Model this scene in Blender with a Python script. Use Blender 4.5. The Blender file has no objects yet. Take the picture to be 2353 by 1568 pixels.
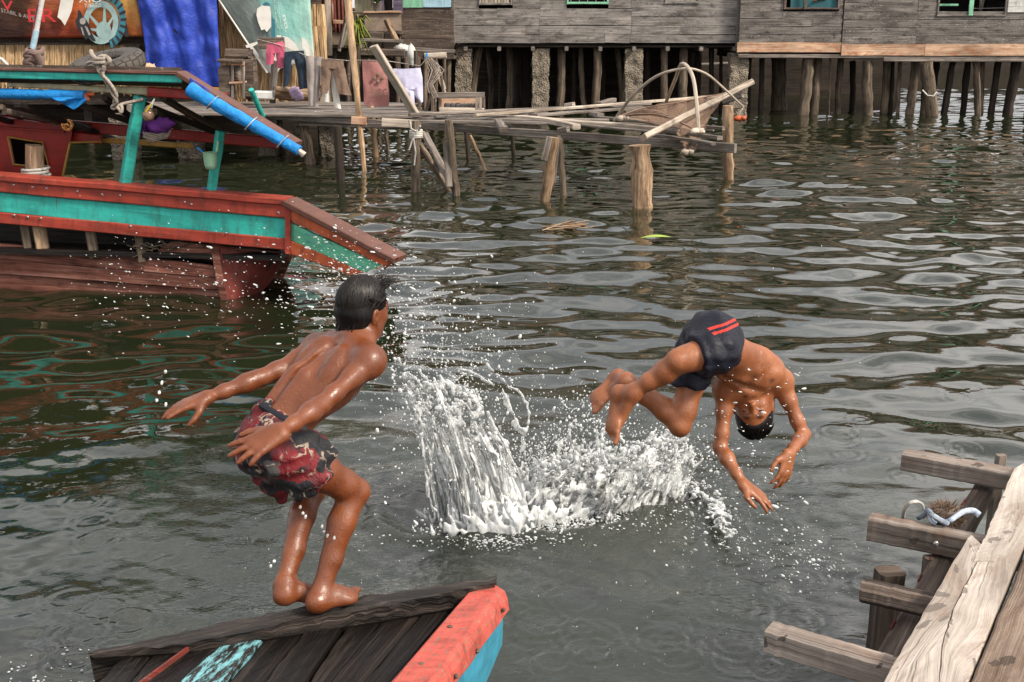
import bpy, math, random
import numpy as np
from mathutils import Vector, Matrix, noise as mnoise
R = math.radians
rnd = random.Random(7)
nrs = np.random.RandomState(11)
sc = bpy.context.scene
col = sc.collection
V = Vector

# ------------------------------------------------------------------ camera geometry (pixels of a 2353 x 1568 view -> points of the place)
FOC, PITCH, CAMH = 2700.0, R(15.0), 2.4
CU, CV = 1176.5, 784.0
CAM = V((0, 0, CAMH))
FWD = V((0, math.cos(PITCH), -math.sin(PITCH)))
UPV = V((0, math.sin(PITCH), math.cos(PITCH)))
RGT = V((1, 0, 0))

def ray(u, v):
    return FWD + RGT * ((u - CU) / FOC) - UPV * ((v - CV) / FOC)
def P(u, v, t):
    return CAM + ray(u, v) * t
def PZ(u, v, z):
    d = ray(u, v); return CAM + d * ((z - CAMH) / d.z)
def PY(u, v, y):
    d = ray(u, v); return CAM + d * (y / d.y)
def PP(u, v, p0, n):
    d = ray(u, v); return CAM + d * ((p0 - CAM).dot(n) / d.dot(n))
def IV(r, u, c):
    return (RGT * r + UPV * u - FWD * c)

# ------------------------------------------------------------------ objects
def link(o, parent=None):
    col.objects.link(o)
    if parent is not None:
        o.parent = parent
        o.matrix_parent_inverse = Matrix.Translation(-V(parent.location)) if parent.type == 'EMPTY' else Matrix.Identity(4)
        if parent.parent is not None and parent.type != 'EMPTY':
            o.matrix_parent_inverse = Matrix.Identity(4)
    return o
def tag(o, label=None, cat=None, group=None, kind=None):
    if label: o['label'] = label
    if cat: o['category'] = cat
    if group: o['group'] = group
    if kind: o['kind'] = kind
    return o
def thing(name, label, cat, loc=(0, 0, 0), group=None):
    o = bpy.data.objects.new(name, None)
    o.empty_display_size = .1
    col.objects.link(o); o.location = loc
    return tag(o, label, cat, group)

class MB:
    """collects shapes (world coordinates) and links them as one mesh object"""
    def __init__(s):
        s.v, s.f, s.uv, s.sm, s.mi = [], [], [], [], []
    def add(s, vs, fs, uvs=None, smooth=False, mi=0):
        b = len(s.v)
        s.v.extend([tuple(x) for x in vs])
        for i, f in enumerate(fs):
            s.f.append([b + k for k in f])
            s.uv.append([uvs[k] for k in f] if uvs is not None else [(vs[k][0] + vs[k][1] * .6, vs[k][2] + vs[k][1] * .3) for k in f])
            s.sm.append(smooth); s.mi.append(mi)
    def beam(s, a, b, w, h, up=(0, 0, 1), bev=None, seg=None, jit=.0025, taper=1.0, roll=0, mi=0):
        """a plank or squared timber from a to b: w across, h along up; chamfered edges, slightly uneven"""
        a, b = V(a), V(b); d = b - a; L = d.length; d = d / L
        up = V(up); side = d.cross(up)
        if side.length < 1e-5: side = d.cross(V((0, 1, 0)))
        side.normalize(); up = side.cross(d).normalized()
        if roll:
            side, up = side * math.cos(roll) + up * math.sin(roll), up * math.cos(roll) - side * math.sin(roll)
        bev = min(w, h) * .16 if bev is None else bev
        seg = max(1, min(14, int(L / .22))) if seg is None else seg
        c = [(-w/2+bev, -h/2), (w/2-bev, -h/2), (w/2, -h/2+bev), (w/2, h/2-bev), (w/2-bev, h/2), (-w/2+bev, h/2), (-w/2, h/2-bev), (-w/2, -h/2+bev)]
        per = [0]
        for i in range(8):
            q, r_ = c[i], c[(i+1) % 8]; per.append(per[-1] + math.hypot(q[0]-r_[0], q[1]-r_[1]))
        ou, ov = rnd.uniform(0, 60), rnd.uniform(0, 60)
        vs, uvs, fs = [], [], []
        for i in range(seg + 1):
            t = i / seg; k = 1 + (taper - 1) * t
            j1, j2, s1, s2 = [rnd.uniform(-jit, jit) for _ in range(4)]
            for m in range(9):
                x, y = c[m % 8]
                vs.append(a + d * (L * t) + side * (x * k * (1 + s1 / max(w, .01)) + j1) + up * (y * k * (1 + s2 / max(h, .01)) + j2))
                uvs.append((ou + L * t, ov + per[m]))
        for i in range(seg):
            for m in range(8):
                p = i * 9 + m
                fs.append((p, p + 9, p + 10, p + 1))
        s.add(vs, fs, uvs, False, mi)
        for e in (0, seg):
            vv = [vs[e * 9 + m] for m in range(8)]
            uu = [(ou + 3 + c[m][0], ov + c[m][1]) for m in range(8)]
            s.add(vv, [tuple(range(8)) if e == 0 else tuple(range(7, -1, -1))], uu, False, mi)
        return s
    def tube(s, pts, r, n=10, cap=True, jit=0., mi=0, smooth=True, ell=None):
        """round section swept along pts; r a number or a list"""
        pts = [V(p) for p in pts]; N = len(pts)
        rr = r if isinstance(r, (list, tuple)) else [r] * N
        ou, ov = rnd.uniform(0, 60), rnd.uniform(0, 60)
        vs, uvs, fs = [], [], []; L = 0; ref = None
        for i, p in enumerate(pts):
            d = (pts[min(i+1, N-1)] - pts[max(i-1, 0)])
            if d.length < 1e-9: d = V((0, 0, 1))
            d.normalize()
            if ref is None:
                ref = d.cross(V((0.13, .2, 1)));
                if ref.length < .2: ref = d.cross(V((1, 0, 0)))
            ref = (ref - d * ref.dot(d)).normalized(); bi = d.cross(ref)
            if i: L += (p - pts[i-1]).length
            for m in range(n + 1):
                a = 2 * math.pi * (m % n) / n
                k = rr[i]
                if jit:
                    k *= 1 + jit * mnoise.noise((p.x * 9 + math.cos(a) * 1.3 + ou, p.y * 9 + math.sin(a) * 1.3, p.z * 5 + i * .21))
                vs.append(p + ref * (math.cos(a) * k) + bi * (math.sin(a) * k))
                uvs.append((ou + L, ov + 2 * math.pi * rr[i] * m / n))
        for i in range(N - 1):
            for m in range(n):
                q = i * (n + 1) + m
                fs.append((q, q + 1, q + n + 2, q + n + 1))
        s.add(vs, fs, uvs, smooth, mi)
        if cap:
            for e in (0, N - 1):
                vv = [vs[e * (n+1) + m] for m in range(n)]
                s.add(vv, [tuple(range(n - 1, -1, -1)) if e == 0 else tuple(range(n))], [(ou + v[0], ov + v[1] + v[2]) for v in vv], False, mi)
        return s
    def grid(s, fn, nu, nv, smooth=True, su=1., sv=1., mi=0, mask=None):
        """fn(a, b) for a, b in 0..1"""
        ou, ov = 0, 0
        vs = [fn(i / nu, j / nv) for j in range(nv + 1) for i in range(nu + 1)]
        uvs = [(i / nu * su, j / nv * sv) for j in range(nv + 1) for i in range(nu + 1)]
        fs = []
        for j in range(nv):
            for i in range(nu):
                if mask and not mask((i + .5) / nu, (j + .5) / nv): continue
                q = j * (nu + 1) + i
                fs.append((q, q + 1, q + nu + 2, q + nu + 1))
        s.add(vs, fs, uvs, smooth, mi)
        return s
    def prism(s, pts, off, mi=0):
        """flat outline pts (world) pushed by the vector off: front, back and rim"""
        pts = [V(p) for p in pts]; off = V(off); n = len(pts)
        ou, ov = rnd.uniform(0, 60), rnd.uniform(0, 60)
        nrm = V((0, 0, 0))
        for i in range(n): nrm += (pts[i] - pts[0]).cross(pts[(i+1) % n] - pts[0])
        nrm.normalize()
        d0 = (pts[1] - pts[0]).normalized(); d1 = nrm.cross(d0)
        uv = [(ou + (p - pts[0]).dot(d0), ov + (p - pts[0]).dot(d1)) for p in pts]
        vs = pts + [p + off for p in pts]
        fs = [tuple(range(n)), tuple(range(2 * n - 1, n - 1, -1))]
        for i in range(n):
            j = (i + 1) % n; fs.append((j, i, n + i, n + j))
        uvs = uv + [(a[0] + .02, a[1] + .02) for a in uv]
        s.add(vs, fs, uvs, False, mi)
        return s
    def ball(s, c, r, n=10, m=7, ax=None, mi=0, jit=0.):
        c = V(c); r = (r, r, r) if not isinstance(r, (tuple, list)) else r
        ax = ax or (V((1, 0, 0)), V((0, 1, 0)), V((0, 0, 1)))
        vs, fs = [], []
        for j in range(m + 1):
            th = math.pi * j / m
            for i in range(n):
                ph = 2 * math.pi * i / n
                q = V((math.sin(th) * math.cos(ph), math.sin(th) * math.sin(ph), math.cos(th)))
                k = 1 + (jit * mnoise.noise(q * 2.3 + c * 5) if jit else 0)
                vs.append(c + (ax[0] * (q.x * r[0]) + ax[1] * (q.y * r[1]) + ax[2] * (q.z * r[2])) * k)
        for j in range(m):
            for i in range(n):
                fs.append((j * n + i, (j + 1) * n + i, (j + 1) * n + (i + 1) % n, j * n + (i + 1) % n))
        s.add(vs, fs, None, True, mi)
        return s
    def build(s, name, mat, parent=None, thick=None, weld=False):
        me = bpy.data.meshes.new(name)
        me.from_pydata(s.v, [], s.f)
        uvl = me.uv_layers.new(name='UVMap')
        flat = np.array([c for f in s.uv for p in f for c in p], dtype=np.float32)
        uvl.data.foreach_set('uv', flat)
        me.polygons.foreach_set('use_smooth', np.array(s.sm, dtype=bool))
        for m in (mat if isinstance(mat, (list, tuple)) else [mat]): me.materials.append(m)
        me.polygons.foreach_set('material_index', np.array(s.mi, dtype=np.int32))
        me.validate(); me.update()
        o = bpy.data.objects.new(name, me)
        link(o, parent)
        if thick:
            md = o.modifiers.new('thick', 'SOLIDIFY'); md.thickness = thick; md.offset = 0
        return o

def text_mesh(name, body, mat, origin, xdir, ydir, size, parent=None, thick=.004, shear=0, fit=None):
    """lettering as a mesh, its baseline at origin along xdir; fit = wanted width"""
    cu = bpy.data.curves.new('lettering', 'FONT'); cu.body = body; cu.size = 1; cu.extrude = 0; cu.shear = shear; cu.resolution_u = 3
    to = bpy.data.objects.new('lettering', cu); col.objects.link(to)
    dg = bpy.context.evaluated_depsgraph_get()
    me0 = bpy.data.meshes.new_from_object(to.evaluated_get(dg))
    bpy.data.objects.remove(to); bpy.data.curves.remove(cu)
    xs = [v.co.x for v in me0.vertices]
    w = max(xs) - min(xs); kx = (fit / w) if fit else size
    xdir, ydir = V(xdir).normalized(), V(ydir).normalized()
    nz = xdir.cross(ydir)
    mb = MB()
    vs = [V(origin) + xdir * ((v.co.x - min(xs)) * kx) + ydir * (v.co.y * size) + nz * thick for v in me0.vertices]
    mb.add(vs, [tuple(p.vertices) for p in me0.polygons])
    bpy.data.meshes.remove(me0)
    return mb.build(name, mat, parent)

# ------------------------------------------------------------------ materials
class NT:
    def __init__(s, name):
        s.m = bpy.data.materials.new(name); s.m.use_nodes = True
        s.t = s.m.node_tree; s.t.nodes.clear()
        s.out = s.n('ShaderNodeOutputMaterial')
    def n(s, typ, **kw):
        q = s.t.nodes.new(typ)
        for k, v in kw.items(): setattr(q, k, v)
        return q
    def l(s, a, b): s.t.links.new(a, b)
    def val(s, sock, v):
        if hasattr(v, 'is_output'): s.l(v, sock)
        else:
            if sock.type == 'RGBA' and len(v) == 3: v = (*v, 1)
            sock.default_value = v
    def uv(s, scale=(1, 1, 1), coord='UV'):
        tc = s.n('ShaderNodeTexCoord'); mp = s.n('ShaderNodeMapping')
        s.l(tc.outputs[coord], mp.inputs['Vector']); mp.inputs['Scale'].default_value = scale
        return mp.outputs['Vector']
    def noise(s, vec, scale=1., detail=5., rough=.6, dist=0., dim='3D'):
        q = s.n('ShaderNodeTexNoise'); s.l(vec, q.inputs['Vector'])
        q.inputs['Scale'].default_value = scale; q.inputs['Detail'].default_value = detail
        q.inputs['Roughness'].default_value = rough; q.inputs['Distortion'].default_value = dist
        return q.outputs['Fac']
    def voro(s, vec, scale, feature='F1', rand=1.):
        q = s.n('ShaderNodeTexVoronoi', feature=feature); s.l(vec, q.inputs['Vector'])
        q.inputs['Scale'].default_value = scale; q.inputs['Randomness'].default_value = rand
        return q
    def ramp(s, fac, stops, interp='LINEAR'):
        q = s.n('ShaderNodeValToRGB'); s.l(fac, q.inputs['Fac'])
        e = q.color_ramp; e.interpolation = interp
        while len(e.elements) > len(stops): e.elements.remove(e.elements[-1])
        while len(e.elements) < len(stops): e.elements.new(.5)
        for el, (p, c) in zip(e.elements, stops):
            el.position = p
            c = (c, c, c) if not isinstance(c, (tuple, list)) else c
            el.color = (*c, 1)
        return q.outputs['Color']
    def mix(s, fac, a, b, mode='MIX'):
        q = s.n('ShaderNodeMix', data_type='RGBA', blend_type=mode)
        s.val(q.inputs[0], fac); s.val(q.inputs[6], a); s.val(q.inputs[7], b)
        return q.outputs[2]
    def math(s, op, a, b=0.):
        q = s.n('ShaderNodeMath', operation=op); s.val(q.inputs[0], a); s.val(q.inputs[1], b)
        return q.outputs[0]
    def bump(s, h, strength=.4, dist=.01, nrm=None):
        q = s.n('ShaderNodeBump'); s.l(h, q.inputs['Height']); q.inputs['Strength'].default_value = strength; q.inputs['Distance'].default_value = dist
        if nrm is not None: s.l(nrm, q.inputs['Normal'])
        return q.outputs['Normal']
    def bsdf(s, color, rough=.8, nrm=None, spec=.3, **kw):
        q = s.n('ShaderNodeBsdfPrincipled')
        s.val(q.inputs['Base Color'], color); s.val(q.inputs['Roughness'], rough)
        q.inputs['Specular IOR Level'].default_value = spec
        if nrm is not None: s.l(nrm, q.inputs['Normal'])
        for k, v in kw.items(): s.val(q.inputs[k], v)
        s.l(q.outputs[0], s.out.inputs['Surface'])
        return q

def wood(name, dark, mid, light, rough=.8, spec=.25, gx=1.6, gy=38., bump=.5, stain=(.03, .025, .02), stain_amt=.5, spots=None, moss=None, speck=None):
    t = NT(name); gx = gx * .45
    v = t.uv((gx, gy, 1)); g = t.noise(v, 1., 9, .74, .05)
    fine = t.noise(t.uv((gx * 3, gy * 4, 1)), 1., 3, .5)
    b = t.uv((.8, 2.6, 1)); big = t.noise(b, 1., 5, .65)
    c = t.ramp(g, [(.34, dark), (.5, mid), (.66, light)])
    tone = t.ramp(big, [(.32, (.40, .36, .33)), (.5, (1., .99, .98)), (.68, (1.5, 1.46, 1.44))])
    c = t.mix(.9, c, tone, 'MULTIPLY')
    crack = t.ramp(t.noise(t.uv((gx * .7, gy * .8, 1)), 1., 6, .6, .1), [(.345, 1.), (.39, 0.)])
    c = t.mix(t.math('MULTIPLY', crack, .75), c, tuple(x * .25 for x in dark))
    st = t.ramp(t.noise(t.uv((2.1, 5.5, 1)), 1.3, 6, .7, .4), [(.5, 0.), (.66, stain_amt)])
    c = t.mix(st, c, stain)
    if speck:
        sp = t.ramp(t.noise(t.uv((9, 16, 1)), 2.2, 5, .75), [(.58, 0.), (.64, .9)])
        sp2 = t.ramp(t.noise(t.uv((.8, 2.4, 1)), 1.2, 2, .5), [(.44, 0.), (.56, 1.)])
        c = t.mix(t.math('MULTIPLY', sp, sp2), c, speck)
    rg = rough
    if spots:
        wv = t.noise(t.uv((40, 40, 1)), 1., 2, .5)
        tc = t.n('ShaderNodeTexCoord')
        ad = t.n('ShaderNodeMix', data_type='VECTOR'); 
        q = t.n('ShaderNodeTexNoise'); q.inputs['Scale'].default_value = 38; q.inputs['Detail'].default_value = 3; t.l(tc.outputs['UV'], q.inputs['Vector'])
        ad.inputs[0].default_value = .035; t.l(tc.outputs['UV'], ad.inputs[4]); t.l(q.outputs['Color'], ad.inputs[5])
        vo = t.voro(ad.outputs[1], spots, 'F1')
        sz = t.n('ShaderNodeSeparateColor'); t.l(vo.outputs['Color'], sz.inputs[0])
        thr = t.math('MULTIPLY', t.math('POWER', sz.outputs[0], 2.), .40)
        m = t.math('LESS_THAN', vo.outputs['Distance'], thr)
        c = t.mix(t.math('MULTIPLY', m, .72), c, tuple(x * .38 for x in dark))
    hgt = t.math('ADD', g, t.math('MULTIPLY', fine, .4))
    n = t.bump(hgt, bump, .012)
    t.bsdf(c, rg, n, spec)
    return t.m

def paint(name, color, under=(.10, .06, .045), chip=.5, rough=.55, spec=.35, dirt=.5, var=.35, rust=None, second=None, sc=1.4):
    """old paint over weathered wood: tone changes, flaking, dirt streaks"""
    t = NT(name)
    g = t.noise(t.uv((2 * sc, 45 * sc, 1)), 1., 6, .6, .5)
    big = t.noise(t.uv((1.6 * sc, 4 * sc, 1)), 1., 5, .65)
    col_ = t.mix(1., color, t.ramp(big, [(.25, 1 - var), (.5, 1.), (.8, 1 + var * .5)]), 'MULTIPLY')
    if second:
        col_ = t.mix(t.ramp(t.noise(t.uv((2.2 * sc, 6 * sc, 1)), 2.6, 6, .7), [(.60, 0.), (.64, .9)]), col_, second)
    sc2 = t.ramp(t.noise(t.uv((3 * sc, 3 * sc, 1)), 3., 6, .75), [(.60, 0.), (.66, .35)]); col_ = t.mix(sc2, col_, tuple(min(1, x * .6 + .16) for x in color))
    fl = t.noise(t.uv((6 * sc, 20 * sc, 1)), 1.3, 10, .8)
    m = t.ramp(t.math('ADD', t.math('MULTIPLY', fl, .75), t.math('MULTIPLY', g, .25)), [(.36 + .26 * (chip - .5), 1.), (.40 + .26 * (chip - .5), 0.)])
    uc = t.mix(g, tuple(x * .5 for x in under), tuple(x * 1.5 for x in under))
    c = t.mix(m, col_, uc)
    d = t.ramp(t.noise(t.uv((6 * sc, 1.6 * sc, 1)), 1.2, 8, .75), [(.46, 0.), (.70, dirt)])
    seam = t.ramp(t.noise(t.uv((.5 * sc, 30 * sc, 1)), 1., 3, .5), [(.30, .8), (.33, 0.)]); d = t.math('MAXIMUM', d, seam)
    c = t.mix(d, c, (.035, .02, .015))
    if rust:
        q = t.ramp(t.noise(t.uv((9 * sc, .9 * sc, 1)), 1.1, 4, .6), [(.66, 0.), (.72, .8)])
        c = t.mix(q, c, rust)
    h = t.math('SUBTRACT', t.math('MULTIPLY', g, .5), m)
    n = t.bump(h, .45, .006)
    t.bsdf(c, rough, n, spec)
    return t.m

def cloth(name, color, var=.25, rough=.85, scale=14., wr=.35, second=None, trans=0.):
    t = NT(name)
    v = t.uv((1, 1, 1), 'Object')
    a = t.noise(v, scale, 5, .6, .8)
    c = t.mix(1., color, t.ramp(t.noise(v, scale * .35, 5, .6), [(.25, 1 - var), (.5, 1.), (.8, 1 + var)]), 'MULTIPLY')
    if second: c = t.mix(t.ramp(t.noise(v, scale * .5, 4, .6), [(.54, 0.), (.6, 1.)]), c, second)
    n = t.bump(a, wr, .03)
    t.bsdf(c, rough, n, .25)
    return t.m

def plain(name, color, rough=.6, spec=.4, var=.2, scale=20., bump=.2, metal=0.):
    t = NT(name); v = t.uv((1, 1, 1), 'Object'); a = t.noise(v, scale, 5, .6)
    c = t.mix(1., color, t.ramp(a, [(.25, 1 - var), (.5, 1.), (.8, 1 + var)]), 'MULTIPLY')
    t.bsdf(c, rough, t.bump(a, bump, .01), spec, Metallic=metal)
    return t.m

def concrete(name, color):
    t = NT(name); v = t.uv((1, 1, 1), 'Object')
    a = t.noise(v, 14, 8, .75); b = t.noise(v, 3, 4, .6); vo = t.voro(v, 24).outputs['Distance']
    c = t.mix(1., color, t.ramp(b, [(.3, .5), (.5, 1.), (.75, 1.3)]), 'MULTIPLY')
    c = t.mix(t.ramp(a, [(.52, 0.), (.62, .8)]), c, tuple(x * .28 for x in color))
    t.bsdf(c, .92, t.bump(t.math('ADD', a, vo), .9, .04), .15)
    return t.m

M = {}
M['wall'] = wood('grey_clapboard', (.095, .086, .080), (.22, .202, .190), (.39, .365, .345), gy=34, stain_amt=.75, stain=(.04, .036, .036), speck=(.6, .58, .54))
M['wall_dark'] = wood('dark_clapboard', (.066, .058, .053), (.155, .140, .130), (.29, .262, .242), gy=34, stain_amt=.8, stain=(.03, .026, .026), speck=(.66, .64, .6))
M['wall_brown'] = wood('brown_clapboard', (.045, .032, .026), (.10, .075, .06), (.2, .16, .13), gy=24, stain_amt=.7, stain=(.03, .02, .02), speck=(.4, .35, .3))
M['skirt'] = wood('tan_board', (.30, .17, .10), (.47, .31, .21), (.60, .44, .33), stain=(.3, .085, .03), stain_amt=.8)
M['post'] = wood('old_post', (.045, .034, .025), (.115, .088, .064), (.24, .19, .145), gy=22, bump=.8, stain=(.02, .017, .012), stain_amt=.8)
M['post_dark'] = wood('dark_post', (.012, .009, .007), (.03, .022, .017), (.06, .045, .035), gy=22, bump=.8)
M['log'] = wood('barked_log', (.09, .052, .03), (.30, .20, .125), (.5, .38, .26), gx=3, gy=16, bump=1., stain=(.045, .025, .015), stain_amt=.85)
M['plank'] = wood('jetty_plank', (.07, .058, .05), (.17, .145, .128), (.34, .30, .265), stain=(.045, .035, .028))
M['plank_pale'] = wood('pale_plank', (.19, .155, .12), (.40, .345, .285), (.60, .54, .46), stain=(.1, .07, .05), stain_amt=.4)
M['bamboo'] = wood('bamboo', (.18, .10, .055), (.40, .27, .16), (.56, .42, .28), gy=14, bump=.2, rough=.6, stain=(.12, .06, .03), stain_amt=.5)
M['dock'] = wood('sunbleached_dock', (.29, .25, .22), (.40, .355, .315), (.50, .45, .41), gx=1.6, gy=58, stain=(.17, .11, .08), stain_amt=.6, spots=11., bump=.3)
M['dock_brown'] = wood('brown_dock', (.125, .09, .068), (.20, .15, .117), (.28, .215, .17), gx=1.6, gy=58, stain=(.09, .05, .03), stain_amt=.6, spots=12., bump=.8)
M['joist'] = wood('dock_joist', (.10, .08, .068), (.21, .178, .156), (.34, .30, .268), gx=2, gy=40, bump=.5, stain=(.12, .05, .02), stain_amt=.5, spots=14.)
M['joist_dark'] = wood('dark_joist', (.03, .022, .018), (.085, .064, .052), (.19, .155, .13), gx=2, gy=26, bump=.9)
M['wet'] = wood('wet_dark_timber', (.003, .0022, .002), (.007, .005, .0042), (.045, .033, .027), rough=.45, spec=.28, gx=2, gy=34, bump=.9, stain=(.006, .005, .004), stain_amt=.85)
M['wet_rail'] = wood('wet_rail', (.006, .0045, .004), (.020, .015, .0125), (.10, .078, .066), rough=.45, spec=.3, gx=2, gy=30, bump=1., stain=(.01, .008, .007), stain_amt=.8)
M['hull'] = wood('hull_plank', (.07, .026, .018), (.20, .078, .056), (.36, .20, .16), rough=.7, spec=.2, gx=1.4, gy=14, bump=.7, stain=(.03, .009, .007), stain_amt=.75)
M['hull_red'] = paint('hull_red', (.17, .028, .02), (.06, .022, .017), .70, dirt=.9)
M['red'] = paint('boat_red', (.34, .045, .026), (.13, .085, .065), .66, dirt=.7, var=.5)
M['red_cabin'] = paint('cabin_red', (.30, .018, .012), (.1, .03, .02), .30, dirt=.5, rough=.45)
M['teal'] = paint('boat_teal', (.03, .40, .34), (.09, .06, .05), .47, dirt=.6, rust=(.12, .06, .02), var=.4)
M['teal_lit'] = paint('boat_teal_lit', (.12, .47, .30), (.09, .07, .05), .50, dirt=.5, second=(.02, .17, .36))  # teal of the boat's end with warm light put into the colour
M['orange'] = paint('orange_and_lit_red', (.48, .10, .035), (.13, .07, .05), .60, dirt=.7)  # plain orange, also the end boards' red with warm light put in
M['brown_trim'] = paint('roof_trim', (.13, .055, .04), (.09, .06, .05), .55, dirt=.6)
M['cream'] = paint('cream_board', (.42, .38, .25), (.2, .15, .1), .42, dirt=.6)
M['ochre'] = paint('ochre_edge', (.45, .25, .05), (.15, .08, .03), .4, dirt=.5)
M['coral'] = paint('coral_paint', (.50, .085, .065), (.26, .19, .13), .78, dirt=.6, second=(.52, .10, .06), sc=4.)
M['blue_hull'] = paint('blue_paint', (.045, .26, .38), (.3, .25, .2), .52, dirt=.5, sc=4.)
M['blue_flake'] = paint('flaking_blue', (.16, .38, .42), (.015, .01, .008), 1.02, dirt=.2)
M['mint'] = paint('mint_board', (.22, .50, .33), (.2, .2, .15), .42)
M['sky_board'] = paint('pale_blue_board', (.32, .50, .60), (.2, .2, .2), .42)
M['purple'] = paint('purple_board', (.13, .10, .16), (.1, .09, .1), .40)
M['white_board'] = paint('white_board', (.55, .55, .53), (.2, .2, .2), .42)
M['dark_teal'] = paint('dark_teal_board', (.015, .10, .12), (.05, .05, .05), .36)
M['concrete'] = concrete('rough_concrete', (.25, .21, .165))
M['concrete2'] = concrete('wet_concrete', (.17, .145, .115))
M['tarp'] = cloth('blue_tarp', (.025, .055, .36), .3, .45, 9, .7)
M['tarp_sky'] = cloth('bright_blue_tarp', (.015, .21, .55), .3, .42, 16, .7)
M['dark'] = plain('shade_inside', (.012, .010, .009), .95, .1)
M['rope'] = wood('rope', (.16, .13, .105), (.34, .29, .25), (.48, .43, .38), gx=60, gy=10, bump=1., stain_amt=.3)
M['rope_white'] = wood('white_rope', (.3, .29, .27), (.5, .48, .45), (.66, .64, .6), gx=60, gy=10, bump=1., stain_amt=.3)
M['rope_blue'] = wood('blue_rope', (.16, .20, .27), (.32, .38, .47), (.52, .58, .65), gx=50, gy=10, bump=1., stain_amt=.3)
M['rubber'] = plain('tyre_rubber', (.028, .03, .036), .55, .4)
M['brass'] = plain('brass', (.40, .19, .07), .25, .5, metal=1.)
M['steel'] = plain('steel_bolt', (.35, .34, .36), .35, .5, metal=.8)
M['thatch'] = wood('nipa_thatch', (.15, .085, .04), (.38, .25, .13), (.62, .46, .28), gx=.7, gy=30, bump=.9, stain=(.1, .055, .025), stain_amt=.5)
# ------------------------------------------------------------------ camera, light, sky
cam = bpy.data.cameras.new('camera'); camo = bpy.data.objects.new('camera', cam); col.objects.link(camo)
camo.location = CAM; camo.rotation_euler = (math.pi / 2 - PITCH, 0, 0)
cam.sensor_width = 36; cam.lens = FOC / 2353 * 36; cam.clip_start = .05; cam.clip_end = 3000
sc.camera = camo
SUN_EL, SUN_AZ = R(42), R(122)      # azimuth clockwise from +y: right of and a little behind the camera
sund = V((math.sin(SUN_AZ) * math.cos(SUN_EL), math.cos(SUN_AZ) * math.cos(SUN_EL), math.sin(SUN_EL)))
sl = bpy.data.lights.new('sun', 'SUN'); sl.energy = 4.4; sl.angle = R(10); sl.color = (1., .90, .76)
so = bpy.data.objects.new('sun', sl); col.objects.link(so)
so.rotation_euler = sund.to_track_quat('Z', 'Y').to_euler(); so.location = (6, -6, 12)
w = bpy.data.worlds.new('World'); sc.world = w; w.use_nodes = True
nt = w.node_tree; nt.nodes.clear()
def wn(t, **k):
    q = nt.nodes.new(t)
    for a, b in k.items(): setattr(q, a, b)
    return q
sky = wn('ShaderNodeTexSky', sky_type='NISHITA'); sky.sun_disc = False; sky.sun_elevation = SUN_EL; sky.sun_rotation = SUN_AZ
sky.dust_density = 3.; sky.air_density = 1.2
hs = wn('ShaderNodeHueSaturation'); hs.inputs['Saturation'].default_value = .55; nt.links.new(sky.outputs[0], hs.inputs['Color'])
tc = wn('ShaderNodeTexCoord'); mp = wn('ShaderNodeMapping'); mp.inputs['Scale'].default_value = (1.4, 1.4, 4.)
nt.links.new(tc.outputs['Generated'], mp.inputs['Vector'])
nz = wn('ShaderNodeTexNoise'); nz.inputs['Scale'].default_value = 2.2; nz.inputs['Detail'].default_value = 5; nt.links.new(mp.outputs[0], nz.inputs['Vector'])
rp = wn('ShaderNodeValToRGB'); rp.color_ramp.elements[0].position = .40; rp.color_ramp.elements[1].position = .66; rp.color_ramp.elements[0].color = (.22, .22, .22, 1); nt.links.new(nz.outputs['Fac'], rp.inputs['Fac'])
mx = wn('ShaderNodeMix', data_type='RGBA'); nt.links.new(rp.outputs['Color'], mx.inputs[0]); nt.links.new(hs.outputs[0], mx.inputs[6]); mx.inputs[7].default_value = (12.9, 12.3, 11.9, 1)
bgn = wn('ShaderNodeBackground'); bgn.inputs['Strength'].default_value = .130; nt.links.new(mx.outputs[2], bgn.inputs['Color'])
wo = wn('ShaderNodeOutputWorld'); nt.links.new(bgn.outputs[0], wo.inputs['Surface'])
sc.view_settings.view_transform = 'Standard'; sc.view_settings.look = 'None'; sc.view_settings.gamma = 1; sc.view_settings.exposure = 0.18
sc.cycles.use_denoising = True
sc.cycles.max_bounces = 8; sc.cycles.transmission_bounces = 6; sc.cycles.transparent_max_bounces = 8
sc.cycles.caustics_reflective = False; sc.cycles.caustics_refractive = False
sc.cycles.sample_clamp_indirect = 6

# ------------------------------------------------------------------ water: a swell and chop modelled as geometry, fine ripples as bump
WAVES = []
wr = np.random.RandomState(5)
for i in range(84):
    lam = .20 * (8.0 ** wr.rand())
    th = wr.normal(R(84), R(38))
    WAVES.append((2 * math.pi / lam * math.cos(th), 2 * math.pi / lam * math.sin(th), wr.rand() * 6.28, lam * .0033 * (0.6 + .8 * wr.rand()) * min(1.1, (lam / .56) ** .7)))
RINGS = []
for i in range(190):
    u, v = wr.uniform(1000, 2300), wr.uniform(860, 1540)
    if i > 135: u, v = wr.uniform(150, 1400), wr.uniform(1150, 1560)
    p = PZ(u, v, 0); RINGS.append((p.x, p.y, wr.uniform(.03, .13), wr.uniform(.0010, .0024)))
CHOP = []
for i in range(46):
    lam = wr.uniform(.075, .24); th = wr.uniform(0, 6.28)
    CHOP.append((2 * math.pi / lam * math.cos(th), 2 * math.pi / lam * math.sin(th), wr.rand() * 6.28, lam * .0036))
SPL = PZ(1170, 1150, 0); SPLC = np.array([SPL.x, SPL.y])
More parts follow.
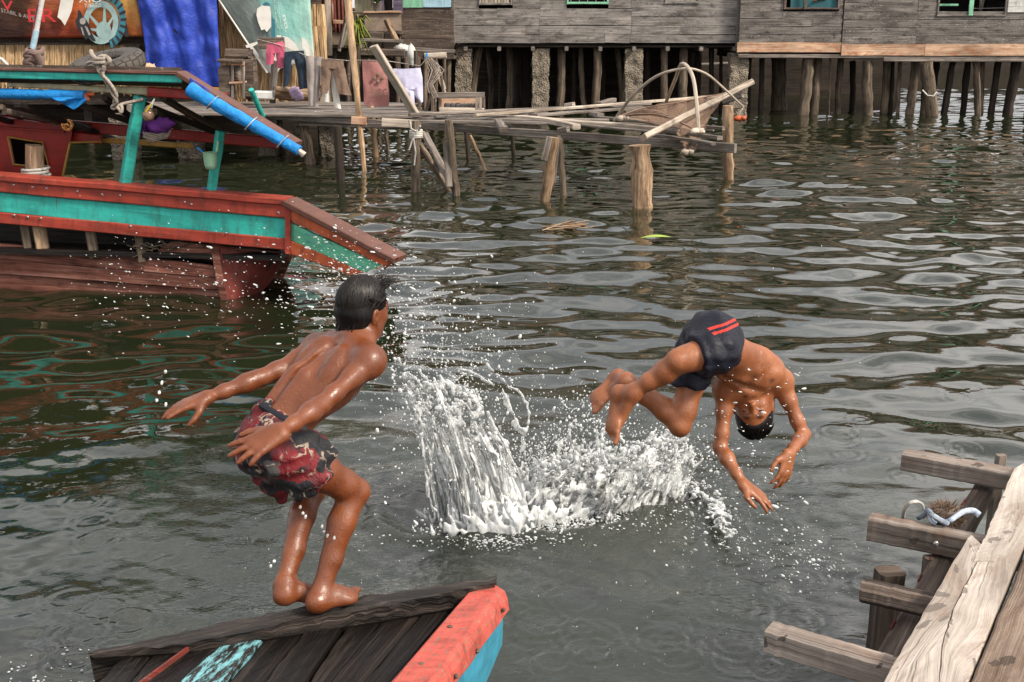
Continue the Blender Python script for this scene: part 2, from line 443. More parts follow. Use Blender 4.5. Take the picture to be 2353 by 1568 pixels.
def wave_h(x, y):
    h = np.zeros_like(x)
    rs = np.hypot(x - SPLC[0], (y - SPLC[1]))
    wx = x + .10 * np.sin(1.7 * y + .6 * x); wy = y + .10 * np.sin(1.3 * x - .8 * y)
    calm = 1 - .45 * np.exp(-((y - 5.) / 2.2) ** 2)
    for kx, ky, ph, a in WAVES: h += a * np.sin(kx * wx + ky * wy + ph)
    patch = .75 + .35 * np.sin(.9 * x + .5 * y + 1) * np.sin(.55 * y - .4 * x)
    h = h * calm * patch
    ths = np.arctan2(y - SPLC[1], x - SPLC[0]); wob = .12 * np.sin(3 * ths + 1) + .06 * np.sin(7 * ths)
    h += .006 * np.sin((rs + wob) * 2 * math.pi / .42 - 1.2) * np.exp(-rs / .9) * (rs > .25) * (.6 + .5 * np.sin(2 * ths + .6))
    h += .0018 * np.sin((rs + wob) * 2 * math.pi / .16) * np.exp(-((rs - .8) / .5) ** 2)
    # the dent pushed into the surface by the dive
    h -= .03 * np.exp(-(rs / .42) ** 2)
    cv = PZ(1020, 1185, 0); rc = np.hypot((x - cv.x) / 1.1, (y - cv.y) / 1.0); h -= .075 * np.exp(-(rc / .17) ** 2); h += .028 * np.exp(-((rc - .30) / .06) ** 2) * (y < cv.y + .12)
    er = np.hypot((x - SPLC[0] - .12) / 1.0, (y - SPLC[1] + .02) / .72); h += .030 * np.exp(-((er - .62) / .075) ** 2) * (y < SPLC[1] + .1)
    near = np.exp(-(rs / 1.5) ** 2) * .9 + .35 * np.exp(-((y - 4.6) / 1.6) ** 2) * (.6 + .5 * np.sin(1.9 * x + 1.1 * y))
    ch = np.zeros_like(x)
    for kx, ky, ph, a in CHOP: ch += a * np.sin(kx * x + ky * y + ph)
    h += ch * np.clip(near, 0, 1)
    for cx, cy, r, a in RINGS:
        d = np.hypot(x - cx, y - cy); m = d < r + .12
        if m.any(): h[m] += a * np.cos((d[m] - r) * 2 * math.pi / .055) * np.exp(-((d[m] - r) / .045) ** 2)
    return h

def build_water():
    ys = [-6, -3, -1, .5, 1.5, 2.4, 3.0, 3.4]; y = 3.6
    while y < 48:
        ys.append(y); y += max(.011, .0036 * y)
    ys += [50, 56, 66, 85, 120, 200, 400]
    s = np.concatenate([[-12, -6, -3, -2, -1.5, -1.2], np.linspace(-1, 1, 560), [1.2, 1.5, 2, 3, 6, 12]])
    ys = np.array(ys)
    Y = np.repeat(ys[:, None], len(s), 1); X = s[None, :] * (np.abs(Y) * .47 + .5)
    Z = wave_h(X.ravel(), Y.ravel()).reshape(X.shape)
    # no geometric chop where the mesh is too coarse for it
    Z *= ((np.abs(s) <= 1)[None, :] & (Y > 3.5) & (Y < 48))
    nr, nc = X.shape
    co = np.stack([X, Y, Z], -1).reshape(-1, 3).astype(np.float32)
    idx = np.arange(nr * nc).reshape(nr, nc)
    f = np.stack([idx[:-1, :-1], idx[:-1, 1:], idx[1:, 1:], idx[1:, :-1]], -1).reshape(-1, 4)
    return mesh_np('water', co, f)

def mesh_np(name, co, f):
    me = bpy.data.meshes.new(name); n = len(co); m = len(f); k = f.shape[1]
    me.vertices.add(n); me.vertices.foreach_set('co', np.ascontiguousarray(co, dtype=np.float32).ravel())
    me.loops.add(m * k); me.loops.foreach_set('vertex_index', np.ascontiguousarray(f, dtype=np.int32).ravel())
    me.polygons.add(m); me.polygons.foreach_set('loop_start', np.arange(0, m * k, k, dtype=np.int32))
    me.polygons.foreach_set('use_smooth', np.ones(m, dtype=bool))
    me.update(calc_edges=True); me.validate()
    return me

def water_mat():
    t = NT('river_water')
    v = t.uv((1, 1, 1), 'Object')
    f1 = t.noise(t.uv((1, 1.5, 1), 'Object'), 5.5, 3, .5, .6)
    f2 = t.noise(t.uv((1, 1.5, 1), 'Object'), 27, 3, .5, 1.4)
    # finer agitation round the dive and where spray falls
    geo = t.n('ShaderNodeNewGeometry'); ds = t.n('ShaderNodeVectorMath', operation='DISTANCE')
    t.l(geo.outputs['Position'], ds.inputs[0]); ds.inputs[1].default_value = (SPL.x, SPL.y - .2, 0)
    near = t.ramp(t.math('MULTIPLY', ds.outputs['Value'], .25), [(.10, 1.), (.62, 0.)])
    h = t.math('ADD', t.math('MULTIPLY', f1, .0015), t.math('MULTIPLY', t.math('MULTIPLY', f2, .0042), near))
    n = t.bump(h, 1., 1.)
    c = t.mix(t.noise(v, .5, 3, .5), (.008, .013, .006), (.015, .0175, .007))
    t.bsdf(c, .03, n, .5, IOR=1.66)
    return t.m
wo_ = bpy.data.objects.new('water', build_water()); wo_.data.materials.append(water_mat()); link(wo_)
tag(wo_, 'dark green brown river water with ripples and sky reflections', 'water', kind='structure')
# ------------------------------------------------------------------ stilt houses across the water
YH = 33.5
def XU(u, v, y): return PY(u, v, y).x
def clap(mb, x0, x1, z0, z1, y, rh, holes=(), joints=(), th=.03):
    z = z0
    while z < z1 - .02:
        h = min(rh * rnd.uniform(.93, 1.06), z1 - z); zc = z + h / 2
        cuts = [x0] + [j + rnd.uniform(-.01, .01) for j in joints if x0 < j < x1] + [x1]
        if rnd.random() < .6: cuts.append(rnd.uniform(x0 + .3, x1 - .3))
        spans = list(zip(sorted(cuts)[:-1], sorted(cuts)[1:]))
        for (a, b) in spans:
            segs = [(a, b)]
            for (hx0, hx1, hz0, hz1) in holes:
                if hz0 < zc < hz1:
                    ns = []
                    for (p, q) in segs:
                        if hx1 <= p or hx0 >= q: ns.append((p, q)); continue
                        if p < hx0: ns.append((p, hx0))
                        if q > hx1: ns.append((hx1, q))
                    segs = ns
            for (p, q) in segs:
                if q - p < .03: continue
                dz = rnd.uniform(-.008, .008); dy = rnd.uniform(-.008, .008)
                mb.beam((p + .003, y + dy, zc + dz), (q - .003, y + rnd.uniform(-.006, .006), zc + rnd.uniform(-.008, .008)), th, h * 1.0 - .008, up=(0, -.10, 1), bev=.004, seg=max(1, int((q - p) / .5)), jit=.003)
        z += h
def stilt(parent, name, ut, vt, ub, y, wpx, mat, bend=0., n=9, wtop=1., jit=.18, zb=-.5):
    a = PY(ut, vt, y); t = a.y / ray(ut, vt).y
    w_ = wpx * t / FOC / 2
    b0 = PY(ub, 266, y); b = V((b0.x + (b0.x - a.x) * .2, y, zb))
    pts, rr = [], []
    for i in range(11):
        k = i / 10
        p = a.lerp(b, k) + V((bend * math.sin(k * 3.1) + rnd.uniform(-.012, .012), rnd.uniform(-.01, .01), 0))
        pts.append(p); rr.append(w_ * (wtop + (1 - wtop) * k) * rnd.uniform(.93, 1.07))
    return MB().tube(pts, rr, n=n, jit=jit).build(name, mat, parent)
def pillar(parent, ut, vt, ub, y, wpx, mat=None):
    a = PY(ut, vt, y); t = a.y / ray(ut, vt).y; w_ = wpx * t / FOC
    xb = XU(ub, 266, y); z0, z1 = -.5, a.z
    mb = MB()
    def face(k):
        ang = [(-.5, -.5), (.5, -.5), (.5, .5), (-.5, .5)]
        p0, p1 = ang[k], ang[(k + 1) % 4]
        def fn(i, j):
            x = p0[0] + (p1[0] - p0[0]) * i; yy = p0[1] + (p1[1] - p0[1]) * i; z = z0 + (z1 - z0) * j
            cx = xb + (a.x - xb) * (z / max(z1, .1))
            q = V((cx + x * w_, y + yy * w_ * .9, z))
            e = 1 - .0 * j
            nn = mnoise.noise(q * 5.5) * .05 + mnoise.noise(q * 17) * .035
            ax_ = V((x, yy, 0)); ax_.normalize()
            edge = .10 * max(0, mnoise.noise(V((q.z * 3.1, x * 3, yy * 3))) ) * w_
            return q + ax_ * (nn * w_ * 2.2 - edge)
        return fn
    for k in range(4): mb.grid(face(k), 9, 42)
    mb.grid(lambda i, j: V((a.x + (i - .5) * w_ * .96, y + (j - .5) * w_ * .86, z1 + .02 * mnoise.noise(V((i * 5, j * 5, ut))))), 6, 6)
    return mb.build('pillar', mat or M['concrete'], parent)
def roof(parent, x0, x1, y0, z0, y1, z1, y2, z2):
    mb = MB(); n = int((x1 - x0) / .05)
    amp = .02
    def sl(ya, za, yb, zb):
        return lambda i, j: V((x0 + (x1 - x0) * i, ya + (yb - ya) * j, za + (zb - za) * j + amp * math.sin((x0 + (x1 - x0) * i) * 2 * math.pi / .2)))
    mb.grid(sl(y0, z0, y1, z1), n, 6); mb.grid(sl(y1, z1, y2, z2), n, 4)
    return mb.build('roof', M['rusty'], parent, thick=.008)

def rusty_mat(name, base, rust, amt):
    t = NT(name); v = t.uv((1, 1, 1), 'Object')
    a = t.noise(t.uv((3, 3, .8), 'Object'), 1.6, 7, .7, .6)
    c = t.mix(t.ramp(a, [(amt - .06, 0.), (amt + .05, 1.)]), base, rust)
    c = t.mix(1., c, t.ramp(t.noise(v, 5, 4, .6), [(.3, .6), (.7, 1.2)]), 'MULTIPLY')
    t.bsdf(c, .75, t.bump(a, .2, .02), .2)
    return t.m
M['rusty'] = rusty_mat('rusty_roof', (.12, .10, .09), (.10, .045, .028), .47)
M['rusty_sheet'] = rusty_mat('rusty_sheet', (.42, .38, .34), (.22, .06, .03), .50)
M['maroon_sheet'] = rusty_mat('maroon_sheet', (.14, .045, .035), (.20, .12, .09), .60)
M['plywood'] = plain('plywood_panel', (.25, .19, .15), .85, .15, .35, 6)

# --- main grey house
hA = thing('stilt_house', 'long grey clapboard house with slatted windows standing on rough concrete pillars', 'house', (2.2, YH, 0), 'wooden houses on stilts')
xa0, xa1 = XU(1045, 100, YH), XU(1691, 100, YH)
def WIN(u0, u1, vb, y, zt): return (XU(u0, vb, y), XU(u1, vb, y), PY(u0, vb, y).z, zt)
wA = [WIN(1100, 1178, 12, YH, 4.1), WIN(1302, 1398, 10, YH, 4.1), WIN(1528, 1606, 9, YH, 4.1)]
mb = MB(); clap(mb, xa0, xa1, 1.95, 5.8, YH, .228, wA, [XU(1450, 50, YH), XU(1240, 50, YH)])
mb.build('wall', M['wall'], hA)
for xx, zz in ((xa0 - .03, 1.9), (xa1 + .02, 1.75)): MB().beam((xx, YH - .05, zz), (xx, YH - .05, 5.8), .07, .06).build('corner_post', M['wall_dark'], hA)
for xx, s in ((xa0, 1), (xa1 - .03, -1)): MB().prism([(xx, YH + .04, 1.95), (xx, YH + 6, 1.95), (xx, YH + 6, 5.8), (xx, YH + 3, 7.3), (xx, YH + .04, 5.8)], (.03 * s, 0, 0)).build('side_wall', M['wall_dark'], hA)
MB().beam((xa0, YH + 3.05, 1.86), (xa1, YH + 3.05, 1.86), 5.9, .06, seg=2).build('floor', M['post_dark'], hA)
MB().beam((xa0, YH + 5.9, 1.4), (xa1, YH + 5.9, 1.4), .05, 7.2, seg=2).build('back_wall', M['post_dark'], hA)  # dark wall carried down into the water to darken the gap under the floor
for k in range(9):
    x = xa0 + .3 + k * .93
    MB().beam((x, YH - .10, 1.80), (x, YH + 5.7, 1.80), .10, .12, seg=2).build('joist', M['plank'], hA)
roof(hA, xa0 - .4, xa1 + .05, YH - .7, 5.5, YH + 3, 7.5, YH + 6.3, 5.7)
def slat_window(h, wn_, y, cols, bars=False):
    x0, x1, z0, z1 = wn_
    f = MB()
    f.beam((x0, y - .03, z0 + .03), (x1, y - .03, z0 + .03), .05, .06).beam((x0, y - .03, z1), (x1, y - .03, z1), .05, .06)
    f.beam((x0 + .025, y - .032, z0), (x0 + .025, y - .032, z1), .05, .05, up=(0, 1, 0)).beam((x1 - .025, y - .032, z0), (x1 - .025, y - .032, z1), .05, .05, up=(0, 1, 0))
    fo = f.build('window', cols[0], h)
    s = MB(); n = 5 if bars else 11
    for k in range(n):
        x = x0 + (x1 - x0) * (k + .5) / n
        if bars: s.tube([(x, y, z0 + .03), (x, y, z1)], .012, 6)
        else: s.beam((x, y - .005, z0 + .04), (x + rnd.uniform(-.01, .01), y - .005, z1), .018, (x1 - x0) / n - .012, up=(1, 0, 0))
    s.build('bars' if bars else 'shutter', cols[1], fo)
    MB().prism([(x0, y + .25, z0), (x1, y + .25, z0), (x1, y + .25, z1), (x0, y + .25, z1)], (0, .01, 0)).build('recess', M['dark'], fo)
slat_window(hA, wA[0], YH, (M['wall'], M['plank_pale'])); slat_window(hA, wA[2], YH, (M['wall'], M['plank_pale']))
slat_window(hA, wA[1], YH, (M['mint'], M['steel']), True)
for ut, ub, w_, dy in ((1066, 1064, 36, .35), (1243, 1241, 38, .35), (1456, 1454, 40, .35)):
    pillar(hA, ut, 112, ub, YH + dy, w_)
    a = PY(ut, 112, YH + dy)
    MB().beam((a.x, YH + dy, a.z), (a.x, YH + dy, 1.80), .26, .2, up=(0, 1, 0)).build('pillar_head', M['plank'], hA)
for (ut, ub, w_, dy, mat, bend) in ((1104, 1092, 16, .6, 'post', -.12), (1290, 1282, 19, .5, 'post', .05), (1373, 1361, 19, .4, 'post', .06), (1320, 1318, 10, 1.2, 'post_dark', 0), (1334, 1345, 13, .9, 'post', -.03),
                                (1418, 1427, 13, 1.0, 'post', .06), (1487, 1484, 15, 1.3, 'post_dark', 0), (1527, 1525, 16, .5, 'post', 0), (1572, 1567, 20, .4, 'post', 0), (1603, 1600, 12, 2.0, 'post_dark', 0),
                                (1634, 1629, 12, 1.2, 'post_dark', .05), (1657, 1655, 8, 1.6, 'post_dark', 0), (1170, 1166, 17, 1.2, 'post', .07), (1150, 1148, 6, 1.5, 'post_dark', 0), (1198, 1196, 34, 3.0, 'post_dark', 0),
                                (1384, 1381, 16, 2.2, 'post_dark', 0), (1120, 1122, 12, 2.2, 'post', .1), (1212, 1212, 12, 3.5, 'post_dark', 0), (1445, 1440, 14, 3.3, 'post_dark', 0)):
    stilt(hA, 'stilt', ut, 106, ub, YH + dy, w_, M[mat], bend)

# --- right hand house
YR = 33.2
hB = thing('stilt_house', 'dark weathered board house with a tan skirting and open windows, on many leaning posts', 'house', (10.5, YR, 0), 'wooden houses on stilts')
xb0, xb1, xb2 = XU(1697, 110, YR), XU(1931, 110, YR), XU(2353, 110, YR) + 3.2
zA = PY(1700, 98, YR).z; zB = PY(2000, 102, YR).z
wB = [WIN(1800, 1928, 20, YR, 4.2)]
wC = [WIN(2151, 2309, 36, YR, 4.2)]
mb = MB(); clap(mb, xb0, xb1, zA, 5.8, YR, .205, wB); mb.build('wall', M['wall_dark'], hB)
mb = MB(); clap(mb, xb1 + .02, xb2, zB, 5.8, YR - .03, .215, wC, [XU(2104, 80, YR)]); mb.build('wall', M['wall_dark'], hB)
mb = MB()
for k in range(3):
    z = PY(2320, 22 - 13 * k, YR).z
    mb.beam((wC[0][1] + .03, YR - .07, z), (xb2, YR - .07, z), .02, .15)
mb.build('white_boarding', M['white_board'], hB)
mb = MB()
mb.beam((xb0 - .05, YR - .06, (zA + PY(1700, 120, YR).z) / 2), (xb1, YR - .06, (zA + PY(1930, 121, YR).z) / 2), .03, .26)
xm = XU(2122, 115, YR)
mb.beam((xb1 + .01, YR - .08, zB - .15), (xm, YR - .08, zB - .15), .03, .30).beam((xm + .01, YR - .08, zB - .15), (xb2, YR - .08, zB - .15), .03, .31)
mb.build('skirting_board', M['skirt'], hB)
mb = MB()
mb.beam((xb0, YR - .03, zA - .36), (xb1 + 1.2, YR - .03, zA - .37), .08, .10).beam((xb1 + 1.2, YR - .02, zB - .39), (xb2, YR - .02, zB - .40), .09, .15)
mb.build('floor_beam', M['plank'], hB)
MB().beam((xb0, YR + 1.8, 1.58), (xb2, YR + 1.8, 1.58), 3.4, .06, seg=3).build('floor', M['post_dark'], hB)
for xx, s in ((xb0, 1), (xb2 - .03, -1)): MB().prism([(xx, YR + .04, 1.6), (xx, YR + 3.4, 1.6), (xx, YR + 3.4, 5.8), (xx, YR + 1.7, 7.0), (xx, YR + .04, 5.8)], (.03 * s, 0, 0)).build('side_wall', M['wall_dark'], hB)
sw = MB(); sw.prism([(xb0, YR + 3.4, 1.6), (xb2, YR + 3.4, 1.6), (xb2, YR + 3.4, 5.8), (xb0, YR + 3.4, 5.8)], (0, .03, 0))
sw.build('back_wall', M['wall_dark'], hB)
roof(hB, xb0 + .06, xb2 + .4, YR - .6, 5.6, YR + 1.7, 7.2, YR + 4.0, 5.6)
# teal window with one wooden strut, dark window with a mullion and wires
x0, x1, z0, z1 = wB[0]
f = MB(); f.beam((x0, YR - .04, z0), (x1, YR - .04, z0), .06, .05).beam((x0 + .03, YR - .04, z0), (x0 + .03, YR - .04, z1), .06, .06, up=(0, 1, 0)).beam((x1 - .03, YR - .04, z0), (x1 - .03, YR - .04, z1), .06, .06, up=(0, 1, 0)).beam((x0, YR - .04, z1), (x1, YR - .04, z1), .06, .05)
fo = f.build('window', M['wall_brown'], hB)
MB().beam((x0 + .2, YR + .05, z0 + .12), (x1 - .05, YR + .05, z0 + .12), .03, .24).build('sill_panel', M['dark_teal'], fo)
xs = XU(1849, 10, YR); MB().beam((xs, YR - .08, z0 - .02), (xs - .06, YR - .08, z1), .09, .05, up=(0, 1, 0)).build('strut', M['wall_brown'], fo)
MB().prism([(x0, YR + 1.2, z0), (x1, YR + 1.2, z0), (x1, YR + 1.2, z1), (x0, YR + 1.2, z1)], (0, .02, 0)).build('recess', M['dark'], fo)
x0, x1, z0, z1 = wC[0]
f = MB(); f.beam((x0, YR - .05, z0), (x1, YR - .05, z0), .05, .05).beam((x0, YR - .05, z1), (x1, YR - .05, z1), .05, .05)
for xx in (x0 + .02, x1 - .02): f.beam((xx, YR - .05, z0), (xx, YR - .05, z1), .05, .05, up=(0, 1, 0))
fo = f.build('window', M['wall_dark'], hB)
xs = XU(2229, 20, YR); MB().beam((xs, YR - .07, z0), (xs, YR - .07, z1), .12, .04, up=(0, 1, 0)).build('mullion', M['mint'], fo)
mb = MB()
for k in range(5): mb.tube([(xs, YR - .06, z0 + .18 + .26 * k), (x1, YR - .06, z0 + .20 + .26 * k)], .007, 5)
mb.build('wire', M['steel'], fo)
mb = MB()
for k in range(4): mb.beam((x0 + .02, YR + .3 + .02 * k, z0 + .28 + .25 * k), (x0 + .68, YR + .3, z0 + .28 + .25 * k), .05, .06)
mb.build('shelf', M['mint'], fo)
mb = MB(); mb.grid(lambda i, j: V((XU(2262, 10, YR) + i * .16 * (.5 + j), YR + .35 + .03 * math.sin(i * 12), z0 + .1 + j * 1.2)), 8, 8); mb.build('curtain', M['plank'], fo, thick=.01)
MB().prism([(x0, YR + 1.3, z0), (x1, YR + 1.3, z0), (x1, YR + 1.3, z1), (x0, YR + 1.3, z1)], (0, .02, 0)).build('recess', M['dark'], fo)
pillar(hB, 1697, 122, 1692, YR + .3, 42)
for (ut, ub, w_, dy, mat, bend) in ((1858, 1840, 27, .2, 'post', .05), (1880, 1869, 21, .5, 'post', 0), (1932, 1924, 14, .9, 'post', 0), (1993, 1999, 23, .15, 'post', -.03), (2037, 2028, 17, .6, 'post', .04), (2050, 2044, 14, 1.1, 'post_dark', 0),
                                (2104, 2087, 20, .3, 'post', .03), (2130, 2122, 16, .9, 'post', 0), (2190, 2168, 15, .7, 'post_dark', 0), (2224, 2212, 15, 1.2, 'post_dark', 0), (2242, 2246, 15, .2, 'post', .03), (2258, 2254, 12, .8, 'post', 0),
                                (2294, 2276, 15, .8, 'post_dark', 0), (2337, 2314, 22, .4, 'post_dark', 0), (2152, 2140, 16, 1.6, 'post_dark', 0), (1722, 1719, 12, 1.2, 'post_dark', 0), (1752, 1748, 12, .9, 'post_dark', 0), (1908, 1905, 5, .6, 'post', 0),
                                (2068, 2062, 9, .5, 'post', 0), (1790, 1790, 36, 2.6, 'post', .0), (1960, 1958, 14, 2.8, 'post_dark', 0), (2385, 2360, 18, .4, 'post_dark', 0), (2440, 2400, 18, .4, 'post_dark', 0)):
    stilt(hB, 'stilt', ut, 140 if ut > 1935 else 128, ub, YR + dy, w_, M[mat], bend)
# the sawn-off mooring pile tied to its neighbour
pl_ = thing('mooring_pile', 'grey round pile with a sawn slanted top leaning among the house posts', 'post', (PY(2140, 262, YR - .2).x, YR - .2, 0))
stilt(pl_, 'pile', 2128, 144, 2146, YR - .2, 30, M['post'], 0, 14, jit=.05)
a, b = PY(2120, 208, YR - .4), PY(2152, 212, YR - .5)
MB().tube([a, a.lerp(b, .3) - V((0, .1, .12)), a.lerp(b, .7) - V((0, .12, .12)), b], .025, 6).build('lashing', M['rope_white'], pl_)

# --- dark backdrop added so the gaps behind the left half look shaded
bw = thing('backdrop_building', 'dark plank building deep in the shade behind the posts', 'house', (-4, 44, 0))
xl, xr = XU(-500, 100, 44), XU(2078, 100, 44)
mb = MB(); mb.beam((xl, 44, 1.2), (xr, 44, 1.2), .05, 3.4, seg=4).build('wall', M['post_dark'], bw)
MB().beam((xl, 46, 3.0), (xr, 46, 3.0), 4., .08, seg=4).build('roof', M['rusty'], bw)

fb2 = thing('far_backdrop', 'low dark building on the far bank behind the right house posts', 'house', (28, 72, 0))  # added so the water seen between the right posts reflects something dark
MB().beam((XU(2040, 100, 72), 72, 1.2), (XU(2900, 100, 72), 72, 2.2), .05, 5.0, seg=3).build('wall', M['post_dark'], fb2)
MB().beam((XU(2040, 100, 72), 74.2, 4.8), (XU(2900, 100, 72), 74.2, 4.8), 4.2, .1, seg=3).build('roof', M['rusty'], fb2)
# boat, drum and crates glimpsed through the gap under the floor
y = 41.
bt = thing('moored_boat', 'white painted boat moored in the shade beneath the grey house', 'boat', (PY(1400, 122, y).x, y, 0))
mb = MB(); pa, pb = PY(1262, 121, y), PY(1500, 126, y)
mb.beam(pa, pb, .7, .35).beam(pa + V((0, 0, .30)), pb + V((.2, 0, .22)), .5, .05)
mb.build('hull', M['white_board'], bt)
MB().beam(pa + V((.1, 0, -.45)), pb + V((0, 0, -.45)), .5, .55).build('bottom', M['wall_dark'], bt)
pp = PY(1517, 118, 40.5)
MB().tube([pp + V((0, 0, -.45)), pp + V((0, 0, -.4)), pp + V((0, 0, .4)), pp + V((0, 0, .45))], [.30, .33, .33, .3], 16).build('drum', M['tarp_sky'])
d = bpy.data.objects['drum']; tag(d, 'bright blue plastic drum in the shade under the grey house', 'drum')
pp = PY(1582, 118, 40.5); mb = MB()
for z in (-.3, -.1, .1, .3): mb.beam(pp + V((-.36, 0, z)), pp + V((.36, 0, z)), .4, .14)
o = mb.build('crate', M['orange']); tag(o, 'orange slatted plastic crate in the shade under the grey house', 'crate')
MB().beam((XU(1480, 128, 40.6), 40.5, pp.z - .52), (XU(1700, 128, 40.6), 40.5, pp.z - .40), 1.4, .08).build('landing_stage', M['plank'])
tag(bpy.data.objects['landing_stage'], 'low plank landing under the grey house carrying drum and crate', 'landing')

# --- left shack of dark planks with one painted board
YS = 32.
hC = thing('plank_shack', 'small shack of dark weathered planks with a pale green and blue painted board', 'shack', (XU(985, 100, YS), YS, 0))
xs0, xs1 = XU(922, 60, YS), XU(1043, 60, YS)
zb, zc = PY(980, 134, YS).z, PY(980, 19, YS).z
mb = MB(); clap(mb, xs0, xs1, zb, zc, YS, .26); clap(mb, xs0, xs1, zc + .26, 4.9, YS, .26); mb.build('wall', M['wall_brown'], hC)
xm = XU(972, 10, YS)
MB().beam((xs0, YS - .04, zc + .13), (xm, YS - .04, zc + .13), .03, .24).build('painted_board', M['mint'], hC)
MB().beam((xm, YS - .04, zc + .14), (xs1 - .06, YS - .04, zc + .14), .03, .24).build('painted_board', M['sky_board'], hC)
MB().prism([(xs0, YS + .05, zb), (xs0, YS + 2, zb), (xs0, YS + 2, 5), (xs0, YS + .05, 5)], (.03, 0, 0)).prism([(xs0, YS + 2, zb), (xs1, YS + 2, zb), (xs1, YS + 2, 5), (xs0, YS + 2, 5)], (0, .03, 0)).build('side_wall', M['wall_brown'], hC)
MB().beam((xs0, YS + 1, zb), (xs1, YS + 1, zb), 2., .06).build('floor', M['wall_brown'], hC)
MB().prism([(xs0 - .2, YS - .4, 4.8), (xs1 + .1, YS - .4, 4.8), (xs1 + .1, YS + 2.2, 5.4), (xs0 - .2, YS + 2.2, 5.4)], (0, 0, .03)).build('roof', M['rusty'], hC)
for ut, ub, w_, dy in ((1030, 1028, 14, .3), (935, 932, 10, .5), (960, 962, 8, 1.), (1000, 1004, 10, 1.2), (980, 975, 7, .3)): stilt(hC, 'stilt', ut, 134, ub, YS + dy, w_, M['post'])
# purple wall with the plywood parapet
YQ = 31.
hD = thing('purple_house', 'purple board house front with a cream panel and a plywood parapet', 'house', (XU(880, 60, YQ), YQ, 0))
g = lambda u, v, dy=0: PY(u, v, YQ + dy)
mb = MB(); clap(mb, g(862, 30).x, g(924, 30).x, g(880, 34).z, 4.8, YQ + .3, .3, [(g(880, 0).x, g(900, 0).x, g(880, 22).z, 4.4)]); mb.build('wall', M['purple'], hD)
MB().beam(g(838, 49, -.1), g(922, 48, -.1), .04, .50, seg=4).build('parapet', M['plywood'], hD)
MB().beam(g(836, 29, -.13), g(923, 28, -.13), .12, .035).build('rail', M['skirt'], hD)
MB().beam(g(815, 5, .2), g(861, 5, .2), .03, .55).build('cream_panel', M['cream'], hD)
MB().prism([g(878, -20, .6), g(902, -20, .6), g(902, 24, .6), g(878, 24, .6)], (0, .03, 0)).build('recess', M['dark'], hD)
mb = MB(); clap(mb, g(812, 60).x, g(842, 60).x, g(830, 110).z, g(830, 28).z, YQ, .22); mb.build('side_boarding', M['wall_brown'], hD)
MB().beam(g(812, 74, .8), g(925, 76, .8), 1.8, .06).build('floor', M['wall_brown'], hD)
MB().prism([g(800, -70, -.4), g(925, -70, -.4), g(925, -82, 2.5), g(800, -82, 2.5)], (0, 0, .03)).build('roof', M['rusty'], hD)
for ut, w_ in ((820, 9), (850, 7), (880, 8), (917, 9)): stilt(hD, 'stilt', ut, 76, ut - 3, YQ + rnd.uniform(.2, 1.2), w_, M['wall_brown'])
fp = thing('flower_pot', 'grey flower pot with a small green plant on the plywood parapet', 'plant pot', tuple(g(868, 28, -.05)))
c = g(868, 28, -.05)
MB().tube([c, c + V((0, 0, .2)), c + V((0, 0, .22))], [.09, .13, .14], 10).build('pot', M['plank'], fp)
mb = MB()
for k in range(22):
    a = rnd.uniform(0, 6.28); e = c + V((math.cos(a) * .24, math.sin(a) * .15, .28 + rnd.uniform(0, .3)))
    mb.tube([c + V((0, 0, .2)), (c + e) / 2 + V((0, 0, .16)), e], [.008, .03, .004], 4)
M['leaf'] = plain('leaf_green', (.045, .085, .02), .55, .3, .5, 9)
M['leaf_yellow'] = plain('leaf_yellow_green', (.16, .19, .03), .55, .3, .5, 9)
mb.build('foliage', M['leaf'], fp)
MB().tube([g(887, 46, -.4), g(912, 98, -.5)], [.07, .085], 9).build('leaning_pole', M['log']); tag(bpy.data.objects['leaning_pole'], 'short red brown pole leaning on the plywood parapet', 'pole')

# rusty sheet lean-to
YT = 28.
hE = thing('sheet_metal_shack', 'lean-to of rusty and maroon corrugated sheets with a pale batten', 'shack', (XU(765, 60, YT), YT, 0))
g2 = lambda u, v, dy=0: PY(u, v, YT + dy)
def sheet(u0, u1, vb, mat, dy, tear=0):
    a, b, c = g2(u0, vb, dy), g2(u1, vb, dy), 4.3
    mb = MB(); n = 40
    mb.grid(lambda i, j: V((a.x + (b.x - a.x) * i, YT + dy + .02 * math.sin(i * (b.x - a.x) * 2 * math.pi / .09), a.z + (tear * abs(mnoise.noise(V((i * 4, u0, 0)))) * (1 - j)) + (c - a.z) * j)), n, 8)
    mb.build('corrugated_sheet', mat, hE, thick=.006)
sheet(722, 768, 72, M['rusty_sheet'], 0, .5); sheet(764, 808, 84, M['maroon_sheet'], .15, .1)
MB().beam(g2(757, 128, -.08), g2(751, -60, -.08), .03, .14, up=(1, 0, 0)).build('batten', M['plank_pale'], hE)
MB().beam(g2(766, 50, -.06), g2(806, 53, -.06), .05, .09).build('rail', M['skirt'], hE)
MB().beam(g2(728, 88, .1), g2(810, 92, .1), .04, .28).build('kick_board', M['plywood'], hE)
MB().beam(g2(722, 105, .9), g2(830, 106, .9), 1.6, .08).build('floor', M['wall_brown'], hE)
MB().prism([g2(712, -75, -.3), g2(815, -75, -.3), g2(815, -84, 2), g2(712, -84, 2)], (0, 0, .03)).build('roof', M['rusty'], hE)
for ut, w_ in ((735, 9), (770, 10), (800, 10), (822, 8)): stilt(hE, 'stilt', ut, 106, ut - 2, YT + rnd.uniform(.3, 1.2), w_, M['wall_brown'])
mb = MB()
for (a, b, r_) in (((808, -20), (795, 45), .05), ((795, 45), (782, 110), .05), ((796, 40), (779, 118), .04), ((800, 60), (786, 108), .035)):
    mb.tube([g2(*a, -.4), g2(*b, -.5)], r_, 7, jit=.2)
mb.build('stick_bundle', M['plank']); tag(bpy.data.objects['stick_bundle'], 'bundle of grey sticks leaning beside the corrugated sheets', 'sticks')
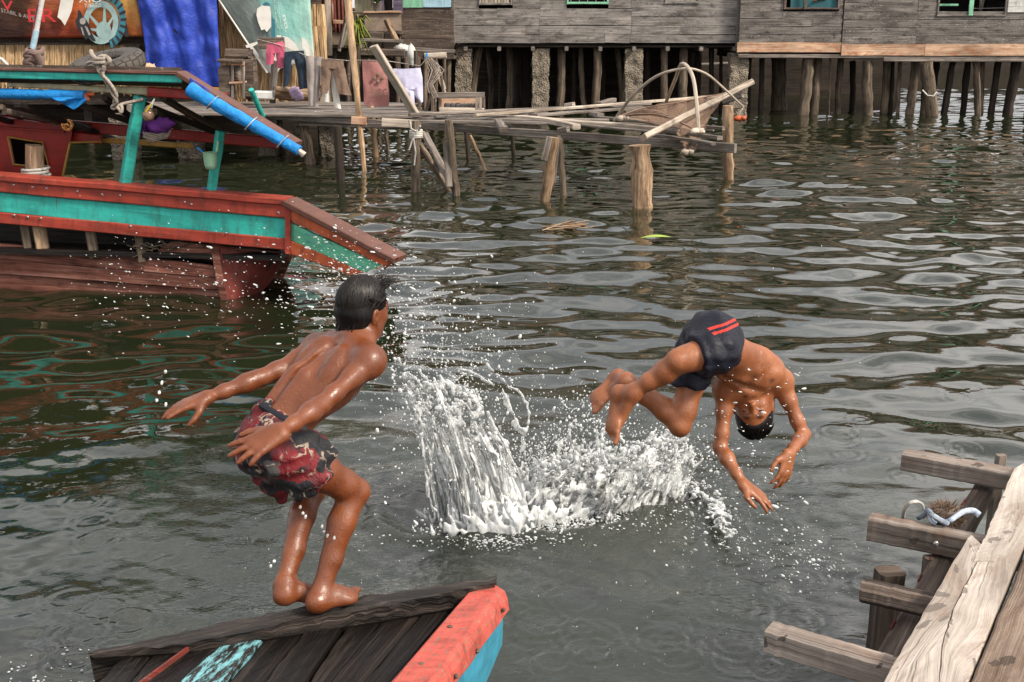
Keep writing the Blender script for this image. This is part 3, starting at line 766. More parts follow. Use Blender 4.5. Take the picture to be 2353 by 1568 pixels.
pt = thing('pandan_plant', 'spiky yellow green pandan plant growing behind the bamboo pole', 'plant', tuple(g2(812, 105, -.6)))
mb = MB(); c = g2(822, 92, -.3)
for k in range(60):
    a = rnd.uniform(0, 6.28); L = rnd.uniform(.2, .5); up = rnd.uniform(-.5, 1.3)
    e = V((math.cos(a) * .8, math.sin(a) * .5, up)) * L
    m1 = c + V((0, 0, rnd.uniform(-.1, .35))); m2 = m1 + e * .55 + V((0, 0, .12)); m3 = m1 + e + V((0, 0, -.12))
    mb.tube([m1, m2, m3], [.018, .026, .003], 4)
mb.build('foliage', M['leaf_yellow'], pt); MB().tube([c - V((0, 0, .5)), c + V((0, 0, .3))], .05, 8).build('stem', M['post'], pt)
MB().beam((XU(690, 200, 34.5), 34.5, .5), (XU(1050, 200, 34.5), 34.5, .5), .04, 2.6, seg=3).build('shade_screen', M['post_dark'], hC)  # dark screen added to stand for the shade under the shacks
# loose planks and junk on the ledge under the shacks
def lone(name, shape, mat, label, cat, group=None):
    o = shape.build(name, mat); tag(o, label, cat, group); return o
lone('ledge_beam', MB().beam(PY(905, 112, 31.5), PY(1046, 119, 31.5), .1, .10).beam(PY(912, 107, 31.2), PY(1030, 116, 31.2), .08, .03), M['plank'], 'long grey beam running below the dark plank shack', 'beam')
for q, (a, b, h_) in enumerate((((725, 118), (930, 122), .18), ((728, 132), (900, 128), .12), ((830, 92), (925, 95), .08), ((850, 82), (880, 84), .2), ((735, 140), (870, 141), .1))):
    lone('loose_plank', MB().beam(PY(*a, 29.5 + q * .2), PY(*b, 29.5 + q * .2), .3, h_), M['wall_brown'] if q != 2 else M['plank'], ('long dark plank running behind the top of the bamboo pole under the shacks', 'dark plank lying just under the long one, below the corrugated sheets', 'grey plank under the plywood parapet beside the red brown pole', 'short dark board lying under the left end of the plywood parapet', 'lowest dark plank under the shacks, just above the brown trousers')[q], 'plank', 'planks on the ledge below the shacks')
for q in range(14):
    u = 735 + q * 22; lone('thin_post', MB().tube([PY(u, 120 + rnd.uniform(-6, 14), 30), V((PY(u + rnd.uniform(-7, 7), 250, 30).x, 30 + rnd.uniform(-.3, .3), -.4))], rnd.uniform(.03, .075), 7, jit=.3), M['post'] if q % 3 else M['wall_brown'], 'thin dark post in the water under the shacks', 'post', 'thin posts under the shacks')
mb = MB(); c = PY(925, 112, 31.)
mb.ball(c, (.22, .1, .12), jit=.5).ball(c + V((.22, -.02, -.16)), (.12, .09, .26), jit=.5)
lone('white_rag', mb, M['white_board'], 'white rag hanging over the grey ledge beam', 'rag')
# two small bits: person at the teal window
# ------------------------------------------------------------------ thatched hut with hanging sheets
YT2 = 24.5
ht = thing('thatched_hut', 'palm thatched hut behind the red boat, its wall covered with hanging sheets', 'hut', (-6, YT2, 0))
h = lambda u, v, dy=0.: PY(u, v, YT2 + dy)
def thatch(mb, u0, u1, v0, v1, dy, n, lean=.06, mat=None, rag=.10):
    for k in range(n):
        a = (k + rnd.random()) / n; u = u0 + (u1 - u0) * a
        top = h(u, v0, dy + rnd.uniform(-.03, .03)); bot = h(u, v1, dy - .05 + rnd.uniform(-.08, .03))
        bot = bot + V((rnd.uniform(-lean, lean) + lean * .6, 0, rnd.uniform(-rag, rag)))
        mid = top.lerp(bot, .5) + V((rnd.uniform(-.03, .03), rnd.uniform(-.03, .02), 0))
        w_ = rnd.uniform(.022, .05); ou, ov = rnd.uniform(0, 50), rnd.uniform(0, 50)
        tw = rnd.uniform(-.4, .4); s = V((math.cos(tw), math.sin(tw), 0)) * w_
        vs = []; uv = []
        for i, q in enumerate((top, mid, bot)):
            kk = 1 if i < 2 else .45
            vs += [q - s * kk, q + V((0, -w_ * .5, 0)), q + s * kk]; uv += [(ou + i * .5, ov), (ou + i * .5, ov + w_), (ou + i * .5, ov + 2 * w_)]
        mb.add(vs, [(0, 1, 4, 3), (1, 2, 5, 4), (3, 4, 7, 6), (4, 5, 8, 7)], uv)
wl = MB()
wl.prism([h(-330, 240, .1), h(738, 240, .1), h(738, -110, .1), h(-330, -110, .1)], (0, .03, 0))
wl.build('wall', M['wall_brown'], ht)
tb = MB(); thatch(tb, 280, 735, 120, 212, 0, 420); thatch(tb, 500, 740, 10, 120, 0.02, 260); thatch(tb, 715, 742, 60, 205, -.12, 60); tb.build('thatch_panel', M['thatch'], ht)
tb = MB(); thatch(tb, 500, 735, 150, 232, -.06, 240); tb.build('thatch_panel', M['thatch'], ht)
tb = MB(); thatch(tb, -120, 285, 104, 205, -.15, 330, .02); tb.build('thatch_panel', M['thatch'], ht)
MB().beam(h(-120, 100, -.1), h(322, 108, -.1), .08, .10).build('rail', M['wall_brown'], ht)
MB().beam(h(500, -60, -.02), h(517, 120, -.02), .08, .08, up=(0, 1, 0)).build('door_post', M['skirt'], ht)
for u in (-330, -50, 200, 420, 640, 735):
    a = h(u, 240, .2); MB().tube([a + V((0, 0, 2.4)), V((a.x, a.y, -.5))], .07, 9, jit=.2).build('post', M['post_dark'], ht)
MB().beam(h(-400, 262, 1.4) , h(742, 262, 1.4), .04, 1.6, seg=4).build('underfloor_shade', M['post_dark'], ht)  # added dark sheet standing for the shade beneath the hut
rf = MB()
a, b = h(-400, -72, -.5), h(800, -72, -.5)
for (p, q) in (((a.x, a.y, 3.9), (0, 2.5, 1.3)),):
    for k in range(700):
        x = a.x + (b.x - a.x) * rnd.random(); t_ = rnd.random(); y = YT2 - .6 + 2.6 * t_; z = 3.85 + 1.3 * t_
        rf.add([(x - .05, y, z), (x + .05, y, z), (x + .04, y - .55, z - .20), (x - .04, y - .55, z - .23)], [(0, 1, 2, 3)], [(x, 0), (x, .1), (x + .5, .1), (x + .5, 0)])
rf.prism([(a.x, YT2 - .6, 3.8), (b.x, YT2 - .6, 3.8), (b.x, YT2 + 2, 5.1), (a.x, YT2 + 2, 5.1)], (0, 0, .05))
rf.build('roof', M['thatch'], ht)

# --- the advertising banner: sunset colours, a wheel, a motorcycle, worn lettering
def sheet_pt(u, v, y, amp=.03, f=2.0, seed=0):
    p = PY(u, v, y); n_ = mnoise.noise(V((p.x * f, seed, p.z * f * .7))) * amp
    return p + V((0, -abs(n_) * 2, 0))
def quad_sheet(c00, c10, c11, c01, y, n=(24, 24), amp=.05, f=1.6, seed=0):
    """pixel corners bottom-left, bottom-right, top-right, top-left"""
    def fn(i, j):
        a = (c00[0] * (1-i) + c10[0] * i, c00[1] * (1-i) + c10[1] * i); b = (c01[0] * (1-i) + c11[0] * i, c01[1] * (1-i) + c11[1] * i)
        return sheet_pt(a[0] * (1-j) + b[0] * j, a[1] * (1-j) + b[1] * j, y, amp, f, seed)
    return MB().grid(fn, *n)
YB = YT2 - .35
t = NT('sunset_banner'); v = t.uv((1, 1, 1)); sp = t.n('ShaderNodeSeparateXYZ'); t.l(v, sp.inputs[0])
nz_ = t.noise(t.uv((3, 2, 1)), 1.6, 5, .6, .8)
gx = t.math('ADD', sp.outputs[0], t.math('MULTIPLY', t.math('SUBTRACT', nz_, .5), .35))
c = t.ramp(gx, [(.0, (.045, .02, .018)), (.30, (.06, .03, .02)), (.47, (.30, .09, .05)), (.60, (.55, .17, .07)), (.80, (.62, .30, .10)), (1., (.60, .36, .13))])
band = t.ramp(t.math('ADD', sp.outputs[1], t.math('MULTIPLY', nz_, .2)), [(.22, (.42, .20, .12)), (.5, (1., .8, .6)), (.8, (1.1, 1.15, 1.)), (.95, (1.0, .45, .4))])
c = t.mix(1., c, band, 'MULTIPLY')
t.bsdf(c, .5, t.bump(t.noise(t.uv((5, 5, 1)), 2., 4, .6), .5, .05), .3); M['banner'] = t.m
bn = thing('advert_banner', 'torn orange and black tyre advert banner with a motorcycle hung on the hut', 'banner', tuple(PY(160, 100, YB)))
quad_sheet((-60, 92), (334, 84), (300, -60), (-60, -60), YB, (40, 20), .05).build('sheet', M['banner'], bn, thick=.006)
pf = lambda u, v, d=.14: PY(u, v, YB - d)
M['ink_blue'] = plain('ink_blue', (.035, .15, .20), .5, .3, .5, 5); M['ink_pale'] = plain('ink_pale', (.25, .36, .36), .5, .3, .4, 5)
M['ink_black'] = plain('ink_black', (.022, .022, .026), .5, .3, .5, 5); M['ink_red'] = plain('ink_red', (.50, .03, .035), .5, .3, .2, 5); M['ink_white'] = plain('ink_white', (.66, .64, .60), .5, .3, .15, 5)
M['ink_grey'] = plain('ink_grey', (.30, .27, .25), .5, .3, .3, 6)
off = V((0, .006, 0))
def ringpoly(mb, cu, cv, r0, r1, a0, a1, sx=1., sy=1., n=24, d=.14):
    for k in range(n):
        p = []
        for (r_, a) in ((r0, k), (r1, k), (r1, k + 1), (r0, k + 1)):
            an = R(a0 + (a1 - a0) * a / n); p.append(pf(cu + math.cos(an) * r_ * sx, cv - math.sin(an) * r_ * sy, d))
        mb.add(p, [(3, 2, 1, 0)])
    return mb
ringpoly(MB(), 238, 48, 40, 56, -70, 125, .92, 1.2, d=.15).build('printed_tyre', M['ink_blue'], bn)
mb = MB()
for k in range(11):
    an = R(-62 + k * 15.5); a2 = an + .10
    mb.add([pf(238 + math.cos(an) * 39, 48 - math.sin(an) * 50, .155), pf(238 + math.cos(an) * 53, 48 - math.sin(an) * 69, .155), pf(238 + math.cos(a2) * 53, 48 - math.sin(a2) * 69, .155), pf(238 + math.cos(a2) * 39, 48 - math.sin(a2) * 50, .155)], [(3, 2, 1, 0)])
mb.prism([pf(u, v, .13) for u, v in ((284, 20), (292, 60), (297, 84), (288, 85), (281, 60), (278, 30))], off)
mb.build('printed_tread', M['ink_black'], bn)
mb = MB(); ringpoly(mb, 232, 52, 28, 40, 0, 360, 1., 1.25, n=36, d=.15)
for an in (25, 75, 150, 200, -40):
    a = R(an); mb.prism([pf(238 + math.cos(a) * 6 - 5 * math.sin(a), 70 - math.sin(a) * 6 - 5 * math.cos(a), .152), pf(232 + math.cos(a) * 32 - 2 * math.sin(a), 53 - math.sin(a) * 38 - 2 * math.cos(a), .152), pf(232 + math.cos(a) * 32 + 2 * math.sin(a), 53 - math.sin(a) * 38 + 2 * math.cos(a), .152), pf(238 + math.cos(a) * 6 + 5 * math.sin(a), 70 - math.sin(a) * 6 + 5 * math.cos(a), .152)], off)
ringpoly(mb, 238, 70, 0, 17, 0, 360, 1, 1.2, d=.154)
mb.build('printed_wheel', M['ink_pale'], bn)
MB().prism([pf(u + 22, v + 4, .165) for u, v in ((157, 18), (163, 22), (168, 34), (176, 42), (182, 52), (190, 74), (198, 90), (190, 90), (182, 82), (176, 88), (168, 80), (160, 66), (154, 58), (151, 44), (156, 36))], off).build('printed_motorcycle', M['ink_black'], bn)
mb = MB(); ringpoly(mb, 190, 49, 0, 7, 0, 360, 1, 1.1, d=.175)
mb.prism([pf(u + 22, v + 4, .176) for u, v in ((172, 56), (178, 58), (186, 76), (182, 78))], off).prism([pf(u + 22, v + 4, .176) for u, v in ((163, 58), (167, 60), (172, 78), (168, 76))], off).build('printed_highlight', M['ink_grey'], bn)
MB().prism([pf(u + 12, v + 6, .17) for u, v in ((130, -20), (160, -20), (152, 20), (146, 34), (137, 53), (128, 40), (120, 34), (124, 12))], off).build('torn_patch', M['ink_white'], bn)
lu = (PY(200, 0, YB) - PY(190, 0, YB)); lv = V((0, 0, 1))
px = lambda v: PY(200, v, YB).y / ray(200, v).y / FOC
text_mesh('lettering', 'XIO', M['ink_white'], pf(181, 6, .18), lu, lv, 22 * px(0), bn, fit=52 * px(0))
text_mesh('lettering', 'TUBELESS', M['ink_white'], pf(194, 17.5, .18), (1, 0, .03), lv, 11.5 * px(20), bn, fit=38 * px(20))
text_mesh('lettering', 'STABIL & AWET', M['ink_grey'], pf(3, 28, .18), (1, 0, -.24), lv, 12 * px(40), bn, fit=84 * px(40))
text_mesh('lettering', 'ER', M['ink_red'], pf(66, 51, .18), (1, 0, .0), (0, 0, 1), 42 * px(40), bn, fit=64 * px(40))
text_mesh('lettering', 'V', M['ink_red'], pf(2, 20, .18), (1, 0, -.3), lv, 36 * px(20), bn, fit=30 * px(20))
# --- blue tarpaulin
def tarp_fn(i, j):
    a = 338 * (1-i) + 511 * i; b = 296 * (1-i) + 492 * i; jj = j
    u = a * (1-jj) + b * jj + (8 * math.sin(jj * 3) * (1 - i)); v = (190 + 12 * i) * (1-jj) - 70 * jj
    p = PY(u, v, YB - .2)
    fold = .05 * math.sin(i * 17 + jj * 3) + .07 * mnoise.noise(V((i * 4, jj * 5, 3))) + .035 * mnoise.noise(V((i * 13, jj * 9, 1)))
    return p + V((0, fold, 0))
o = MB().grid(tarp_fn, 60, 60).build('blue_tarpaulin', M['tarp'], thick=.006); tag(o, 'creased dark blue tarpaulin hanging between the two banners', 'tarpaulin')
MB().prism([PY(u, v, YB - .32) for u, v in ((400, 66), (404, 71), (409, 74), (406, 77), (401, 73), (398, 68))], (0, .01, 0)).build('hole', M['dark'], o)
MB().beam(PY(478, 202, YB - .22), PY(513, 205, YB - .22), .02, .045).build('hem', M['ochre'], o)
# --- green banner
gb = thing('green_banner', 'faded green banner with white lettering hanging askew over the thatch', 'banner', tuple(PY(620, 90, YB)))
t = NT('green_banner'); v = t.uv((1, 1, 1)); sp = t.n('ShaderNodeSeparateXYZ'); t.l(v, sp.inputs[0])
st = t.noise(t.uv((26, 2, 1)), 1.4, 5, .7)
c = t.ramp(sp.outputs[0], [(.30, (.13, .155, .145)), (.42, (.15, .20, .19)), (.47, (.16, .35, .33)), (.75, (.20, .42, .38)), (1., (.30, .50, .44))])
c = t.mix(1., c, t.ramp(st, [(.3, .75), (.5, 1.), (.75, 1.35)]), 'MULTIPLY')
c = t.mix(t.ramp(sp.outputs[1], [(.10, 1.), (.30, 0.)]), c, (.50, .50, .47))
t.bsdf(c, .55, t.bump(t.noise(t.uv((6, 6, 1)), 2., 4, .6), .4, .05), .3); M['green_banner'] = t.m
def gfn(i, j):
    # i along the width, j up; outline: slanting left edge
    vt = -70; vb = 152 + 22 * max(0, 1 - abs(i - .12) / .2) + 6 * math.sin(i * 6)
    v = vb * (1-j) + vt * j
    vv = max(v, -10)
    ul = 503 + max(0, v) * .66 - (0 if v > 0 else -v * .4); ur = 712 + max(0, v) * .07
    if v > 150: ul += 0
    u = ul * (1-i) + ur * i
    p = PY(u, v, YB - .1)
    return p + V((0, .04 * mnoise.noise(V((i * 3, j * 3, 9))) - .05 * math.sin(i * 5), 0))
MB().grid(gfn, 40, 40).build('sheet', M['green_banner'], gb, thick=.006)
MB().tube([PY(503 + max(0, v) * .66, v, YB - .13) for v in range(-60, 178, 12)], .02, 6).build('hem', M['ink_white'], gb)
gf = lambda u, v, d=.24: PY(u, v, YB - d)
D2 = lambda x, y: ((850 + x * .2678) / 1.7408, y * .2678 / 1.7408)
gp = lambda L, d=.24: [gf(*D2(*q), d) for q in L]
MB().prism(gp([(670, 130), (740, 80), (860, 90), (885, 200), (885, 390), (810, 480), (780, 440), (730, 455), (680, 330), (655, 220)]), off).build('printed_figure', M['ink_white'], gb)
MB().prism(gp([(750, 60), (800, 30), (850, 50), (880, 150), (890, 260), (930, 300), (940, 620), (870, 620), (880, 400), (885, 200), (860, 90), (750, 82)], .245), off).build('printed_shade', M['ink_blue'], gb)
mb = MB(); mb.prism(gp([(1050, 540), (1130, 560), (1230, 650), (1330, 820), (1180, 760), (1060, 700)]), off)
mb.build('printed_curve', M['ink_white'], gb)
MB().prism(gp([(1335, 560), (1400, 600), (1440, 690), (1450, 850), (1410, 840), (1390, 760), (1340, 710)]), off).build('printed_curve', M['ink_white'], gb)
MB().prism(gp([(960, 530), (1020, 530), (1040, 610), (960, 605)]), off).build('printed_block', M['ink_white'], gb)
MB().prism(gp([(490, 680), (660, 625), (690, 650), (600, 700), (690, 820), (690, 890), (650, 860), (570, 710), (510, 720)]), off).build('printed_letter', M['ink_white'], gb)
a_, b_ = gf(*D2(1055, 235)), gf(*D2(1095, 430))
text_mesh('lettering', 'no.', M['ink_white'], gf(*D2(1045, 235)), (b_ - a_), (1, 0, .2), 95 * .2678 / 1.7408 * px(40), gb, fit=(b_ - a_).length * 1.25)
for x in (905, 965):
    a_, b_ = gf(*D2(x, 10)), gf(*D2(x + 50, 430))
    text_mesh('lettering', '-- ---- -- ----- ---', M['ink_white'], a_, b_ - a_, (1, 0, .1), 70 * .2678 / 1.7408 * px(40), gb, fit=(b_ - a_).length)
mb = MB(); mb.beam(gf(*D2(680, 650), .42), gf(*D2(1075, 645), .42), .05, .22)
o = mb.build('clothes_rail', M['wall_brown']); tag(o, 'short dark board nailed across a post holding the pink shorts', 'board')

# ------------------------------------------------------------------ walkway, jetty and what stands on it
DZ = .9
wk = thing('plank_walkway', 'old plank walkway in front of the hut with grey beams and leaning posts', 'walkway', tuple(PZ(650, 250, 0)))
def pz(u, v, z=DZ): return PZ(u, v, z)
def addpl(parent, name, a, b, w_, h_, mat, **k): return MB().beam(a, b, w_, h_, **k).build(name, mat, parent)
for k in range(9):
    v = 233 + k * 3.6; addpl(wk, 'deck_plank', pz(300, v - 2), pz(965 - 12 * (k % 3) + (30 if k > 4 else 0), v + 6 + rnd.uniform(-2, 2)), .30, .045, M['plank'] if k % 3 else M['wall_dark'])
addpl(wk, 'beam', PY(560, 262, 21.2), PY(935, 287, 20.4), .10, .12, M['plank'])
addpl(wk, 'beam', PY(690, 283, 21.1), PY(960, 292, 20.2), .08, .09, M['plank'])
addpl(wk, 'beam_end', PY(808, 277, 20.3), PY(842, 279, 20.3), .10, .14, M['skirt'])
addpl(wk, 'beam_end', PY(878, 282, 20.2), PY(968, 286, 20.2), .10, .15, M['plank_pale'])
def wpost(parent, name, u0, v0, u1, v1, y, wpx, mat, jit=.25, n=10, sink=.5):
    a = PY(u0, v0, y); b = PY(u1, v1, y); t_ = a.y / ray(u0, v0).y; w_ = wpx * t_ / FOC / 2
    d = (b - a).normalized(); b = b + d * (sink if b.z < .4 else 0)
    N = 12; pts = [a.lerp(b, k / N) + V((rnd.uniform(-.006, .006), 0, 0)) for k in range(N + 1)]
    return MB().tube(pts, [w_ * (1.0 + .12 * rnd.uniform(-1, 1)) for _ in pts], n, jit=jit).build(name, mat, parent)
wpost(wk, 'post', 697, 272, 712, 372, 21.3, 24, M['post']); wpost(wk, 'post', 776, 290, 784, 430, 19., 18, M['post_dark'])
wpost(wk, 'post', 852, 235, 860, 315, 22.5, 13, M['bamboo']); wpost(wk, 'post', 632, 140, 626, 238, 22.6, 15, M['wall_dark']); wpost(wk, 'post', 640, 285, 655, 350, 23, 18, M['post_dark'])
wpost(wk, 'post', 885, 285, 890, 330, 23.5, 8, M['post'])
pillar(wk, 749, 290, 752, 22.5, 30, M['concrete2']); pillar(wk, 690, 290, 692, 24., 30, M['concrete2'])
pillar(wk, 283, 262, 284, 22., 54, M['concrete2']); pillar(wk, 434, 262, 436, 22.5, 54, M['concrete2']); pillar(wk, 610, 268, 612, 23., 40, M['concrete2'])

jt = thing('fishing_jetty', 'rickety grey plank jetty on logs and leaning posts reaching out over the water', 'jetty', tuple(PZ(1300, 300, 0)))
addpl(jt, 'beam', PY(955, 287, 20.3), PY(1690, 341, 16.3), .07, .13, M['plank'], seg=10)
addpl(jt, 'beam', PY(900, 268, 21.5), PY(1640, 296, 19.0), .08, .09, M['plank'], seg=8)
addpl(jt, 'beam', PY(1090, 280, 20.3), PY(1240, 290, 19.3), .08, .10, M['plank_pale'])
for (a, b, w_, h_, mat, z) in (((940, 264), (1494, 239), .09, .05, 'plank', 1.0), ((1091, 266), (1700, 217), .08, .05, 'plank_pale', 1.02), ((1172, 267), (1525, 296), .20, .04, 'plank_pale', .95), ((1314, 285), (1500, 302), .20, .035, 'plank', .92), ((950, 272), (1400, 277), .18, .04, 'plank', .93),
                         ((1376, 271), (1663, 296), .07, .05, 'plank', .95), ((1521, 299), (1655, 318), .09, .05, 'plank', .93), ((1225, 265), (1475, 248), .22, .04, 'plank', .98), ((960, 279), (1330, 284), .16, .04, 'plank', .92), ((1000, 268), (1260, 262), .15, .04, 'wall_dark', .97), ((1500, 310), (1640, 330), .08, .04, 'plank', .9), ((1120, 274), (1420, 285), .14, .04, 'plank', .93)):
    addpl(jt, 'slat', pz(*a, z), pz(*b, z), w_, h_, M[mat], seg=6, jit=.006)
for (a, b) in (((1268, 280), (1325, 292)), ((1285, 300), (1305, 296)), ((1145, 280), (1158, 298)), ((1375, 240), (1410, 230)), ((1300, 243), (1318, 240)), ((1360, 262), (1380, 266))):
    addpl(jt, 'offcut', pz(*a, .95), pz(*b, .98), .12, .08, M['plank_pale'] if rnd.random() < .5 else M['plank'])
wpost(jt, 'post', 956, 278, 956, 432, 17.6, 22, M['post']); addpl(jt, 'brace', PY(975, 306, 18.2), PY(1032, 412, 17.2), .13, .05, M['plank'], roll=.4)
wpost(jt, 'brace', 964, 330, 1002, 392, 17.6, 13, M['post']); wpost(jt, 'post', 1030, 276, 1048, 448, 17.2, 19, M['post'])
addpl(jt, 'post', PY(1026, 330, 17.3), PY(1032, 430, 17.1), .06, .10, M['plank'], up=(1, 0, 0)); wpost(jt, 'brace', 1080, 312, 1108, 374, 20.5, 8, M['log'])
wpost(jt, 'post', 1272, 316, 1252, 462, 16.7, 24, M['log']); addpl(jt, 'post', PY(1262, 315, 16.5), PY(1250, 368, 16.5), .06, .09, M['plank'], up=(1, 0, 0)); wpost(jt, 'post', 1286, 318, 1294, 446, 17.3, 15, M['post'])
addpl(jt, 'post', PY(1283, 312, 16.9), PY(1272, 420, 16.9), .05, .06, M['plank'], up=(1, 0, 0))
wpost(jt, 'log_post', 1472, 334, 1476, 476, 16.1, 46, M['log'], .35, 16); wpost(jt, 'post', 1672, 243, 1674, 404, 19.4, 26, M['log'], .15, 14)
for (u, v, y) in ((1070, 296, 22), (1175, 296, 22.5)): wpost(jt, 'post', u, v, u + 3, 330, y, 9, M['post_dark'])
# lashing of pale rope round the post
mb = MB()
for k in range(5):
    c = PY(956, 300 + k * 4, 17.6); mb.tube([c + V((math.cos(a * .7) * .09, math.sin(a * .7) * .09, .006 * math.sin(a))) for a in range(10)], .014, 6)
mb.tube([PY(940, 276, 17.4), PY(944, 296, 17.4), PY(956, 303, 17.45)], .015, 6).tube([PY(966, 290, 17.4), PY(962, 300, 17.45)], .015, 6).tube([PY(950, 318, 17.45), PY(955, 350, 17.45), PY(952, 380, 17.45)], .012, 6).tube([PY(948, 320, 17.4), PY(940, 345, 17.4)], .012, 6)
lone('mooring_rope', mb, M['rope_white'], 'pale rope lashed round a jetty post under the beam', 'rope')
# props standing on the walkway
lone('leaning_plank', MB().beam(PY(858, 106, 19.8), PY(955, 264, 20.2), .17, .07, roll=.35), M['plank_pale'], 'thick pale split plank leaning in front of the pink towel', 'plank')
mb = MB(); pts = [PY(797 - 1, -30, 20.6).lerp(PY(842, 440, 20.2), k / 26) for k in range(27)]
mb.tube(pts + [pts[-1] + V((.03, 0, -.4))], [.068 - .0012 * k + (.009 if k % 4 == 0 else 0) for k in range(28)], 12)
lone('bamboo_pole', mb, M['bamboo'], 'tall bamboo pole standing in the water beside the pink towel', 'pole')
lone('blue_pole', MB().tube([PY(577, 206, 20.4), PY(604, 268, 20.8)], .045, 10), M['teal'], 'short blue painted pole leaning at the edge of the walkway', 'pole')
cb = thing('wooden_cabinet', 'burnt black wooden cabinet with an open shelf beside the blue tarpaulin', 'cabinet', tuple(PY(537, 225, 22.9)))
q = lambda u, v, dy=0.: PY(u, v, 22.8 + dy)
MB().beam(q(510, 190), q(535, 190), .5, .62).build('side', M['wall_brown'], cb)
MB().beam(q(508, 139, -.05), q(565, 141, -.05), .6, .06).build('top', M['wall_brown'], cb)
for u in (534, 560): MB().beam(q(u, 145, -.25), q(u, 226, -.25), .045, .045, up=(0, 1, 0)).build('leg', M['plank'], cb)
MB().beam(q(532, 190, -.1), q(562, 189, -.1), .4, .03).build('shelf', M['skirt'], cb); MB().beam(q(532, 146, -.27), q(562, 146, -.27), .04, .07).build('rail', M['skirt'], cb)
MB().ball(q(545, 168), (.08, .1, .18), jit=.6).build('bundle', M['plank'], cb)
lone('dark_crate', MB().beam(q(524, 122, .3), q(576, 124, .3), .5, .16).beam(q(566, 180, .5), q(588, 180, .5), .4, .8), M['wall_brown'], 'dark wooden crates piled behind the burnt cabinet', 'crate')
lone('white_box', MB().beam(PY(589, 218, 22.4), PY(629, 219, 22.4), .3, .155), M['white_board'], 'small white box on the walkway next to the blue pole', 'box')
lone('driftwood_log', MB().tube([PY(632, 213, 22.6), PY(660, 216, 22.6), PY(690, 217, 22.7), PY(735, 217, 22.8)], [.11, .13, .13, .12], 14, jit=.15).tube([PY(633, 205, 22.3), PY(655, 207, 22.4), PY(678, 214, 22.4)], [.05, .06, .04], 10, jit=.2), M['log'], 'brown log lying on the walkway under the jeans', 'log')
mb = MB()
for k in range(5): mb.ball(PY(676 + k * 3, 210 + k * 2.5 + 4 * (k % 2), 22.35), (.09, .07, .08), jit=.8)
lone('lilac_cloth', mb, cloth('lilac_cloth', (.40, .30, .44)), 'crumpled lilac cloth lying over the brown log', 'cloth')
# clothes hanging from the line
def garment(name, mat, outline, y, label, cat, legs=None, seed=0, amp=.025, parts=None):
    """outline: list of (left u, right u, v) rows from top to bottom; legs = (split row, gap fraction)"""
    mb = MB(); n = 14
    def row(j, rows):
        k = j * (len(rows) - 1); a = min(int(k), len(rows) - 2); f = k - a
        return [rows[a][m] * (1-f) + rows[a+1][m] * f for m in range(3)]
    for pi, rows in enumerate(outline):
        for side in (0, 1):
            def fn(i, j):
                l, r_, v = row(j, rows); u = l + (r_ - l) * i
                bulge = .035 * math.sin(math.pi * i) * (-1 if side == 0 else 1)
                p = PY(u, v + 1.5 * math.sin(i * 3 + seed), y + bulge)
                return p + V((0, amp * mnoise.noise(V((u * .09, v * .03, seed))) , 0))
            mb.grid(fn, n, 22)
    o = mb.build(name, mat); tag(o, label, cat, 'washing on the line'); return o
M['pink'] = cloth('pink_cloth', (.50, .10, .17), .2, .85, 14); M['jean'] = cloth('dark_denim', (.022, .035, .055), .5, .85, 30, .5); M['greyc'] = cloth('grey_cloth', (.30, .265, .25), .25, .85, 16)
M['brownc'] = cloth('brown_cloth', (.20, .135, .10), .3, .85, 16); M['whitec'] = cloth('white_cloth', (.60, .58, .54), .12, .85, 16); M['towel'] = cloth('rose_towel', (.36, .165, .155), .15, .95, 60, .4); M['lilacw'] = cloth('white_lilac_cloth', (.56, .55, .74), .12, .7, 14)
garment('pink_shorts', M['pink'], [[(616, 650, 97), (613, 655, 106), (612, 653, 122)], [(611, 633, 120), (612, 628, 148)], [(633, 655, 118), (638, 653, 156)]], 22.2, 'faded pink shorts hanging from the board before the green banner', 'shorts', seed=1)
garment('dark_jeans', M['jean'], [[(654, 698, 118), (652, 702, 138)], [(652, 671, 134), (652, 668, 170), (650, 662, 200)], [(676, 703, 136), (684, 703, 170), (688, 707, 205)]], 22.1, 'ragged dark blue jeans hanging between pink shorts and grey trousers', 'jeans', seed=2)
garment('grey_trousers', M['greyc'], [[(702, 722, 130), (706, 724, 170), (709, 722, 245)], [(722, 742, 132), (723, 737, 170), (718, 732, 246)]], 22.0, 'light grey trousers hanging long beside the jeans', 'trousers', seed=3)
garment('white_trousers', M['whitec'], [[(735, 760, 160), (740, 757, 235)], [(759, 772, 165), (762, 778, 210), (768, 784, 250)]], 22.0, 'white trousers showing below the brown trousers', 'trousers', seed=4)
garment('brown_trousers', M['brownc'], [[(738, 789, 138), (738, 792, 158)], [(737, 762, 155), (738, 757, 200), (734, 752, 214)], [(762, 793, 155), (770, 799, 190), (778, 808, 218)]], 21.9, 'olive brown trousers hanging beside the bamboo pole', 'trousers', seed=5)
o = garment('pink_towel', M['towel'], [[(832, 881, 140), (834, 891, 180), (836, 895, 230), (837, 893, 243)]], 20.9, 'dusty rose towel with woven lettering hanging behind the leaning plank', 'towel', seed=6)
a_ = PY(862, 221, 20.82); text_mesh('woven_lettering', 'GCCI', M['brownc'], PY(851, 222, 20.80), (1, 0, 0), (0, 0, 1), .19, o, fit=44 * 20.4 / FOC)
mb = MB()
for k in range(4): ringp = mb.ball(PY(869 + 9 * math.cos(k * 1.57), 180 + 8 * math.sin(k * 1.57), 20.84), (.035, .01, .035))
mb.build('woven_emblem', M['brownc'], o)
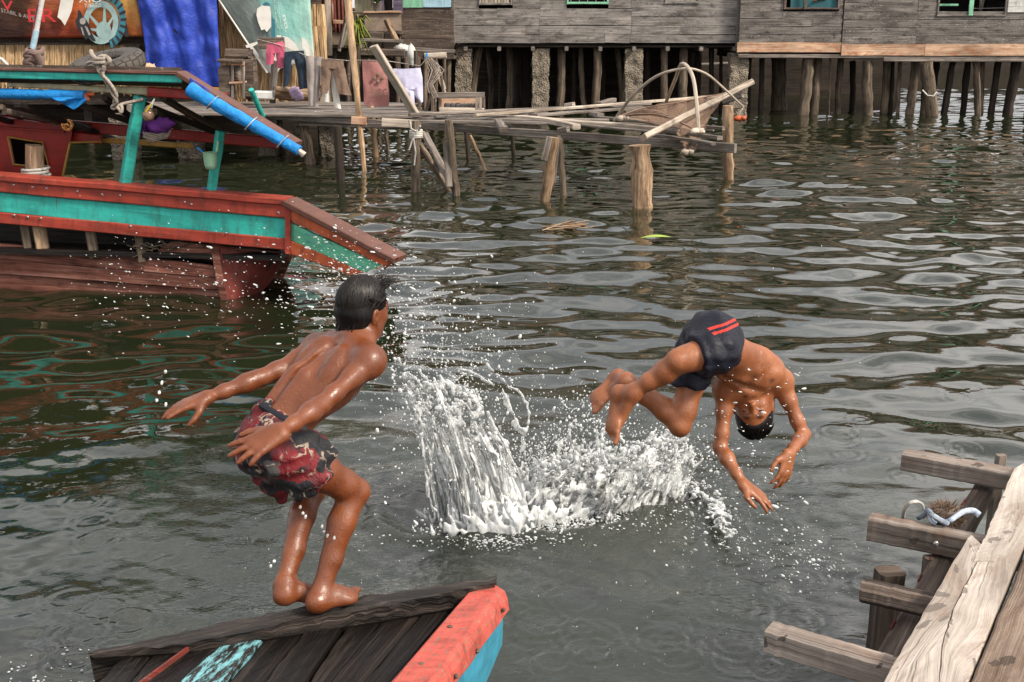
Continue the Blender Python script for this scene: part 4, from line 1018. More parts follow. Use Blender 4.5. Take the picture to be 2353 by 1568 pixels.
garment('white_shorts', M['lilacw'], [[(904, 966, 157), (905, 971, 180), (916, 972, 205)], [(915, 948, 203), (930, 952, 215), (934, 953, 246)], [(945, 972, 200), (955, 972, 222), (966, 972, 235)]], 20.6, 'white lilac shorts hanging beside the leaning plank', 'shorts', seed=7)
mb = MB(); mb.tube([PY(590, 90, 22.2), PY(650, 106, 22.15), PY(705, 129, 22.05), PY(745, 135, 22), PY(800, 140, 21.8), PY(832, 139, 20.9), PY(885, 140, 20.9), PY(966, 152, 20.6), PY(985, 130, 20.6)], .008, 6)
lone('clothes_line', mb, M['rope'], 'thin washing line strung above the walkway', 'line')
bx = thing('wooden_box', 'open fronted wooden box with dark contents standing on the jetty slats', 'box', tuple(PY(1060, 258, 20.6)))
q = lambda u, v, dy=0.: PY(u, v, 20.4 + dy)
MB().beam(q(1007, 220), q(1114, 219), .06, .10).build('top_rail', M['plank'], bx); MB().beam(q(1010, 254), q(1112, 256), .06, .10).build('bottom_rail', M['plank_pale'], bx)
MB().prism([q(1012, 256, .45), q(1110, 256, .45), q(1110, 222, .45), q(1012, 222, .45)], (0, .03, 0)).build('back', M['skirt'], bx)
MB().prism([q(1012, 258, .45), q(1012, 222, .45), q(1012, 222, .05), q(1012, 258, .05)], (-.03, 0, 0)).build('side', M['plank'], bx); MB().prism([q(1111, 258, .45), q(1111, 222, .45), q(1111, 222, .05), q(1111, 258, .05)], (.03, 0, 0)).build('side', M['plank'], bx)
for u in (1096, 1104): MB().beam(q(u, 224, -.02), q(u, 252, -.02), .05, .03, up=(0, 1, 0)).build('slat', M['plank_pale'], bx)
MB().beam(q(1012, 256, .25), q(1110, 257, .25), .4, .03).build('bottom', M['plank'], bx)
mb = MB()
for k in range(7): mb.ball(q(1030 + k * 11, 250, .2), (.10, .1, .09), jit=.6)
mb.build('contents', M['wall_dark'], bx)
lone('dark_board', MB().prism([q(1003, 224, .3), q(1020, 221, .5), q(1018, 250, .5), q(1004, 262, .3)], (0, .04, 0)), M['wall_brown'], 'dark board leaning against the side of the open wooden box', 'board')
tr = thing('plank_trestle', 'rough trestle with a pale short plank bound in blue tape', 'trestle', tuple(PY(1010, 240, 21.5)))
q = lambda u, v, dy=0.: PY(u, v, 21.6 + dy)
MB().beam(q(976, 129, -.1), q(1026, 127, -.1), .10, .10).build('top_plank', M['plank_pale'], tr)
MB().beam(q(979, 129, -.11), q(983, 129, -.11), .105, .105).build('tape', M['tarp_sky'], tr)
for a, b, w_, mm in (((989, 134), (1032, 236), .07, 'plank_pale'), ((1000, 134), (1022, 205), .06, 'plank_pale'), ((1014, 168), (1020, 226), .07, 'wall_brown'), ((1003, 176), (978, 258), .08, 'wall_brown')): MB().beam(q(*a), q(*b), w_, .05).build('leg', M[mm], tr)
for uu in (962, 992): MB().beam(q(uu, 130, .6), q(uu + 2, 262, .6), .08, .06).build('post', M['wall_brown'], tr)
mb = MB()
for k in range(6):
    a = q(975 + 3 * k, 135, -.15); mb.tube([a, a + V((.08 + .03 * k, 0, -.2)), a + V((.02, 0, -.45)), a + V((.05 * k, 0, -.5 - .1 * k))], .012, 5)
lone('hanging_cord', mb, M['rope'], 'tangle of thin grey cord hanging from the trestle', 'cord')
# lift net on its bamboo hoops
ln = thing('lift_net', 'fishing lift net hung from two crossed bamboo hoops at the jetty tip', 'fishing net', tuple(PZ(1560, 300, DZ)))
def bez(pts, n=24):
    out = []
    for k in range(n + 1):
        t_ = k / n * (len(pts) - 1); a = min(int(t_), len(pts) - 2); f = t_ - a
        p = [pts[max(a - 1, 0)], pts[a], pts[a + 1], pts[min(a + 2, len(pts) - 1)]]
        out.append(.5 * ((2 * p[1]) + (p[2] - p[0]) * f + (2 * p[0] - 5 * p[1] + 4 * p[2] - p[3]) * f * f + (3 * p[1] - p[0] - 3 * p[2] + p[3]) * f ** 3))
    return out
N1 = [PY(*a) for a in ((1412, 277, 18.0), (1447, 228, 17.6), (1494, 185, 17.2), (1536, 165, 17.0), (1582, 158, 16.9), (1622, 170, 17.0), (1655, 196, 17.2), (1709, 247, 17.5))]
MB().tube(bez(N1), [.024 - .0004 * k for k in range(25)], 8).build('hoop', M['plank_pale'], ln)
N2 = [PY(*a) for a in ((1531, 234, 19.), (1550, 186, 18.0), (1567, 147, 16.95), (1590, 172, 16.7), (1600, 230, 16.5), (1605, 302, 16.3))]
MB().tube(bez(N2), [.027] * 25, 8).build('hoop', M['plank_pale'], ln)
MB().beam(PY(1478, 317, 16.2), PY(1726, 190, 18.4), .12, .085, roll=.5).build('pole', M['plank_pale'], ln)
MB().beam(PY(1662, 233, 18.6), PY(1706, 217, 18.4), .08, .10).build('pole_stub', M['plank'], ln)
t = NT('net'); v = t.uv((1, 1, 1)); 
wv1 = t.n('ShaderNodeTexWave', wave_type='BANDS', bands_direction='X'); wv2 = t.n('ShaderNodeTexWave', wave_type='BANDS', bands_direction='Y')
for q_ in (wv1, wv2): t.l(v, q_.inputs['Vector']); q_.inputs['Scale'].default_value = 22; q_.inputs['Distortion'].default_value = 1.2
m_ = t.math('MAXIMUM', t.ramp(wv1.outputs['Fac'], [(.55, 0.), (.75, 1.)]), t.ramp(wv2.outputs['Fac'], [(.55, 0.), (.75, 1.)]))
bs = t.n('ShaderNodeBsdfPrincipled'); bs.inputs['Base Color'].default_value = (.30, .19, .13, 1); bs.inputs['Roughness'].default_value = .8
tr_ = t.n('ShaderNodeBsdfTransparent'); ms = t.n('ShaderNodeMixShader'); t.l(t.math('ADD', t.math('MULTIPLY', m_, .55), .12), ms.inputs[0]); t.l(tr_.outputs[0], ms.inputs[1]); t.l(bs.outputs[0], ms.inputs[2]); t.l(ms.outputs[0], t.out.inputs[0])
M['net'] = t.m
def netf(c0, c1, c2, c3, sag, dv):
    def fn(i, j):
        u = (c0[0] * (1-i) + c1[0] * i) * (1-j) + (c3[0] * (1-i) + c2[0] * i) * j; v = (c0[1] * (1-i) + c1[1] * i) * (1-j) + (c3[1] * (1-i) + c2[1] * i) * j; y = (c0[2] * (1-i) + c1[2] * i) * (1-j) + (c3[2] * (1-i) + c2[2] * i) * j
        s = 16 * i * (1-i) * j * (1-j)
        return PY(u, v + dv * s, y) + V((.02 * math.sin(i * 40), .05 * math.sin(i * 19 + j * 7), -sag * s + .02 * mnoise.noise(V((i * 9, j * 9, 0)))))
    return fn
mb = MB(); mb.grid(netf((1421, 268, 18.0), (1602, 302, 16.4), (1668, 214, 18.4), (1530, 233, 19.0), .1, 10), 30, 30, su=3, sv=3)
mb.build('net', M['net'], ln)
mb = MB(); mb.grid(netf((1555, 302, 16.6), (1580, 356, 16.5), (1600, 340, 16.5), (1648, 232, 18.), .05, 4), 20, 20, su=2, sv=2)
mb.build('net', M['net'], ln)
mb = MB(); mb.tube(bez([PY(1421, 268, 18.0), PY(1480, 262, 17.6), PY(1530, 268, 17.2), PY(1602, 300, 16.4)], 16), .014, 6); mb.tube(bez([PY(1421, 268, 18.0), PY(1480, 248, 18.4), PY(1560, 236, 18.7), PY(1668, 214, 18.4)], 16), .012, 6)
for k in range(5): mb.tube([PY(1424, 267, 18.0), PY(1470 + k * 6, 252 + k * 3, 18.0), PY(1510 + k * 14, 256 + k * 5, 17.8)], .010, 5)
mb.build('edge_cord', M['brownc'], ln)
for (u, v, y) in ((1425, 272, 17.9), (1598, 302, 16.3), (1575, 350, 16.4), (1696, 272, 17.4)):
    c = PY(u, v, y); MB().ball(c, (.07, .05, .045), jit=.5).ball(c + V((.08, 0, 0)), (.05, .05, .04), jit=.5).build('float', M['plank_pale'] if u < 1690 else M['orange'], ln)
MB().tube([N1[-1], PY(1700, 258, 17.4), PY(1697, 270, 17.4)], .01, 5).build('cord', M['rope'], ln)
# drifting bits
c = PZ(1508, 549, .02)
mb = MB(); mb.grid(lambda i, j: c + V(((i - .5) * .36, (j - .5) * .16 * math.sin(math.pi * min(.98, max(.04, i))) + .04 * i, .012 + .02 * math.sin(i * 3))), 14, 6)
lone('floating_leaf', mb, plain('lime_leaf', (.30, .40, .06), .5, .3, .2), 'bright lime green leaf floating below the thick jetty log', 'leaf')
mb = MB()
for k in range(26):
    a = PZ(1290 + rnd.gauss(0, 30), 520 + rnd.gauss(0, 5), .01); an = rnd.uniform(-.5, .5); L = rnd.uniform(.08, .35)
    mb.tube([a, a + V((math.cos(an) * L, math.sin(an) * L, rnd.uniform(0, .05)))], .008, 5)
o = mb.build('driftwood', M['log']); tag(o, 'small raft of drifting twigs in front of the jetty posts', 'twigs', kind='stuff')
# ------------------------------------------------------------------ the red and green river boat
def yb(u): return 10.7 - .5 * u / 660 if u < 665 else 10.2 - .5 * (u - 665) / 254
def pb(u, v, d=0.): return PY(u, v, yb(u) + d)
rb = thing('river_boat', 'weathered red and turquoise wooden river boat with a roof and rolled blue tarps', 'boat', tuple(PZ(300, 690, 0)))
def strake(name, top, bot, mat, d, th, parent=rb):
    """top / bot: pixel polylines of the same length along the side"""
    mb = MB(); n = len(top)
    ou, ov = rnd.uniform(0, 50), rnd.uniform(0, 50); vs, uv = [], []; L = 0
    for k in range(n):
        a, b = pb(*top[k], d), pb(*bot[k], d)
        if k: L += (a - pb(*top[k - 1], d)).length
        j = rnd.uniform(-.004, .004)
        h_ = (a - b).length
        ch = .008
        col_ = [a + V((0, th, 0)), a + V((0, ch, 0)), a.lerp(b, ch / h_) + V((0, -0, 0)), a.lerp(b, .5) + V((0, j, j)), b.lerp(a, ch / h_), b + V((0, ch, 0)), b + V((0, th, 0))]
        pv = [-.05, 0, .01, h_ / 2, h_ - .01, h_, h_ + .05]
        vs += col_; uv += [(ou + L, ov + q) for q in pv]
    fs = []
    for k in range(n - 1):
        for m in range(6): fs.append((k * 7 + m, k * 7 + m + 1, (k + 1) * 7 + m + 1, (k + 1) * 7 + m))
    mb.add(vs, fs, uv)
    for e in (0, n - 1): mb.add([vs[e * 7 + m] for m in range(7)], [tuple(range(7)) if e else tuple(range(6, -1, -1))], [uv[e * 7 + m] for m in range(7)])
    return mb.build(name, mat, parent)
def pl(p, q, n): return [(p[0] + (q[0] - p[0]) * k / n, p[1] + (q[1] - p[1]) * k / n + rnd.uniform(-.7, .7)) for k in range(n + 1)]
UL = -420
s = lambda v0, v1, u1: (v0 + (v0 - v1) * 0 + (UL) * (v1 - v0) / u1 * .9)
def full(v0, v1, u1, n=16): return pl((UL, s(v0, v1, u1)), (u1, v1), n)
strake('upper_strake', full(411, 469, 664), full(440, 503, 664), M['red'], -.035, .07)
strake('middle_strake', full(440, 503, 657), full(486, 551, 657), M['teal'], -.005, .05)
strake('lower_strake', full(486, 550, 662), full(511, 577, 662), M['red'], -.03, .07)
cap = MB(); cap.beam(pb(UL, s(402, 461, 666), .05), pb(666, 462, .05), .20, .058, seg=14, jit=.004); cap.build('gunwale', M['red'], rb)
strake('end_strake', pl((668, 470), (905, 603), 6), pl((668, 507), (880, 612), 6), M['orange'], -.035, .06)  # the warmer light on these end boards is put into their paint
strake('end_strake', pl((664, 511), (878, 609), 6), pl((664, 552), (836, 627), 6), M['teal_lit'], -.008, .05)
strake('end_strake', pl((662, 551), (836, 627), 6), pl((664, 584), (803, 632), 6), M['orange'], -.03, .06)
cap = MB(); cap.beam(pb(664, 461, .05), pb(919, 596, .05), .22, .05, seg=6); cap.build('end_cap', M['brown_trim'], rb)
MB().prism([pb(919, 592, -.03), pb(884, 620, -.03), pb(884, 620, .25), pb(919, 592, .25)], (-.04, 0, -.01)).build('end_board', M['orange'], rb)
MB().prism([pb(664, 462, -.045), pb(668, 470, -.045), pb(667, 585, -.045), pb(655, 583, -.045), pb(655, 463, -.045)], (0, .06, 0)).build('knuckle_post', M['red'], rb)
# stern deck under the end boards
MB().prism([pb(665, 480, .05), pb(905, 600, .05), pb(905, 600, 1.1), pb(665, 480, 1.1)], (0, 0, -.04)).build('stern_deck', M['wet'], rb)
# lower hull
d0 = .10
strake('hull_plank', pl((UL, 520), (330, 592), 12), pl((UL, 560), (330, 625), 12), M['hull'], d0, .05)
strake('hull_plank', pl((300, 588), (490, 612), 6), pl((300, 622), (495, 640), 6), M['hull'], d0 + .004, .05)
strake('hull_plank', pl((UL, 558), (496, 638), 14), pl((UL, 600), (506, 668), 14), M['hull'], d0 + .02, .05)
strake('hull_plank', pl((UL, 600), (506, 667), 14), pl((UL, 690), (528, 735), 14), M['hull'], d0 + .06, .05)
strake('hull_plank', pl((375, 566), (486, 572), 5), pl((360, 580), (492, 600), 5), M['hull'], d0 + .01, .05)
strake('hull_plank', pl((395, 556), (655, 582), 5), pl((372, 568), (490, 574), 5), M['hull'], d0 + .03, .04)
MB().prism([pb(484, 566, d0 - .03), pb(502, 568, d0 - .03), pb(512, 640, d0 - .03), pb(534, 742, d0 - .03), pb(520, 742, d0 - .03), pb(496, 640, d0 - .03)], (0, .10, 0)).build('stern_post', M['hull'], rb)
mb = MB()
e0 = [pb(488, 560, d0), pb(500, 612, d0), pb(514, 664, d0), pb(532, 740, d0)]
e1 = [PY(650, 583, 10.75), PY(645, 610, 10.8), PY(618, 648, 10.8), PY(540, 735, 10.7)]
def sternf(i, j):
    k = (1 - j) * 3; a = min(int(k), 2); f = k - a
    p, q = e0[a].lerp(e0[a + 1], f), e1[a].lerp(e1[a + 1], f)
    return p.lerp(q, i) + V((0, -.10 * math.sin(math.pi * i), 0))
mb.grid(sternf, 14, 14, su=.9, sv=.7); mb.build('stern_planking', M['hull_red'], rb, thick=.03)
ins = MB(); ins.prism([pb(UL, 430, .42), pb(650, 500, .42), pb(640, 590, .42), pb(520, 742, .42), pb(UL, 690, .42)], (0, .05, 0)); ins.build('inner_planking', M['wet'], rb)
MB().prism([V((pb(UL, 520).x, 10.9, .42)), V((pb(640, 590).x, 10.35, .42)), V((pb(640, 590).x, 11.5, .42)), V((pb(UL, 520).x, 11.9, .42))], (0, 0, -.05)).build('bottom_boards', M['wet'], rb)
far = MB(); far.prism([V((pb(UL, 430).x, 11.9, .72)), V((pb(660, 430).x, 11.4, .66)), V((pb(560, 430).x, 11.3, -.2)), V((pb(UL, 430).x, 11.8, -.2))], (0, .05, 0)); far.build('far_side', M['hull'], rb)
for u, w_ in ((60, 20), (95, 30), (212, 22), (322, 18)):
    sc_ = w_ * yb(u) / FOC
    MB().beam(pb(u - 5, 508 + u * .1, .06), pb(u + 6, 575 + u * .08, .09), sc_, .06, up=(0, 1, 0), roll=.25).build('rib', M['post'] if u != 95 else M['log'], rb)
mb = MB()
for k in range(16):
    a = pb(340 + rnd.uniform(-20, 60), 570 + rnd.uniform(-10, 10), .06); mb.tube([a, a + V((rnd.uniform(-.2, .25), rnd.uniform(-.03, .05), rnd.uniform(-.06, .08)))], .006, 5)
mb.build('splintered_wood', M['post'], rb)
mb = MB()
for (u, v) in ((32, 425), (75, 430), (107, 433), (178, 440), (235, 447), (276, 449), (425, 465), (440, 470), (640, 489), (33, 495), (64, 499), (94, 502), (300, 520), (520, 536), (745, 520), (730, 513)):
    mb.ball(pb(u, v, -.035), (.012, .008, .012), 8, 6)
mb.build('bolt_heads', M['steel'], rb)
# roof
ROOFM = MB()
ROOFM.prism([pb(UL, 150, -.05), pb(418, 165, -.05), PY(418, 200, 12.), PY(UL, 180, 12.2)], (0, 0, .035)); ROOFM.build('roof', M['wall_brown'], rb)
strake('fascia', pl((UL, 152), (417, 173), 12), pl((UL, 170), (417, 191), 12), M['teal'], -.06, .04)
strake('roof_trim', pl((UL, 148), (418, 164), 12), pl((UL, 153), (418, 173), 12), M['brown_trim'], -.085, .12)
mb = MB(); mb.beam(PY(416, 169, 10.25), PY(684, 331, 9.95), .16, .045, up=(0, 0, 1)); mb.build('roof_end_trim', M['brown_trim'], rb)
MB().prism([PY(418, 172, 10.35), PY(684, 335, 10.05), PY(660, 328, 11.6), PY(418, 205, 12.)], (0, 0, .03)).build('roof_end', M['wall_brown'], rb)
strake('fascia_end', pl((420, 178), (684, 334), 6), pl((420, 184), (684, 338), 6), M['teal_lit'], -.10, .03)
strake('eave_board', pl((16, 190), (385, 203), 8), pl((16, 200), (380, 221), 8), M['cream'], .10, .04)
strake('eave_board', pl((338, 200), (520, 214), 4), pl((338, 222), (520, 234), 4), M['red_cabin'], .07, .04)
strake('eave_board', pl((UL, 190), (215, 214), 6), pl((UL, 198), (215, 221), 6), M['orange'], .02, .03)
def troll(a, b, r0, r1, mat, name, wig=.05):
    n = 40; pts = [a.lerp(b, k / n) for k in range(n + 1)]
    mb = MB(); vs = []; fs = []; m_ = 20
    ax = (b - a).normalized(); s1 = ax.cross(V((0, 1, 0))).normalized(); s2 = ax.cross(s1)
    for k, p in enumerate(pts):
        r_ = r0 + (r1 - r0) * k / n
        for i in range(m_ + 1):
            an = 2 * math.pi * i / m_
            rr = r_ * (1 + wig * 3 * mnoise.noise(V((k * .35, math.cos(an) * 1.5, math.sin(an) * 1.5))) - (.12 if k in (8, 9, 22, 23, 34) else 0))
            vs.append(p + s1 * math.cos(an) * rr + s2 * math.sin(an) * rr)
    for k in range(n):
        for i in range(m_): fs.append((k * (m_+1) + i, k * (m_+1) + i + 1, (k+1) * (m_+1) + i + 1, (k+1) * (m_+1) + i))
    mb.add(vs, fs, None, True)
    for e in (0, n): mb.add([vs[e * (m_+1) + i] for i in range(m_)], [tuple(range(m_))])
    return mb.build(name, mat, rb)
o = troll(PY(436, 206, 10.05), PY(688, 347, 9.75), .062, .042, M['tarp_sky'], 'rolled_tarp')
mb = MB()
for k in (8.5, 22.5, 34): 
    c = PY(436, 206, 10.05).lerp(PY(688, 347, 9.75), k / 40); mb.tube([c + V((.05 * math.sin(a), .055 * math.cos(a), .05 * math.sin(a))) for a in np.linspace(0, 6.3, 14)], .006, 5)
mb.build('tie', M['rope_blue'], o)
MB().tube([PY(686, 346, 9.75), PY(699, 357, 9.75)], [.022, .028], 8).build('pole_tip', M['plank_pale'], o)
MB().grid(lambda i, j: PY(436 + 240 * i, 190 + 140 * i - 12 * j * (1 - i), 10.12 + .02 * math.sin(i * 30)), 24, 4).build('tarp_flap', M['tarp'], rb, thick=.004)
troll(PY(UL, 205, 11.1), PY(196, 220, 10.55), .05, .046, M['tarp_sky'], 'rolled_tarp')
def flap(i, j):
    u = 120 + 78 * i; v0 = 224; v1 = 226 + 26 * min(i / .62, (1.15 - i) / .5)
    return PY(u, v0 + (v1 - v0) * j, 10.52 + .03 * math.sin(i * 9 + j * 4))
MB().grid(flap, 16, 10).build('tarp_flap', M['tarp_sky'], rb, thick=.004)
MB().beam(pb(195, 216, .0), pb(201, 232, .0), .05, .03).build('tarp_end', M['orange'], rb)
# posts, rafters, far beam
def bpost(u0, v0, u1, v1, w_, dd):
    a, b = pb(u0, v0, dd), pb(u1, v1, dd); return MB().beam(a, b, w_ * yb(u0) / FOC * .8, w_ * yb(u0) / FOC * .8, up=(0, 1, 0), roll=.6, bev=.012, seg=6).build('post', M['teal'], rb)
bpost(322, 222, 287, 428, 30, .1); bpost(507, 302, 485, 442, 24, .1)
for (a, b, w_, mm) in (((375, 226), (528, 314), .07, 'post'), ((352, 256), (425, 303), .07, 'post'), ((180, 240), (420, 320), .05, 'post_dark'), ((40, 240), (260, 320), .08, 'wet'), ((10, 255), (245, 300), .06, 'wall_brown'), ((-40, 235), (120, 268), .06, 'wall_brown'), ((0, 245), (58, 276), .05, 'post'), ((-80, 250), (60, 290), .06, 'wet'), ((300, 228), (560, 330), .06, 'post_dark'), ((240, 225), (330, 290), .05, 'post_dark')):
    MB().beam(PY(*a, 10.6), PY(*b, 11.7), w_, .05).build('rafter', M[mm], rb)
MB().beam(PY(UL, 240, 11.75), PY(640, 329, 11.35), .06, .105, seg=8).build('far_beam', M['red_cabin'], rb)
MB().beam(PY(212, 320, 11.6), PY(440, 336, 11.5), .05, .05).build('ochre_beam', M['ochre'], rb)
MB().beam(PY(158, 312, 11.5), PY(232, 321, 11.45), .05, .09).build('cabin_head', M['red_cabin'], rb)
cw = MB()
yc = 11.4; c_ = lambda u, v, d=0.: PY(u, v, yc + d)
cw.prism([c_(-420, 240), c_(-5, 268), c_(165, 292), c_(165, 308), c_(160, 330), c_(141, 415), c_(105, 412), c_(113, 386), c_(99, 327), c_(18, 315), c_(-420, 290)], (0, .05, 0))
cw.prism([c_(-420, 290), c_(18, 315), c_(30, 378), c_(113, 386), c_(105, 412), c_(-420, 400)], (0, .05, 0))
cw.build('cabin_wall', M['red_cabin'], rb)
MB().beam(c_(-420, 262, -.02), c_(148, 304, -.02), .03, .02).build('cabin_moulding', M['red_cabin'], rb)
mb = MB(); mb.tube([c_(18, 315, -.02), c_(30, 378, -.02), c_(112, 386, -.02), c_(98, 328, -.02), c_(18, 315, -.02)], .010, 6); mb.tube([c_(161, 328, -.02), c_(142, 412, -.02)], .011, 6).tube([c_(161, 328, -.02), c_(232, 326, -.02)], .010, 6)
mb.build('ochre_edging', M['ochre'], rb)
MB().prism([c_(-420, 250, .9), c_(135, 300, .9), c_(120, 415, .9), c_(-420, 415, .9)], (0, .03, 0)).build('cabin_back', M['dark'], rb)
bo = MB(); bo.beam(pb(80, 334, .3), pb(79, 402, .3), .135, .135, up=(0, 1, 0), roll=.75, bev=.015); bo.build('bollard', M['log'], rb)
bl = thing('brass_bell', 'round polished brass bell under the roof of the red boat', 'bell', tuple(PY(156, 287, 11.1)))
c = PY(154, 287, 11.1); dr = V((.5, -.8, -.15)).normalized()
mb = MB(); pr = [(0, .012), (.02, .03), (.035, .052), (.05, .058), (.06, .056)]
mb.tube([c - dr * .05 + dr * a for a, r_ in pr], [r_ for a, r_ in pr], 18); mb.ball(c - dr * .03, .05, 14, 10); mb.build('bell', M['brass'], bl)
MB().tube([c - dr * .05, c - dr * .05 + V((.07, .12, -.05))], .03, 10).build('mount', M['post_dark'], bl)
mb = MB()
def coil(c, r0, turns, dz, n=40): return [c + V((math.cos(a) * (r0 + .012 * math.sin(a * 2.3)), math.sin(a) * r0 * .9, dz * a / 6.28)) for a in np.linspace(0, turns * 6.28, n)]
c = pb(82, 402, .3)
mb.tube(coil(c - V((0, 0, .03)), .12, 3.3, .03, 60), .014, 7).tube([c + V((.1, -.1, 0)), c + V((.2, -.14, -.02)), c + V((.26, -.12, -.05)), c + V((.20, -.05, -.03))], .014, 7)
lone('mooring_rope', mb, M['rope_white'], 'coil of pale rope wound round the bollard of the red boat', 'rope')
# tyre on the roof
ty = thing('tyre', 'worn black tyre with honeycomb tread lying on the boat roof', 'tyre', tuple(PY(247, 158, 10.75)))
mb = MB(); c = PY(247, 152, 10.85); tl = Matrix.Rotation(R(-9), 3, 'Y') @ Matrix.Rotation(R(14), 3, 'X')
def torus(R0, r0, r1, n=56, m=24, sq=.6):
    def fn(i, j):
        a, b = 2 * math.pi * i, 2 * math.pi * j
        cb, sb = math.cos(b), math.sin(b)
        cb = math.copysign(abs(cb) ** sq, cb); sb = math.copysign(abs(sb) ** sq, sb)
        return c + tl @ V(((R0 + r0 * cb) * math.cos(a), (R0 + r0 * cb) * math.sin(a), r1 * sb))
    return fn
t = NT('tyre_tread'); vv = t.voro(t.uv((26, 8, 1)), 1., 'DISTANCE_TO_EDGE', .35)
hx = t.ramp(vv.outputs['Distance'], [(.03, 0.), (.10, 1.)]); dn = t.noise(t.uv((6, 6, 1)), 1.5, 4, .6)
t.bsdf(t.mix(dn, t.mix(hx, (.008, .008, .009), (.035, .034, .036)), t.mix(hx, (.02, .016, .012), (.10, .08, .06))), .6, t.bump(hx, .8, .01), .35); M['tread'] = t.m
mb.grid(torus(.235, .105, .085), 56, 24, su=1, sv=1); mb.build('tread', M['tread'], ty)
# rope knotted round the roof edge
mb = MB(); q = lambda u, v, d=-.12: pb(u, v, d)
mb.tube(bez([q(209, 118, .05), q(213, 128, -.02), q(222, 136), q(232, 146), q(244, 150, -.16), q(252, 140, -.18), q(244, 131, -.16), q(230, 131, -.14), q(220, 142, -.12), q(226, 156, -.14), q(236, 162, -.17), q(240, 152, -.18)], 60), .019, 8)
mb.tube(bez([q(200, 146, -.05), q(214, 143, -.1), q(224, 150, -.15), q(226, 162, -.16), q(234, 172, -.16), q(244, 190, -.15), q(256, 212, -.12), q(266, 228, -.1), q(268, 238, -.08), q(258, 245, -.06), q(262, 250, -.05), q(280, 240, -.02), q(300, 235, .02), q(330, 228, .05)], 70), .015, 8)
mb.tube(bez([q(240, 158, -.17), q(236, 172, -.17), q(248, 186, -.16), q(262, 206, -.13), q(268, 222, -.1), q(262, 236, -.07), q(274, 252, -.05), q(279, 258, -.05), q(280, 246, -.04), q(272, 243, -.04)], 50), .015, 8)
mb.tube(coil(q(233, 150, -.15), .05, 2, .03, 30), .017, 8)
lone('knotted_rope', mb, M['rope'], 'thick grey rope knotted over the edge of the boat roof', 'rope')
fp_ = thing('flag_pole', 'slender white and blue pole standing in a wrapped cloth on the boat roof', 'pole', tuple(PY(78, 157, 11.)))
MB().tube([PY(98, -5, 11.), PY(97, 0, 11.), PY(84, 70, 11.)], .022, 10).build('pole', M['white_board'], fp_); MB().tube([PY(84, 70, 11.), PY(75, 112, 11.)], .026, 10).build('grip', M['sky_board'], fp_)
MB().tube([PY(92, 10, 11.05), PY(70, 150, 11.05)], .03, 8).build('stake', M['red_cabin'], fp_)
mb = MB()
for k in range(15): 
    c = PY(77 + rnd.uniform(-3, 3), 116 + k * 2.9, 11.); mb.tube([c + V((math.cos(a) * .075, math.sin(a) * .075, .02 * math.sin(a * 1.0 + k) + .01 * math.sin(3 * a))) for a in np.linspace(k, k + 6.5, 18)], .016, 6)
mb.tube([PY(84, 122, 10.9), PY(92, 140, 10.92), PY(97, 157, 10.95)], .03, 7)
mb.build('wrapping', cloth('faded_wrap', (.16, .11, .095)), fp_)
mb = MB(); mb.tube([PY(-30, 120, 10.9), PY(5, 138, 10.9), PY(23, 157, 10.9)], .018, 7); lone('white_rope', mb, M['rope_white'], 'end of a white rope lying at the left edge of the boat roof', 'rope')
MB().ball(PY(338, 158, 11.1), (.06, .06, .05), jit=.3).ball(PY(349, 158, 11.1), (.05, .05, .04), jit=.6).build('roof_bundle', M['skirt']); tag(bpy.data.objects['roof_bundle'], 'small peach coloured bundle beside the tyre on the roof', 'bundle')
dk = thing('drink_bag', 'small clear bag of brown drink with a yellow straw hung on the turquoise post', 'drink bag', tuple(pb(341, 262, -.05)))
c = pb(341, 265, -.06)
t = NT('drink_bag'); b = t.bsdf((.34, .20, .13), .15, None, .6); b.inputs['Transmission Weight'].default_value = .35; M['bag'] = t.m
MB().ball(c, (.05, .045, .05), 14, 10, jit=.25).ball(c + V((.012, -.01, .055)), (.03, .03, .03), jit=.3).build('bag', M['bag'], dk)
MB().tube([c + V((-.01, -.04, .03)), c + V((.05, -.04, .10))], .007, 6).build('straw', plain('yellow_straw', (.62, .50, .04)), dk)
MB().tube([c + V((.03, -.02, .07)), c + V((.07, -.02, .14))], [.018, .006], 7).build('bag_neck', M['white_board'], dk)
mb = MB()
for k in range(14): mb.ball(PY(345 + rnd.uniform(-18, 36), 294 + rnd.uniform(-14, 14), 10.75 + rnd.uniform(-.1, .1)), (rnd.uniform(.04, .09), .05, rnd.uniform(.03, .06)), jit=.8)
lone('purple_bundle', mb, cloth('purple_cloth', (.14, .035, .22), .5), 'dark purple cloth bundle stuffed under the boat roof', 'bundle')
mb = MB()
for k in range(18): mb.tube(bez([PY(330 + rnd.uniform(-4, 4), 312 + rnd.uniform(-8, 6), 10.6), PY(350 + rnd.uniform(-6, 6), 318 + rnd.uniform(-9, 9), 10.62), PY(374 + rnd.uniform(-6, 10), 312 + rnd.uniform(-8, 8), 10.65), PY(392, 300, 10.65)], 10), .008, 5)
lone('net_bundle', mb, M['rope'], 'bundle of grey cords below the purple cloth', 'cords')
bk = thing('green_bucket', 'small pale green plastic bucket hung on the rear turquoise post', 'bucket', tuple(pb(482, 370, -.05)))
c = pb(482, 350, -.03); M['bucket'] = plain('bucket_green', (.24, .42, .28), .45, .4, .2, 10)
dn = V((.02, 0, -1)).normalized()
MB().tube([c + dn * a for a in (0, .006, .05, .11, .145, .15)], [.066, .062, .06, .055, .045, .01], 20).build('body', M['bucket'], bk)
MB().tube([c + V((.05, .05, 0)), c + V((.06, .06, .05)), c + V((.065, .06, .09))], .012, 7).build('hook', M['bucket'], bk)
MB().tube([c + V((-.06, 0, 0)), c + V((-.10, -.02, .04))], .009, 6).build('handle', M['tarp_sky'], bk)

